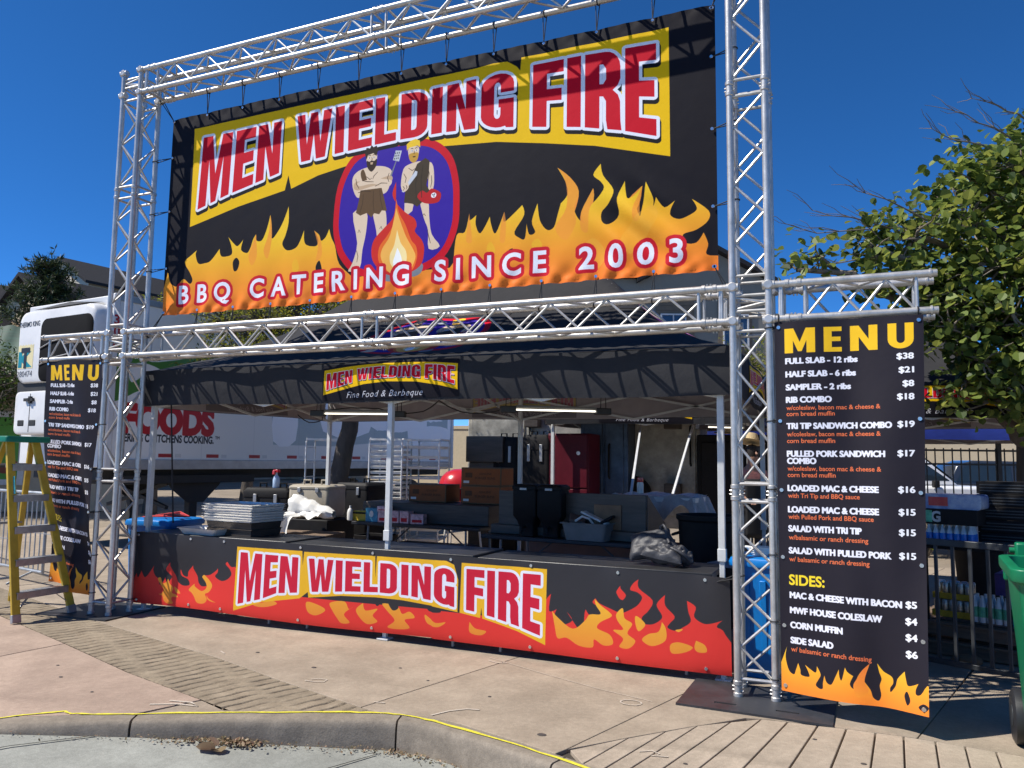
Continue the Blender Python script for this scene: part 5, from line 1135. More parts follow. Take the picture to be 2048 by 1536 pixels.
# white bag heap on a crate
t = thing('wooden_crate', 'low brown crate carrying the white plastic bag', 'crate', (-5.72,2.75,0), R(10)); MB().box(-.42,.42,-.28,.28,0,.58).build('body', m_wood, t, bevel=.01)
for z in (.12,.32,.52): MB().box(-.43,.43,-.292,-.28,z-.06,z+.06).build('slat', m_wood, t, bevel=.004)
m = MB(); secs = []
for i in range(15):
    u = i/14; r = .15*(1-.62*u)+.012*math.sin(u*17); secs.append([(-.30+.62*u+.012*math.sin(k*2.1+u*9), .02+r*math.cos(k*math.pi/10)*(1+.06*math.sin(k*1.7+u*6)), max(.0, .145-.09*u+r*math.sin(k*math.pi/10)*(1+.07*math.sin(k*2.3+u*5)))) for k in range(20)])
m.loft(secs, caps=False); m.loft([[( -.300, .02+r*math.cos(k*math.pi/10), .145+r*math.sin(k*math.pi/10)) for k in range(20)] for r in (.148,.10)]+[[(-.27, .02+.06*math.cos(k*math.pi/10), .145+.06*math.sin(k*math.pi/10)) for k in range(20)]], caps=True)
m.grid(lambda u, v: (-.42+.34*u+.03*math.sin(v*5), -.12-.22*min(1, v*1.6)+.02*math.sin(u*14+v*3), .03+.05*(1-v)*math.sin(math.pi*u)-max(0, v-.55)*.45+.012*math.sin(u*19)*v), 24, 20)
m.grid(lambda u, v: (-.20+.40*u, .02-.17*v+.01*math.sin(u*16), .24*(1-v)*(1-.5*u)+.015+.02*math.sin(u*11+v*4)*(.3+v)), 24, 14)
o = tag(m.build('plastic_bag', m_wpl, sm=50), 'rolled white plastic bag with a hanging flap on the brown crate', 'bag'); o.location = (-5.72,2.70,.582)
m = MB(); m.box(-4.75,-3.65,3.1,3.6,.0,.46); solo(m, 'storage_trunk', m_bp2, 'long black storage trunk pushed under the work table with the small cartons', 'trunk', bevel=.015)
# red kettle grill
t = thing('kettle_grill', 'glossy red domed grill behind the orange cartons', 'grill', (-4.42,4.5,0))
m = MB(); m.lathe([(.30,1.14),(.295,1.20),(.26,1.29),(.19,1.36),(.09,1.40),(0,1.405)], n=32); m.build('lid', m_red, t); m = MB(); m.lathe([(0,.88),(.14,.90),(.25,.98),(.29,1.09),(.30,1.13),(.28,1.13)], n=32); m.build('bowl', m_red, t)
for k in range(3): a = k*2.1+.3; MB().tube([(.25*math.cos(a),.25*math.sin(a),.95),(.36*math.cos(a),.36*math.sin(a),0)], .014, 8).build('leg', m_tray, t)
# dark red cabinet, smokers
t = thing('dark_red_cabinet', 'dark red upright cabinet with a round badge', 'cabinet', (-3.36,6.45,0))
m_dred = M('dark_red_paint', (.085,.005,.012), .45, var=.15, spec=.25)
MB().box(-.34,.34,-.3,.3,.05,1.97).build('body', m_dred, t, bevel=.015); MB().box(-.325,.325,-.325,-.302,1.12,1.95).build('door', m_dred, t, bevel=.01); MB().box(-.325,.325,-.325,-.302,.1,1.10).build('door', m_dred, t, bevel=.01)
m = MB(); m.lathe([(.03,-.005),(.032,.0),(0,.002)], (.18,-.328,1.66), 18, 'y'); m.build('badge', m_tray, t)
def smoker(label, loc, w_, d, h, mat, rz=0, doors=2, box=True):
    t = thing('smoker', label, 'smoker', loc, rz, 'steel smokers behind the tents'); MB().box(-w_/2,w_/2,-d/2,d/2,.45,h).build('body', mat, t, bevel=.02)
    dw = (w_-.1)/doors
    for i in range(doors):
        x0 = -w_/2+.05+dw*i; dr = MB().box(x0+.02, x0+dw-.02, -d/2-.03, -d/2, .65, h-.12).build('door', mat, t, bevel=.012)
        m = MB(); s_ = 1 if i % 2 == 0 else -1; hx = x0+dw-.10 if s_ > 0 else x0+.10; m.tube([(hx,-d/2-.03,h*.55),(hx,-d/2-.09,h*.56),(hx,-d/2-.09,h*.78),(hx,-d/2-.03,h*.79)], .016, 8); m.build('handle', m_bp2, dr)
    for x in (-w_/2+.15, w_/2-.15): MB().box(x-.04,x+.04,-d/2+.05,d/2-.05,0,.45).build('stand', m_dark, t)
    if box:
        for z in (h-.62, .95): MB().box(w_*.02,w_*.02+.26,-d/2-.26,-d/2-.03,z,z+.24).build('vent_box', m_ss, t, bevel=.01)
    return t
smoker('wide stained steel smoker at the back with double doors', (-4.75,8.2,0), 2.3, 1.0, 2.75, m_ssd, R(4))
smoker('blue grey two door smoker beside the tall red cabinet', (-3.0,7.2,0), .80, .7, 2.30, M('blue_grey_steel', (.07,.10,.15), .4, metal=.6, var=.3), R(3), 2, False)
sm = smoker('pale steel smoker with two square vent boxes', (-2.12,7.9,0), 1.15, .9, 2.7, m_ssd, R(2), 1)
smoker('black smoker cabinet in deep shade beneath the blue tent', (-.85,7.6,0), 1.35, 1.0, 1.98, m_bp2, R(0), 2, False)
m = MB(); m.box(-.34,.34,-.25,.25,1.50,1.93); m.box(-.30,.30,-.2,.2,0,1.5); solo_ = tag(m.build('steel_vent_box', m_ss, bevel=.01), 'square steel hood box behind the stacked orange cartons', 'hood box'); solo_.location = (-4.87,6.5,0)
m = MB(); m.lathe([(.16,-.1),(.30,-.1),(.33,-.06),(.33,.06),(.30,.1),(.16,.1)], (-2.62,7.25,.98), 24, 'y'); m.lathe([(0,-.06),(.16,-.08),(.16,.08),(0,.06)], (-2.62,7.25,.98), 18, 'y'); solo(m, 'spare_tyre', m_bp2, 'black spare tyre leaning at the pale steel smoker', 'tyre')
for lb, a, b in (('slanted pale tent pole nearer the dark red cabinet', (-2.25,6.4,2.10), (-1.58,3.2,1.12)), ('slanted pale tent pole nearer the black smoker cabinet', (-1.45,6.4,2.10), (-1.35,4.4,1.12))):
    m = MB(); m.bar(a, b, .03, .03); solo(m, 'tent_pole', m_white, lb, 'pole', 'slanted tent poles', bevel=.003)
# sheeted table, bin, hat, small table
t = thing('covered_table', 'high table draped in clear crumpled plastic sheeting', 'table', (-1.30,3.5,0), R(-4)); MB().box(-.48,.48,-.3,.3,1.10,1.15).build('table_top', m_wpl, t)
for x in (-.42,.42):
    for y in (-.25,.25): MB().tube([(x,y,0),(x,y,1.1)], .016, 8).build('leg', m_leg, t)
m = MB()
def sheet(u, v):
    x = -.56+1.12*u; y = -.40+.8*v; ex = max(0, abs(x)-.46); ey = max(0, -(y+.30)); dz = .25*min(1, (ey/.08))*(.7+.3*math.sin(x*14))+.20*min(1, ex/.08)
    return (x-.04*math.sin(y*20)*(ex > 0), y+.03*math.sin(x*22)*(ey > 0)-.0, 1.165-dz+.012*math.sin(x*17+y*11)+.010*math.sin(y*31-x*9))
m.grid(sheet, 60, 40); m.build('plastic_sheet', m_poly, t, sm=60)
m = MB(); m.lathe([(.035,0),(.038,.01),(.038,.12),(.03,.14),(0,.14)], (-1.50,3.35,1.17), 14); bt = solo(m, 'shaker', m_wpl, 'white shaker with a red cap on the sheeted table', 'shaker'); m = MB(); m.lathe([(.034,.14),(.036,.15),(.034,.19),(0,.192)], (-1.50,3.35,1.17), 14); m.build('cap', m_red, bt, world=True)
t = thing('trash_barrel', 'black round trash barrel behind the slumped grey bag', 'barrel', (-.55,2.25,0)); m = MB(); m.lathe([(.24,0),(.25,.02),(.29,.98),(.31,1.0),(.31,1.04),(.28,1.04),(.27,.9)], n=28); m.build('drum', m_bp2, t)
for s_ in (-1, 1): MB().tube([(s_*.28,-.08,.86),(s_*.34,-.06,.84),(s_*.34,.06,.84),(s_*.28,.08,.86)], .014, 7).build('handle', m_bp2, t)
m_straw = M('straw', (.55,.43,.24), .8, var=.2, bump=.4, bscale=80)
def hat(name, label, loc, tilt):
    m = MB(); m.lathe([(.17,-.015),(.175,-.01),(.13,.005),(.095,.012),(.09,.06),(.075,.105),(.03,.115),(0,.112)], n=28, sx=1.12)
    q = Euler(tilt).to_matrix().to_4x4(); m.v = [tuple(q @ Vector(p)) for p in m.v]
    h_ = tag(m.build(name, m_straw), label, 'hat'); h_.location = loc; return h_
hat('straw_hat', 'straw hat resting in the dark on the black smoker', (-1.05,7.05,1.985), (R(8),0,0))
t = thing('side_table', 'low pale grey table beside the tent leg, beyond the grey bag', 'table', (.02,1.55,0), R(-20)); MB().box(-.38,.38,-.28,.28,.66,.69).build('table_top', M('pale_grey_laminate', (.30,.32,.36), .5), t, bevel=.005)
for x in (-.33,.33):
    for y in (-.23,.23): MB().tube([(x,y,0),(x,y,.66)], .014, 8).build('leg', m_leg, t)
m = MB(); m.box(-.2,.2,-.03,.03,0,.06); m.tube([(-.2,0,.03),(-.30,0,.035),(-.36,.0,.03)], [.026,.02,.016], 8); m.tube([(.05,0,.05),(.08,0,.10)], .022, 8); o = tag(m.build('torch', m_yelp, bevel=.008), 'yellow gas torch lying on the low pale table', 'torch'); o.location = (.0,1.62,.69); o.rotation_euler = (0,0,R(-18))
m = MB(); m.obox((-1.95,3.2,.34), (1.9,.03,.66), (R(-4),0,R(-5))); solo(m, 'plywood_sheet', M('pink_plywood', (.36,.22,.17), .8, var=.12, scale=3, dirt=.2), 'pinkish plywood sheet propped behind the work table legs', 'plywood', bevel=.003)
for i in range(3):
    m = MB(); P = rr(-.24,.24,-.18,.18,.02,2); m.loft([[(x*.92,y*.92,0) for x, y in P],[(x,y,.17) for x, y in P],[(x*.94,y*.94,.17) for x, y in P],[(x*.88,y*.88,.02) for x, y in P]])
    o = tag(m.build('black_crate', m_bp2, bevel=.004), ('bottom','middle','top')[i]+' black crate of the stack under the work table', 'crate', 'black crates under the work table'); o.location = (-5.05,3.35,.0+i*.185)
# person in a straw hat behind the tower
m_skin = M('skin', (.40,.22,.15), .5, var=.08); m_shirt = M('salmon_shirt', (.50,.20,.17), .8, var=.15, bump=.3); m_apron = M('black_apron', (.012,.012,.014), .8); m_jean = M('dark_trousers', (.02,.025,.04), .85); m_hair = M('dark_hair', (.02,.014,.010), .6)
def skinned(name, V, E, rad, mat, par, sub=2):
    me = bpy.data.meshes.new(name); me.from_pydata(V, E, []); me.materials.append(mat); o = bpy.data.objects.new(name, me); COL.objects.link(o)
    if par: o.parent = par
    s_ = o.modifiers.new('Skin', 'SKIN'); s_.use_smooth_shade = True
    for i, q in enumerate(me.skin_vertices[0].data): q.radius = rad[i] if isinstance(rad[i], tuple) else (rad[i], rad[i]); q.use_root = (i == 0)
    q = o.modifiers.new('Subdivision', 'SUBSURF'); q.levels = sub; q.render_levels = sub
    WM[o] = WM[par].copy() if par else Matrix(); return o
t = thing('person', 'person in a straw hat, salmon shirt and black apron standing at the back', 'person', (-.52,5.6,0), R(35))
V = [(0,0,.95),(0,-.01,1.18),(0,-.01,1.38),(0,-.02,1.50),(0,-.04,1.60),(0,-.05,1.70),(.17,0,1.40),(.25,-.05,1.16),(.22,-.24,1.05),(.19,-.32,1.03),(-.17,0,1.40),(-.25,-.05,1.16),(-.22,-.24,1.05),(-.19,-.32,1.03),(.10,0,.90),(.11,.01,.50),(.11,.03,.08),(.12,-.10,.04),(-.10,0,.90),(-.11,.01,.50),(-.11,.03,.08),(-.12,-.10,.04)]
E_ = [(0,1),(1,2),(2,3),(3,4),(4,5),(2,6),(6,7),(7,8),(8,9),(2,10),(10,11),(11,12),(12,13),(0,14),(14,15),(15,16),(16,17),(0,18),(18,19),(19,20),(20,21)]
rd = [(.15,.11),(.14,.10),(.15,.10),.055,.085,.075,.06,.045,.036,.028,.06,.045,.036,.028,.08,.058,.042,.035,.08,.058,.042,.035]
for s_, b in ((1, 9), (-1, 13)):   # fingers and thumb
    bx, by, bz = V[b]
    for k in range(4): V += [(bx-s_*(.03-.018*k), by-.045, bz-.005), (bx-s_*(.03-.018*k), by-.085+.004*abs(k-1), bz-.03)]; E_ += [(b, len(V)-2), (len(V)-2, len(V)-1)]; rd += [.009,.008]
    V += [(bx-s_*.045, by-.01, bz+.01), (bx-s_*.055, by-.045, bz+.0)]; E_ += [(b, len(V)-2), (len(V)-2, len(V)-1)]; rd += [.011,.009]
skinned('body', V, E_, rd, m_skin, t)
skinned('shirt', [(0,0,.96),(0,-.01,1.18),(0,-.01,1.38),(0,-.015,1.45),(.17,0,1.40),(.24,-.04,1.20),(-.17,0,1.40),(-.24,-.04,1.20)], [(0,1),(1,2),(2,3),(2,4),(4,5),(2,6),(6,7)], [(.165,.125),(.155,.115),(.165,.115),.07,.075,.06,.075,.06], m_shirt, t)
skinned('trousers', [(0,0,.96),(.10,0,.88),(.11,.01,.50),(.11,.03,.12),(-.10,0,.88),(-.11,.01,.50),(-.11,.03,.12)], [(0,1),(1,2),(2,3),(0,4),(4,5),(5,6)], [(.16,.12),.095,.072,.06,.095,.072,.06], m_jean, t)
m = MB(); m.grid(lambda u, v: (-.17+.34*u, -.135-.03*math.sin(math.pi*u), .55+.78*v), 10, 12); m.build('apron', m_apron, t, solid=.006)
m = MB(); m.lathe([(0,1.60),(.085,1.63),(.095,1.70),(.085,1.77),(0,1.80)], (0,-.03,0), 18); m.build('hair', m_hair, t)
for s_ in (-1, 1): m = MB(); m.lathe([(0,-.01),(.012,0),(0,.01)], (s_*.032,-.128,1.70), 10, 'y'); m.build('eye', m_bp2, t); m = MB(); m.lathe([(0,-.012),(.02,0),(0,.012)], (s_*.085,-.04,1.68), 10, 'x', sy=1.5); m.build('ear', m_skin, t)
m = MB(); m.tube([(0,-.125,1.70),(0,-.150,1.665),(0,-.13,1.655)], [.010,.016,.010], 8); m.build('nose', m_skin, t)
hat('straw_hat', 'straw hat worn by the person at the back', (-.52,5.58,1.775), (R(-10),R(12),R(35)))
# ================================================================ step ladder
m_fib = M('yellow_fibreglass', (.60,.40,.035), .5, var=.14, scale=6, dirt=.2)
m_grn = M('green_plastic', (.0,.17,.10), .45, var=.1)
m_step = M('worn_aluminium', (.40,.40,.39), .42, metal=.75, var=.2, scale=10)
t = thing('step_ladder', 'yellow fibreglass step ladder with a green top cap', 'ladder', (-6.34,-.31,0), 0)
A = [Vector((0,-.29,0)), Vector((0,.275,0))]; T = [Vector((-.40,-.20,1.66)), Vector((-.40,.06,1.66))]
B = [Vector((-1.12,-.30,0)), Vector((-1.12,.42,0))]; TB = [Vector((-.47,-.19,1.66)), Vector((-.47,.07,1.66))]
for i in (0, 1):
    m = MB(); m.bar(A[i], T[i], .028, .078, (0,1,0)); ra = m.build('rail', m_fib, t, bevel=.004)
    m = MB(); d = (T[i]-A[i]).normalized(); m.bar(A[i]-d*.005, A[i]+d*.07, .034, .086, (0,1,0)); m.build('foot', m_step, ra, bevel=.003)
    m = MB(); m.bar(B[i], TB[i], .026, .055, (0,1,0)); m.build('rear_rail', m_fib, t, bevel=.004)
for k in range(5):
    s_ = .155+.178*k; a, b = A[0].lerp(T[0], s_), A[1].lerp(T[1], s_); m = MB(); m.box(a.x-.075, a.x+.035, a.y, b.y, a.z-.006, a.z+.004); m.box(a.x+.029, a.x+.037, a.y, b.y, a.z-.06, a.z); m.box(a.x-.075, a.x-.067, a.y, b.y, a.z-.03, a.z); m.build('step', m_step, t, bevel=.002)
    a, b = B[0].lerp(TB[0], s_), B[1].lerp(TB[1], s_)
    if k in (0, 2, 4): m = MB(); m.bar(a, b, .03, .022); m.build('rear_brace', m_step, t)
for i, s_ in ((0, 1), (1, -1)):
    a = A[i].lerp(T[i], .155); m = MB(); m.bar(a+Vector((0,s_*.16,-.02)), A[i].lerp(T[i], .05), .022, .005); m.build('knee_brace', m_step, t)
    a, b = A[i].lerp(T[i], .45), B[i].lerp(TB[i], .45); m = MB(); m.bar(a, b, .018, .005); m.build('spreader', m_step, t)
m = MB(); P = rr(-.56,-.30,-.30,.16,.03,3); c_ = Vector((-.43,-.07)); m.loft([[(x, y, 1.655) for x, y in P], [(x, y, 1.70) for x, y in P], [(c_.x+(x-c_.x)*.96, c_.y+(y-c_.y)*.97, 1.712) for x, y in P]]); m.build('top_cap', m_grn, t, bevel=.003)
m = MB(); q0, q1 = A[0].lerp(T[0], .70), A[0].lerp(T[0], .80); m.bar(q0+Vector((.0405,0,.0)), q1+Vector((.0405,0,.0)), .027, .002, (0,1,0)); m.build('sticker', M('teal_sticker', (.05,.35,.40), .5, var=.5, scale=60), t)
# ================================================================ crowd barriers
m_galv = M('galvanised_tube', (.42,.44,.45), .42, metal=.7, var=.18, scale=9)
m_dgal = M('dark_steel_tube', (.055,.06,.065), .45, metal=.4, var=.2)
def barrier(label, a, b, H, mat, pitch=.115, r=.019, zb=.14, rb=.008, sq=False):
    a, b = Vector((*a, 0)), Vector((*b, 0)); L_ = (b-a).length; t = thing('crowd_barrier', label, 'barrier', tuple(a), math.atan2(b.y-a.y, b.x-a.x))
    m = MB()
    if sq: m.box(0,L_,-.02,.02,H-.05,H); m.box(0,L_,-.02,.02,zb-.02,zb+.02); m.box(-.02,.02,-.02,.02,0,H); m.box(L_-.02,L_+.02,-.02,.02,0,H)
    else: m.tube([(0,0,zb),(0,0,H-.12),(.03,0,H-.04),(.12,0,H),(L_-.12,0,H),(L_-.03,0,H-.04),(L_,0,H-.12),(L_,0,zb),(0,0,zb)], r, 10)
    m.build('frame', mat, t, bevel=.004 if sq else 0)
    n = int(L_/pitch)
    for i in range(1, n):
        x = L_*i/n; m = MB()
        if sq: m.box(x-.011,x+.011,-.011,.011,zb+.02,H-.05)
        else: m.tube([(x,0,zb),(x,0,H)], rb, 7)
        m.build('upright', mat, t)
    for x in (.25, L_-.25): m = MB(); m.tube([(x,-.28,.012),(x,-.2,.05),(x,0,.13),(x,.2,.05),(x,.28,.012)], .014, 7); m.build('foot', mat, t)
    return t
barrier('galvanised crowd barrier behind the yellow ladder', (-10.6,1.42), (-8.12,.93), 1.07, m_galv)
barrier('dark steel barrier beside the green wheelie bin', (.55,1.78), (2.95,.62), .98, m_dgal, .118, zb=.06, sq=True)
barrier('galvanised crowd barrier beyond the red domed grill', (-8.2,11.6), (-5.8,12.0), 1.07, m_galv)
barrier('galvanised crowd barrier standing past the trailer landing legs', (-12.6,2.2), (-10.75,1.6), 1.07, m_galv)
# ================================================================ green wheelie bin
m_gbin = M('green_bin_plastic', (.0,.16,.065), .42, var=.10, bump=.03, dirt=.12)
t = thing('wheelie_bin', 'open lidless green wheelie bin standing before the dark steel barrier', 'bin', (1.80,-.55,-.012), R(176))
S = lambda k, z, dy=0: [(x*k, y*k+dy, z) for x, y in rr(-.29,.29,-.34,.34,.06,5)]
m = MB(); m.loft([S(.80,.03), S(.82,.06), S(.90,.55), S(.99,.94), S(1.0,.97), S(1.10,.98), S(1.12,1.0), S(1.12,1.045), S(1.08,1.05), S(.96,1.05), S(.94,.96), S(.80,.10)]); m.build('body', m_gbin, t, bevel=.004)
m = MB(); m.box(-.24,.24,.33,.40,.93,.985); m.build('rim_rib', m_gbin, t, bevel=.012); m = MB(); m.box(-.30,.30,-.40,-.355,.90,.99); m.build('rim_rib', m_gbin, t, bevel=.012)
for x in (-.2, .2): m = MB(); m.box(x-.035,x+.035,-.44,-.36,1.02,1.12); m.box(x-.035,x+.035,-.47,-.43,.98,1.10); m.build('hinge_lug', m_gbin, t, bevel=.012)
m = MB(); m.tube([(-.26,-.43,1.07),(.26,-.43,1.07)], .016, 10); m.build('handle', m_gbin, t)
for s_ in (-1, 1):
    m = MB(); m.lathe([(.05,-.03),(.125,-.035),(.15,-.022),(.152,0),(.15,.022),(.125,.035),(.05,.03)], (s_*.26,-.345,.152), 26, 'x'); wh = m.build('wheel', m_blkp, t)
    m = MB(); m.lathe([(0,-.03),(.06,-.034),(.06,.034),(0,.03)], (s_*.26,-.345,.152), 16, 'x'); m.build('hub', m_dgal, wh)
m = MB(); m.tube([(-.26,-.345,.152),(.26,-.345,.152)], .014, 8); m.build('axle', m_dgal, t)
# ================================================================ drinks store beyond the barrier
m_can = M('can_metal', (.45,.45,.42), .3, metal=.8, var=.4, scale=30); m_cann = M('yellow_can_tray', (.50,.34,.02), .6, var=.3, scale=18)
m_green = M('green_label', (.10,.42,.24), .5, var=.4, scale=20); m_clear = M('clear_bottle', (.55,.62,.66), .08, var=.1, spec=.8); m_bcap = M('blue_drink', (.0,.16,.55), .2, var=.25, scale=18, spec=.8)
_before = set(COL.objects)
t = thing('pallet', 'weathered wooden pallet carrying the drinks', 'pallet', (2.05,3.25,0), R(-20))
for i in range(6): MB().box(-.75,.75,-.5+.17*i,-.5+.17*i+.12,.10,.125).build('board', m_wood, t, bevel=.003)
for y in (-.48, 0, .40): MB().box(-.75,.75,y,y+.09,0,.10).build('stringer', m_wood, t, bevel=.003)
def pack(label, c, nx, ny, mb_, mc, rz=-20, h=.21, base=None, group='drink packs beyond the barrier', r=.032):
    t = thing('drink_pack', label, 'drinks', c, R(rz), group); bz = 0
    if base: MB().box(-nx*r-.01,nx*r+.01,-ny*r-.01,ny*r+.01,0,.055).build('carton_tray', base, t); bz = .004
    for i in range(nx):
        for j in range(ny):
            if 0 < i < nx-1 and 0 < j < ny-1: continue
            p = ((i-(nx-1)/2)*2*r, (j-(ny-1)/2)*2*r, bz); m = MB()
            if mc is None: m.lathe([(r*.8,0),(r*.96,.008),(r*.96,h-.015),(r*.8,h),(0,h)], p, 10); m.build('can', mb_, t)
            else:
                m.lathe([(r*.9,0),(r*.96,.01),(r*.96,h*.62),(r*.6,h*.8),(r*.4,h*.9),(r*.4,h),(0,h)], p, 10); b_ = m.build('bottle', mb_, t)
                m = MB(); m.lathe([(r*.985,h*.2),(r*.985,h*.58)], p, 10); m.build('bottle_label', mc, b_)
    return t
pack('yellow can tray at the bottom of its pair on the pallet', (1.60,3.10,.127), 5, 3, m_can, None, base=m_cann, h=.15)
pack('yellow can tray laid on another can tray', (1.61,3.11,.290), 5, 3, m_can, None, base=m_cann, h=.15)
pack('pack of bottles with green labels', (1.88,2.90,.127), 5, 3, m_clear, m_green, h=.24)
pack('pack of bottles filled with blue drink', (2.16,2.80,.127), 4, 3, m_bcap, m_bcap, h=.23)
m = MB(); m.box(-.24,.24,-.16,.16,0,.20); o = tag(m.build('drink_carton', M('purple_carton', (.05,.025,.16), .5, var=.3, scale=8), bevel=.006), 'purple drink carton over the blue bottles', 'carton'); o.location = (2.20,3.05,.36); o.rotation_euler = (0,0,R(-20))
t = thing('display_shelf', 'dark shelf table behind the barrier carrying cartons of drinks', 'table', (1.90,3.75,0), R(-20)); MB().box(-.62,.62,-.28,.28,.70,.74).build('shelf_top', m_bp2, t, bevel=.004)
for x in (-.56,.56):
    for y in (-.23,.23): MB().tube([(x,y,-.424),(x,y,.7)], .018, 7).build('leg', m_bp2, t)
pack('pack of clear water bottles with pale blue labels on the dark shelf', (1.66,3.72,.742), 7, 3, m_clear, m_bcap, h=.20)
t = thing('drink_carton', 'black drink carton lettered G on top of the water bottles', 'carton', (1.68,3.74,.946), R(-20)); MB().box(-.26,.26,-.17,.17,0,.155).build('box', m_bp2, t, bevel=.005); lettering('G', .10, .04, m_galv, t, lambda a, b: (-.16+a, -.172, .03+b), .09)
m = MB(); m.box(-.26,-.15,-.1725,-.171,.02,.14); m.build('green_panel', m_green, t)
t = thing('drink_carton', 'glossy blue red and white film pack topmost on the shelf', 'carton', (1.70,3.76,1.103), R(-20)); MB().loft([[(x,-.16,z) for x, z in rr(-.28,.28,0,.15,.03,3)],[(x,.16,z) for x, z in rr(-.28,.28,0,.15,.03,3)]]).build('film_pack', M('blue_white_film', (.02,.10,.42), .18, var=.2, scale=5, col2=(.50,.55,.62), bump=.3), t)
m = MB(); m.box(-.20,-.02,-.163,-.161,.03,.12); m.build('red_patch', m_red, t)
for i in range(5):
    t = thing('slatted_crate', ('lowest','second','middle','fourth','topmost')[i]+' black slatted crate of the tall stack by the tree trunk', 'crate', (2.22,3.95,.742+.13*i if i else .742), R(-20), 'black slatted crates by the trunk')
    m = MB(); m.box(-.26,.26,-.17,-.16,0,.125); m.box(-.26,.26,.16,.17,0,.125); m.box(-.26,-.25,-.17,.17,0,.125); m.box(.25,.26,-.17,.17,0,.125); m.build('crate_wall', m_bp2, t, bevel=.003)
    for z in (.025,.055,.085): MB().box(-.23,.23,-.176,-.17,z,z+.012).build('slat', m_dgal, t)
CAMP = Vector((.73,-5.544,1.55))
def bring(o, k): o.location = CAMP+(o.location-CAMP)*k; o.scale = (k,)*3
for o in set(COL.objects)-_before:
    if o.parent is None and o.name != 'display_table':
        bring(o, .785 if (o.location.z > .7 or 'shelf' in o.get('label','')) else .885)
    if o.name == 'pallet': o.location.z = .145; pal = o
dup(pal, (pal.location.x+.02, pal.location.y-.02, .0), R(-17), 'lower weathered pallet under the drinks pallet'); pal['label'] = 'upper weathered wooden pallet carrying the drinks'
t = thing('lined_trash_can', 'black trash can with a clear liner, between the shelf and the white pickup', 'trash can', (2.10,5.2,0)); m = MB(); m.lathe([(.24,0),(.30,.92),(.31,.95),(.28,.95)], n=24); m.build('can', m_bp2, t); m = MB(); m.lathe([(.29,.86),(.325,.97),(.33,.90),(.315,.72),(.34,.60)], n=28); m.v = [(x*(1+.05*math.sin(math.atan2(y,x)*9)), y*(1+.05*math.sin(math.atan2(y,x)*7)), z+.02*math.sin(math.atan2(y,x)*5)) for x, y, z in m.v]; m.build('liner', m_poly, t)
m = MB(); m.loft([[(-.18,-.1,0),(.15,-.14,0),(.22,.12,0),(-.1,.15,0)],[(-.12,-.05,.10),(.08,-.08,.13),(.14,.07,.11),(-.06,.09,.08)]]); o = solo(m, 'crumpled_paper', m_card, 'crumpled brown paper lying under the dark steel barrier', 'paper', sub=2); o.location = (1.52,1.62,-.012)
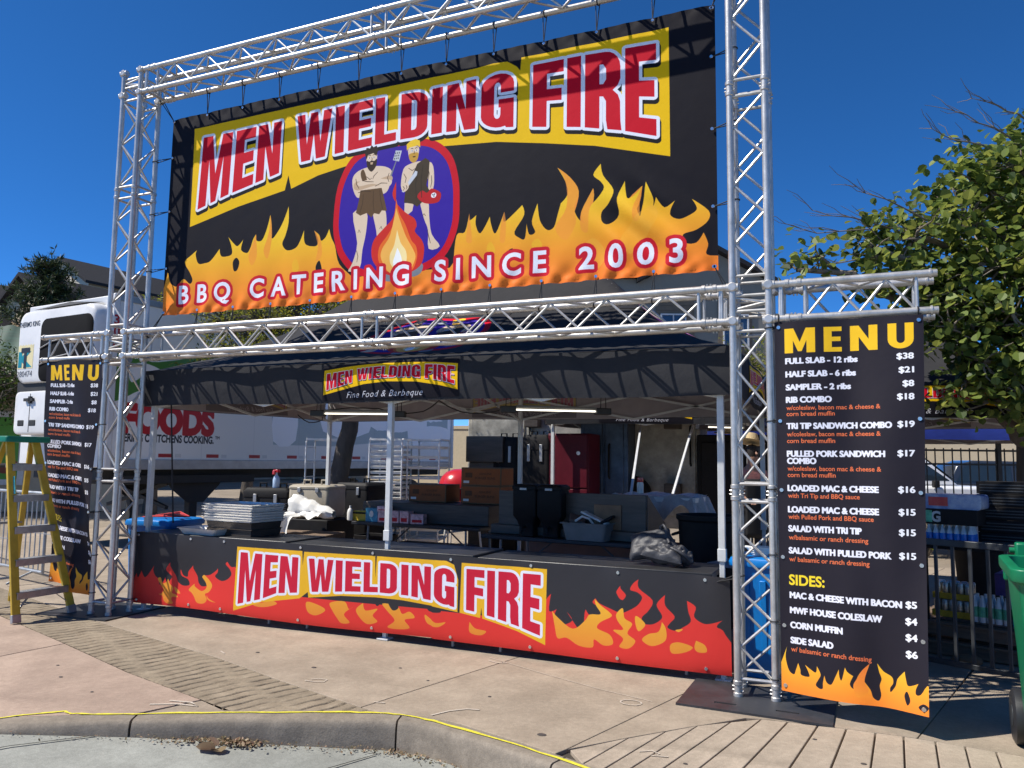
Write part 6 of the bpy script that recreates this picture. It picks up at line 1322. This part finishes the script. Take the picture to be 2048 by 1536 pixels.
# ================================================================ vehicles and far fence
m_carw = M('white_car_paint', (.72,.73,.75), .22, var=.03, coat=.6); m_card_ = M('dark_car_paint', (.03,.035,.045), .2, var=.05, coat=.6)
m_win = M('car_window', (.02,.03,.035), .05, var=.1, spec=.8)
def car(name, label, loc, rz, mat, pick):
    t = thing(name, label, 'pickup truck' if pick else 'car', loc, rz, None); hw = .95
    low = [(-2.7,.42),(-2.72,.85),(-2.68,1.08),(2.0,1.08),(2.55,1.0),(2.75,.85),(2.78,.45),(2.3,.34),(-2.4,.34)] if pick else [(-2.4,.38),(-2.42,.95),(-2.1,1.05),(1.2,1.02),(2.05,.92),(2.3,.72),(2.32,.4),(1.9,.30),(-2.1,.30)]
    m = MB(); m.loft([[(x, y, z if abs(y) < .9 else .7+(z-.7)*.94) for x, z in low] for y in (-hw,-hw*.92,hw*.92,hw)]); m.build('body', mat, t, bevel=.05, sm=50)
    cab = [(-.95,1.06),(-.85,1.80),(-.6,1.87),(.55,1.86),(.75,1.80),(1.55,1.08)] if pick else [(-2.15,1.02),(-1.9,1.55),(-1.5,1.68),(.1,1.66),(.35,1.60),(1.2,1.02)]
    m = MB(); m.loft([[(x, y*(1-.16*max(0,(z-1.05)/.8)), z) for x, z in cab] for y in (-.90,.90)]); m.build('cab', mat, t, bevel=.04, sm=50)
    cx, cz = (sum(p[0] for p in cab)/6, sum(p[1] for p in cab)/6)
    for s_ in (-1, 1):
        side = [(cx+(x-cx)*.86, cz+(z-cz)*.74) for x, z in cab]; m = MB()
        for a, b in ((0, .46), (.50, 1)):
            x0, x1 = min(p[0] for p in side), max(p[0] for p in side); xa, xb = x0+(x1-x0)*a, x0+(x1-x0)*b
            pl = [p for p in side]; top = max(p[1] for p in side); bot = min(p[1] for p in side)
            def zt_(x): return float(np.interp(x, [side[0][0], side[1][0], side[2][0], side[3][0], side[4][0], side[5][0]], [side[0][1], side[1][1], side[2][1], side[3][1], side[4][1], side[5][1]]))
            xs_ = [xa+(xb-xa)*k/6 for k in range(7)]; sec = [[(x, s_*(.905-.145*max(0,(z-1.05)/.8)), z) for z in (bot, max(bot+.01, zt_(x)))] for x in xs_]
            m.loft(sec, closed=False, caps=False)
        m.build('side_window', m_win, t, sm=0)
        for x in ((-1.75, 1.72) if pick else (-1.45, 1.45)):
            m = MB(); m.lathe([(.2,-.11),(.36,-.12),(.39,-.07),(.39,.07),(.36,.12),(.2,.11)], (x, s_*.86, .39), 24, 'y'); w_ = m.build('wheel', m_blkp, t); m = MB(); m.lathe([(0,-.10),(.21,-.115),(.22,.115),(0,.10)], (x, s_*.86, .39), 16, 'y'); m.build('rim', m_tray, w_)
        m = MB(); m.obox((1.0 if pick else .75, s_*1.05, 1.12), (.12,.18,.16), (0,0,0)); m.build('side_mirror', m_bp2, t, bevel=.02)
        m = MB(); m.box(2.5 if pick else 2.1, 2.72 if pick else 2.28, s_*.62-.2, s_*.62+.2, .78, .92); m.build('headlight', m_clear, t, bevel=.02)
    a, b = cab[4], cab[5]; m = MB(); m.loft([[(b[0]-.06+.02, y*.82, b[1]+.05) for y in (-1, 1)], [(a[0]+.06, y*.70, a[1]-.06) for y in (-1, 1)]], closed=False, caps=False); m.v = [(x+.03, y, z+.03) for x, y, z in m.v]; m.build('windscreen', m_win, t, sm=0)
    return t
car('pickup_truck', 'white pickup truck parked behind the black iron fence', (1.25,15.3,0), R(14), m_carw, True)
car('parked_car', 'dark car parked further back than the white pickup', (5.0,19.5,0), R(12), m_card_, False)
m_iron = M('black_iron', (.014,.014,.015), .5)
t = thing('iron_fence', 'black iron picket fence before the parked pickup', 'fence', (-1.0,9.6,0), R(18)); m = MB()
for z in (.25,1.55,1.80): m.box(0,9,-.018,.018,z,z+.035)
m.build('rail', m_iron, t)
for i in range(60): MB().box(.15*i-.009,.15*i+.009,-.009,.009,.05,1.86).build('picket', m_iron, t)
for i in range(5): MB().box(2.2*i-.035,2.2*i+.035,-.035,.035,0,1.95).build('post', m_iron, t)
t = thing('iron_fence', 'black iron picket gate beyond the end of the trailer', 'fence', (-8.6,14.2,0), R(8)); m = MB()
for z in (.25,1.60,1.95): m.box(0,3.0,-.018,.018,z,z+.035)
m.build('rail', m_iron, t)
for i in range(21): MB().box(.15*i-.009,.15*i+.009,-.009,.009,.05,2.0).build('picket', m_iron, t)
# ================================================================ buildings
m_stuc = M('beige_stucco', (.36,.32,.25), .9, var=.06, scale=2, bump=.05); m_stuc2 = M('grey_stucco', (.22,.21,.18), .9, var=.06, scale=2, bump=.05)
m_shing = M('dark_shingles', (.034,.034,.037), .95, var=.3, scale=18, bump=.3, bscale=20, spec=.1); m_brown = M('brown_siding', (.16,.125,.09), .85, var=.1)
m_crm = M('cream_siding', (.50,.42,.29), .8, var=.06); m_wf = M('white_window_frame', (.6,.6,.6), .5); m_pane = M('dark_window_pane', (.03,.05,.09), .06, var=.2, spec=.9)
def siding(mb, x0, x1, y, z0, z1, st=.22):
    z = z0
    while z < z1-.01: mb.box(x0, x1, y-.03, y, z+.012, min(z1, z+st)); z += st
    return mb
def window(par, x, z, w_, h, y=0.):
    m = MB()
    for a, b, c, d in ((x-.06,x+w_+.06,z-.06,z),(x-.06,x+w_+.06,z+h,z+h+.06),(x-.06,x,z,z+h),(x+w_,x+w_+.06,z,z+h),(x+w_/2-.025,x+w_/2+.025,z,z+h)): m.box(a,b,y-.07,y-.01,c,d)
    f = m.build('window', m_wf, par); MB().box(x, x+w_, y-.03, y-.02, z, z+h).build('pane', m_pane, f)
def gable(name, label, loc, rz, w_, d, hw, hr, wall, over=.4, side=False):
    """front wall faces local -y; ridge runs along local y"""
    t = thing(name, label, 'house', loc, rz)
    m = MB(); m.prism([(0,0),(w_,0),(w_,hw),(w_/2,hr),(0,hw)], lambda x, z, k: (x, d*k, z)); m.build('wall', wall, t)
    sl = (hr-hw)/(w_/2); m = MB()
    for s_ in (0, 1):
        f = (lambda x: x) if s_ == 0 else (lambda x: w_-x); pr = [(-over, hw-over*sl+.02), (w_/2, hr+.02), (w_/2, hr+.20), (-over, hw-over*sl+.18)]
        m.loft([[(f(x), y, z) for x, z in pr] for y in (-over, d+over)])
    m.build('roof', m_shing, t)
    return t
# a grown row of houses up the rise on the left
g1 = gable('house', 'beige gabled house with striped siding beside the pine', (-36.4,18.4,0), R(-8), 5.0, 9, 7.9, 9.6, m_crm)
m = MB(); siding(m, .2, 2.2, -.02, 3.0, 7.6); m.build('siding', M('tan_siding', (.40,.28,.17), .8), g1)
window(g1, 3.2, 5.2, 1.0, 1.4)
m = MB(); m.prism([(-.6,7.3),(1.8,7.3),(.6,8.4)], lambda x, z, k: (x, -1.1+1.15*k, z)); m.build('porch_roof', m_shing, g1)
m = MB(); m.prism([(-.4,0),(1.6,0),(1.6,7.28),(.6,8.1),(-.4,7.28)], lambda x, z, k: (x, -1.0+.95*k, z)); m.build('porch_wall', M('tan_porch', (.42,.30,.19), .8), g1)
g2 = gable('house', 'dark sided house at the edge of the row, beside the beige gabled house', (-45.5,20.3,0), R(-8), 7.0, 8, 8.9, 10.5, M('dark_brown_siding', (.05,.045,.04), .85), .3)
g3 = gable('house', 'long grey stucco house with a wide dark roof behind the pine and far tower', (-42.0,24.3,0), R(-8), 5.0, 16, 10.9, 12.3, M('pale_stucco', (.56,.52,.43), .9, var=.05, scale=2))
t = thing('house', 'grey stucco apartment house seen through the tent peak and truss', 'house', (-12.2,24.3,0), R(22))
m = MB(); m.box(0,10.6,0,8,0,9.2); m.prism([(5.6,9.2),(10.6,9.2),(8.1,10.6)], lambda x, z, k: (x, 8*k, z)); m.build('wall', m_stuc2, t)
m = MB(); m.loft([[(5.2,-.4,9.0),(8.1,-.4,10.62),(8.1,-.4,10.82),(5.2,-.4,9.2)],[(5.2,8.4,9.0),(8.1,8.4,10.62),(8.1,8.4,10.82),(5.2,8.4,9.2)]]); m.loft([[(11.0,-.4,9.0),(8.1,-.4,10.62),(8.1,-.4,10.82),(11.0,-.4,9.2)],[(11.0,8.4,9.0),(8.1,8.4,10.62),(8.1,8.4,10.82),(11.0,8.4,9.2)]]); m.loft([[(-.3,-.3,9.2),(5.3,-.3,9.2),(5.3,-.3,9.4),(-.3,-.3,9.4)],[(-.3,8,9.2),(5.3,8,9.2),(5.3,8,9.4),(-.3,8,9.4)]]); m.build('roof', m_shing, t)
for x0, x1 in ((1.0,2.6),(3.9,5.0),(6.0,7.6),(8.6,10.0)):
    m = MB(); siding(m, x0, x1, -.02, 3.0, 8.6); m.build('siding_panel', m_brown, t); window(t, x0+.25, 6.4, .95, 1.25, -.04); window(t, x0+.25, 3.6, .95, 1.25, -.04)
m = MB(); m.prism([(0,0),(3.4,0),(3.4,-.45)], lambda x, z, k: (3.2+x, -1.2+1.15*k, 6.2+z)); m.build('porch_roof', m_shing, t)
MB().box(10.62,13.0,1.2,6,0,8.0).build('side_wing', m_crm, t)
# shop front at the far side of the square
t = thing('shop', 'cream shop front with a dark green awning and a green poster', 'shop', (-27.2,2.6,0), R(38)); m_store = M('cream_shop_wall', (.42,.36,.27), .85, var=.06)
MB().box(0,12,0,6,0,4.6).build('wall', m_store, t)
m = MB(); m.box(-.1,12.1,-.22,0,3.05,3.30); m.box(-.1,12.1,-.12,0,2.75,3.05)
for i in range(40): m.box(.1+.3*i,.22+.3*i,-.18,-.12,2.85,2.98)
m.build('cornice', m_store, t)
m = MB(); m.grid(lambda u, v: (-.2+12.4*u, -.1-1.3*(1-v), 3.45+1.5*v+.03*math.sin(u*160)), 120, 6); m.build('awning', M('dark_green_awning', (.03,.075,.05), .7, var=.5, scale=3, stretch=(.3,3,14)), t)
def poster():
    C = Canvas(240, 330, (86,150,54)); C.text('Spa', 20, 90, 62, (240,244,230), fit=130, bold=.03); C.text('now open', 60, 130, 14, (210,230,190), fit=90)
    for i in range(26): C.poly((70+rnd.randint(0,90), 50+rnd.randint(0,50), 30+rnd.randint(0,30)), _arc(rnd.randint(10,230), rnd.randint(190,320), rnd.randint(12,30), rnd.randint(10,24), 0, 340, 10))
    return C.a
m_post = imgmat('shop_poster_print', poster(), .5, .003, 40)
for i, x in enumerate((1.2, 3.4, 5.6, 7.8)):
    m = MB(); m.box(x-.12,x+1.9,-.06,0,.7,2.65); f = m.build('window', m_wf, t)
    m = MB(); m.grid(lambda u, v: (x+1.75*u, -.065, .85+1.65*v), 1, 1); m.build('poster', m_post, f, sm=0)
m = MB(); m.box(-40,40,38,38.4,0,3.4); m.box(-40,40,37.95,38.45,3.4,3.6); solo(m, 'far_wall', m_crm, 'long cream wall closing the view behind the parked vehicles', 'wall')
# ================================================================ trees
m_bark = M('tree_bark', (.085,.07,.058), .9, var=.4, scale=6, stretch=(1,1,.3), bump=.7, bscale=18); m_twig = M('pale_twig', (.20,.165,.13), .8, var=.25)
m_lf_big = leafmat('heart_leaf', (.115,.170,.035), .65, .42); m_lf_yel = leafmat('yellow_green_leaf', (.15,.18,.022), .5, .4)
m_lf_mid = leafmat('mid_leaf', (.045,.085,.018), .45, .3); m_pine = leafmat('pine_needles', (.028,.050,.020), .5, .15); m_lf_dk = leafmat('dark_leaf', (.03,.06,.016), .45, .25)
HEART = [(0,0),(.30,.10),(.50,.42),(.40,.75),(0,1.0),(-.40,.75),(-.50,.42),(-.30,.10)]
OVAL = [(0,0),(.26,.3),(.2,.75),(0,1),(-.2,.75),(-.26,.3)]
def leaf(m, p, size, rg, shape, droop):
    d = Vector((rg.gauss(0,1), rg.gauss(0,1), rg.gauss(-droop,.6))).normalized(); s_ = d.cross(Vector((rg.gauss(0,.5), rg.gauss(0,.5), 1))).normalized(); nrm = s_.cross(d)
    fold = rg.uniform(.1,.45); base = len(m.v); curl = rg.uniform(-.2,.35)
    for x, y in shape: m.v.append(tuple(p+d*(y*size)+s_*(x*size)+nrm*(abs(x)*fold*size-curl*size*y*y*.5)))
    n = len(shape); h = n//2
    m.f.append([base+k for k in range(h+1)]); m.m.append(m.mi); m.f.append([base]+[base+k for k in range(h, n)]); m.m.append(m.mi)
def limb(m, a, b, r0, r1, rg, n=6, wob=.08):
    a, b = Vector(a), Vector(b); L_ = (b-a).length; P = [a.lerp(b, i/n)+Vector((rg.uniform(-1,1), rg.uniform(-1,1), rg.uniform(-.6,.6)))*wob*L_*.5*(0 < i < n) for i in range(n+1)]
    m.tube(P, [r0+(r1-r0)*i/n for i in range(n+1)], 7, caps=False); return P
def tree(label, base, trunk, blobs, nleaf, size, mat, seed, shape=OVAL, droop=.4, tr=.16, twigs=True, name='tree', group=None, bare=()):
    rg = random.Random(seed); t = thing(name, label, 'tree', base, 0, group); b0 = Vector(base)
    m = MB(); P = [Vector(p)-b0 for p in trunk]; PP = []
    for i in range(len(P)-1):
        for k in range(4): PP.append(P[i].lerp(P[i+1], k/4)+Vector((rg.uniform(-1,1), rg.uniform(-1,1), 0))*tr*.12)
    PP.append(P[-1]); n = len(PP); m.tube(PP, [tr*(1.25 if i == 0 else 1)*(1-.55*i/n) for i in range(n)], 12); m.build('trunk', m_bark, t)
    mb_ = MB(); ml = MB(); tot = sum(r**2 for c, r in blobs)
    for c, r in blobs:
        c = Vector(c)-b0; st = min(PP[n//2:], key=lambda q: (q-c).length); mid = st.lerp(c, .5)+Vector((0,0,.08*r))
        limb(mb_, st, c, tr*.42, tr*.16, rg, 6, .10)
        k = max(4, int(nleaf*r*r/tot)); ntw = max(3, k//14)
        for _ in range(ntw):
            d = Vector((rg.gauss(0,1), rg.gauss(0,1), rg.gauss(.05,.8))).normalized(); e = c+d*r*rg.uniform(.55,1.08)
            Q = limb(mb_, c+d*r*.1, e, tr*.05+.004, .0025, rg, 4, .16) if twigs else [c+d*r*.2, e]
            for _ in range(k//ntw):
                q = rg.choice(Q[1:]) if rg.random() < .35 else Q[-1]
                leaf(ml, q+Vector((rg.gauss(0,1), rg.gauss(0,1), rg.gauss(0,1)))*size*1.15, size*rg.uniform(.65,1.2), rg, shape, droop)
    for a, b in bare:   # leafless twigs
        a, b = Vector(a)-b0, Vector(b)-b0; Q = limb(mb_, a, b, .012, .003, rg, 6, .10)
        for q in Q[2:]:
            for _ in range(2): limb(mb_, q, q+(b-a)*rg.uniform(.12,.3)+Vector((rg.uniform(-.1,.1), rg.uniform(-.1,.1), rg.uniform(-.05,.16))), .004, .0018, rg, 3, .15)
    mb_.build('branches', m_twig if name == 'tree' and size > .07 else m_bark, t)
    ml.build('crown', mat, t, sm=0); return t
# broad leaved tree by the wheelie bin: trunk behind the barrier, crown over the tent
D_ = Vector
tree('large heart leaved tree standing behind the dark steel barrier', (2.42,3.95,0), [(2.42,3.95,-.05),(2.38,3.95,.9),(2.42,3.98,1.9),(2.55,4.0,2.9),(2.7,4.0,3.8)],
     [((1.85,3.2,3.95),.60),((2.35,3.3,4.45),.62),((2.75,3.4,4.65),.7),((1.35,2.9,3.75),.48),((2.1,3.0,3.45),.60),((2.7,3.2,3.7),.75),((1.0,2.6,3.62),.34),((.50,2.35,3.52),.22),((.30,2.3,3.40),.15),((1.15,2.7,3.25),.36),((1.7,3.0,3.1),.42),((2.3,3.2,2.75),.50),((2.75,3.3,2.85),.6),((1.95,3.0,2.55),.40),((2.3,3.1,2.25),.36),((1.75,2.9,2.35),.25),((3.3,3.6,4.3),.9),((3.4,3.6,3.3),.9),((3.0,4.4,4.6),.9),((2.0,4.4,4.3),.7),((3.9,4.2,3.9),.9),((2.65,3.3,2.3),.35),((2.0,3.2,4.35),.4),((1.45,3.0,3.35),.35),((1.6,2.8,2.9),.3),((2.05,2.9,2.85),.4),((2.45,3.0,2.5),.42),((1.95,2.9,2.15),.3),((2.35,3.0,2.0),.25),((2.8,3.2,2.4),.4),((2.5,2.9,3.3),.5),((1.6,2.55,2.8),.30),((1.85,2.65,2.5),.32),((2.2,2.75,2.2),.3),((2.1,2.7,2.95),.35)],
     11500, .09, m_lf_big, 3, HEART, .7, .15, bare=[((1.6,3.0,3.8),(.45,2.4,4.0)),((1.5,2.9,3.75),(.35,2.3,3.80)),((1.6,3.0,3.9),(.85,2.6,4.25)),((2.2,3.2,4.6),(1.55,2.9,4.85)),((2.4,3.2,4.7),(1.75,2.9,5.0)),((1.4,2.9,3.6),(.40,2.35,3.45)),((2.3,3.2,3.2),(1.35,2.7,3.0)),((2.4,3.3,3.0),(1.55,2.8,2.75)),((2.2,3.2,3.3),(1.3,2.6,3.1)),((2.5,3.3,4.9),(1.9,2.9,5.1))])
m = MB(); limb(m, (2.42,3.95,1.75), (1.95,3.5,2.30), .085, .06, random.Random(2), 6, .08); limb(m, (1.95,3.5,2.30), (1.72,3.1,2.85), .06, .03, random.Random(4), 6, .1)
br = m.build('leaning_limb', m_bark, bpy.data.objects['tree'], world=True)
# honey locust inside the tents and its kin beyond the trailer
tree('yellow green tree rising between the tents and the trailer, trunk beside the racks', (-7.0,5.15,0), [(-7.0,5.15,-.05),(-6.98,5.15,1.0),(-6.86,5.2,2.0),(-6.75,5.3,3.0),(-6.8,5.4,4.0)],
     [((-7.6,5.0,3.65),.75),((-6.7,5.1,3.55),.75),((-8.4,4.9,3.75),.7),((-8.9,4.7,3.25),.55),((-8.0,4.6,3.15),.55),((-6.2,5.4,3.9),.8),((-7.2,5.6,4.4),.9),((-8.3,5.4,4.4),.8),((-9.4,5.0,3.9),.6),((-7.2,4.7,3.1),.45),((-5.6,5.6,3.6),.6),((-8.6,4.4,2.75),.45),((-7.8,4.3,2.8),.45),((-6.3,4.9,3.1),.5),((-9.3,4.6,3.0),.5)], 21000, .055, m_lf_yel, 11, OVAL, .5, .19)
tree('bushy light green tree beyond the tents, beside the near tower', (-1.2,12.6,0), [(-1.2,12.6,0),(-1.1,12.6,1.8),(-1.0,12.6,3.0)], [((-1.2,11.8,3.6),.75),((-.6,11.7,3.35),.7),((-.1,11.8,3.1),.6),((-1.8,12.2,3.4),.8),((-.9,12.2,2.6),.8),((.4,12.2,2.6),.7)], 5200, .075, m_lf_yel, 21, OVAL, .5, .13)
tree('dark leafy tree beside the shop front, left of the trailer nose'.replace('left of','near'), (-19.5,7.0,0), [(-19.5,7,0),(-19.4,7,2),(-19.3,7,4)], [((-19.6,6.6,3.3),1.2),((-18.6,6.9,3.5),1.1),((-20.8,6.2,3.2),1.3),((-17.8,7.2,3.4),.9),((-18.4,7.6,3.0),.9),((-21.5,6.4,3.9),1.1)], 6500, .11, m_lf_mid, 31, OVAL, .4, .2)
tree('low green tree peeking over the trailer roof', (-16.5,10.0,0), [(-16.5,10,0),(-16.5,10,2.5),(-16.4,10,4)], [((-16.6,9.6,5.0),.8),((-15.8,9.8,5.0),.8),((-14.9,10.2,4.9),.8),((-14.0,10.8,5.0),.9),((-17.3,9.6,4.7),.8)], 4200, .09, m_lf_yel, 37, OVAL, .4, .16)
tree('tall green tree behind the far truss tower', (-16.3,13.4,0), [(-16.3,13.4,0),(-16.2,13.4,3),(-16.1,13.4,5.5)], [((-16.2,13.2,6.4),.8),((-15.6,13.4,5.7),.9),((-16.6,13.4,5.5),.9),((-15.0,13.8,5.2),.8),((-14.6,14.4,6.0),.7)], 4200, .10, m_lf_mid, 41, OVAL, .4, .18)
def pine(label, base, h, seed):
    rg = random.Random(seed); t = thing('pine_tree', label, 'tree', base); m = MB(); m.tube([(0,0,0),(.1,0,h*.5),(0,0,h)], [.28,.2,.04], 10); m.build('trunk', m_bark, t)
    mb_ = MB(); ml = MB()
    for i in range(150):
        z = h*rg.uniform(.30,.99); r = (h-z)*.44*(rg.uniform(.55,1.1))+.40; a = rg.uniform(0,6.283); e = Vector((r*math.cos(a), r*math.sin(a), z+r*.25)); s_ = Vector((0,0,z-.1)); Q = limb(mb_, s_, e, .05, .015, rg, 4, .08)
        for q in Q[1:]:
            for _ in range(3):
                c = q+Vector((rg.gauss(0,.16), rg.gauss(0,.16), rg.gauss(.06,.14)))
                for _ in range(10): leaf(ml, c, rg.uniform(.16,.30), rg, [(0,0),(.10,.4),(0,1),(-.10,.4)], -.4)
    mb_.build('branches', m_bark, t); ml.build('crown', m_pine, t, sm=0); return t
pine('dark pine tree standing before the beige and grey houses', (-25.4,13.1,0), 8.4, 5)
# low plants by the far fence
for i, (x, y) in enumerate(((1.9,9.6),(2.3,9.75),(2.7,9.9))):
    rg = random.Random(50+i); t = thing('shrub', 'dry yellow green shrub at the foot of the iron fence', 'shrub', (x,y,0), 0, 'dry shrubs at the iron fence'); ml = MB(); mb_ = MB()
    for _ in range(60):
        d = Vector((rg.gauss(0,.3), rg.gauss(0,.3), 1)).normalized()*rg.uniform(.4,1.0); mb_.tube([(0,0,0), tuple(d)], .005, 5)
        for k in range(5): leaf(ml, d*(.4+.13*k), .07, rg, OVAL, .2)
    mb_.build('stems', m_twig, t); ml.build('foliage', m_lf_yel, t, sm=0)
# leaf litter along the kerb
m_dry = leafmat('dry_leaf', (.24,.18,.10), .5, .2); rg = random.Random(77); m = MB()
def litter(x, spread, n, size):
    for _ in range(n):
        xx = x+rg.gauss(0, spread); h = kerb_h(xx); y = kpt(xx)-abs(rg.gauss(0,.045))-.03
        leaf(m, Vector((xx, y, -h+.012+abs(rg.gauss(0,.006)))), size*rg.uniform(.5,1.2), rg, OVAL, .0)
litter(-2.72,.16,230,.026); litter(-2.6,.06,90,.032); litter(-1.75,.12,120,.022); litter(-1.25,.25,80,.02); litter(-.9,.2,40,.02); litter(-2.2,.4,120,.018); litter(-3.0,.3,60,.018); litter(-3.6,.3,24,.018)
tag(m.build('leaf_litter', m_dry, sm=0), kind='stuff')
rg = random.Random(5); m = MB(); leaf(m, Vector((-2.66,-1.93,-.122)), .11, rg, HEART, 0.); leaf(m, Vector((-2.60,-1.95,-.125)), .09, rg, HEART, 0.); leaf(m, Vector((-2.66,-1.90,-.12)), .08, rg, OVAL, -.5)
tag(m.build('leaf_litter', m_dry, sm=0), kind='stuff')
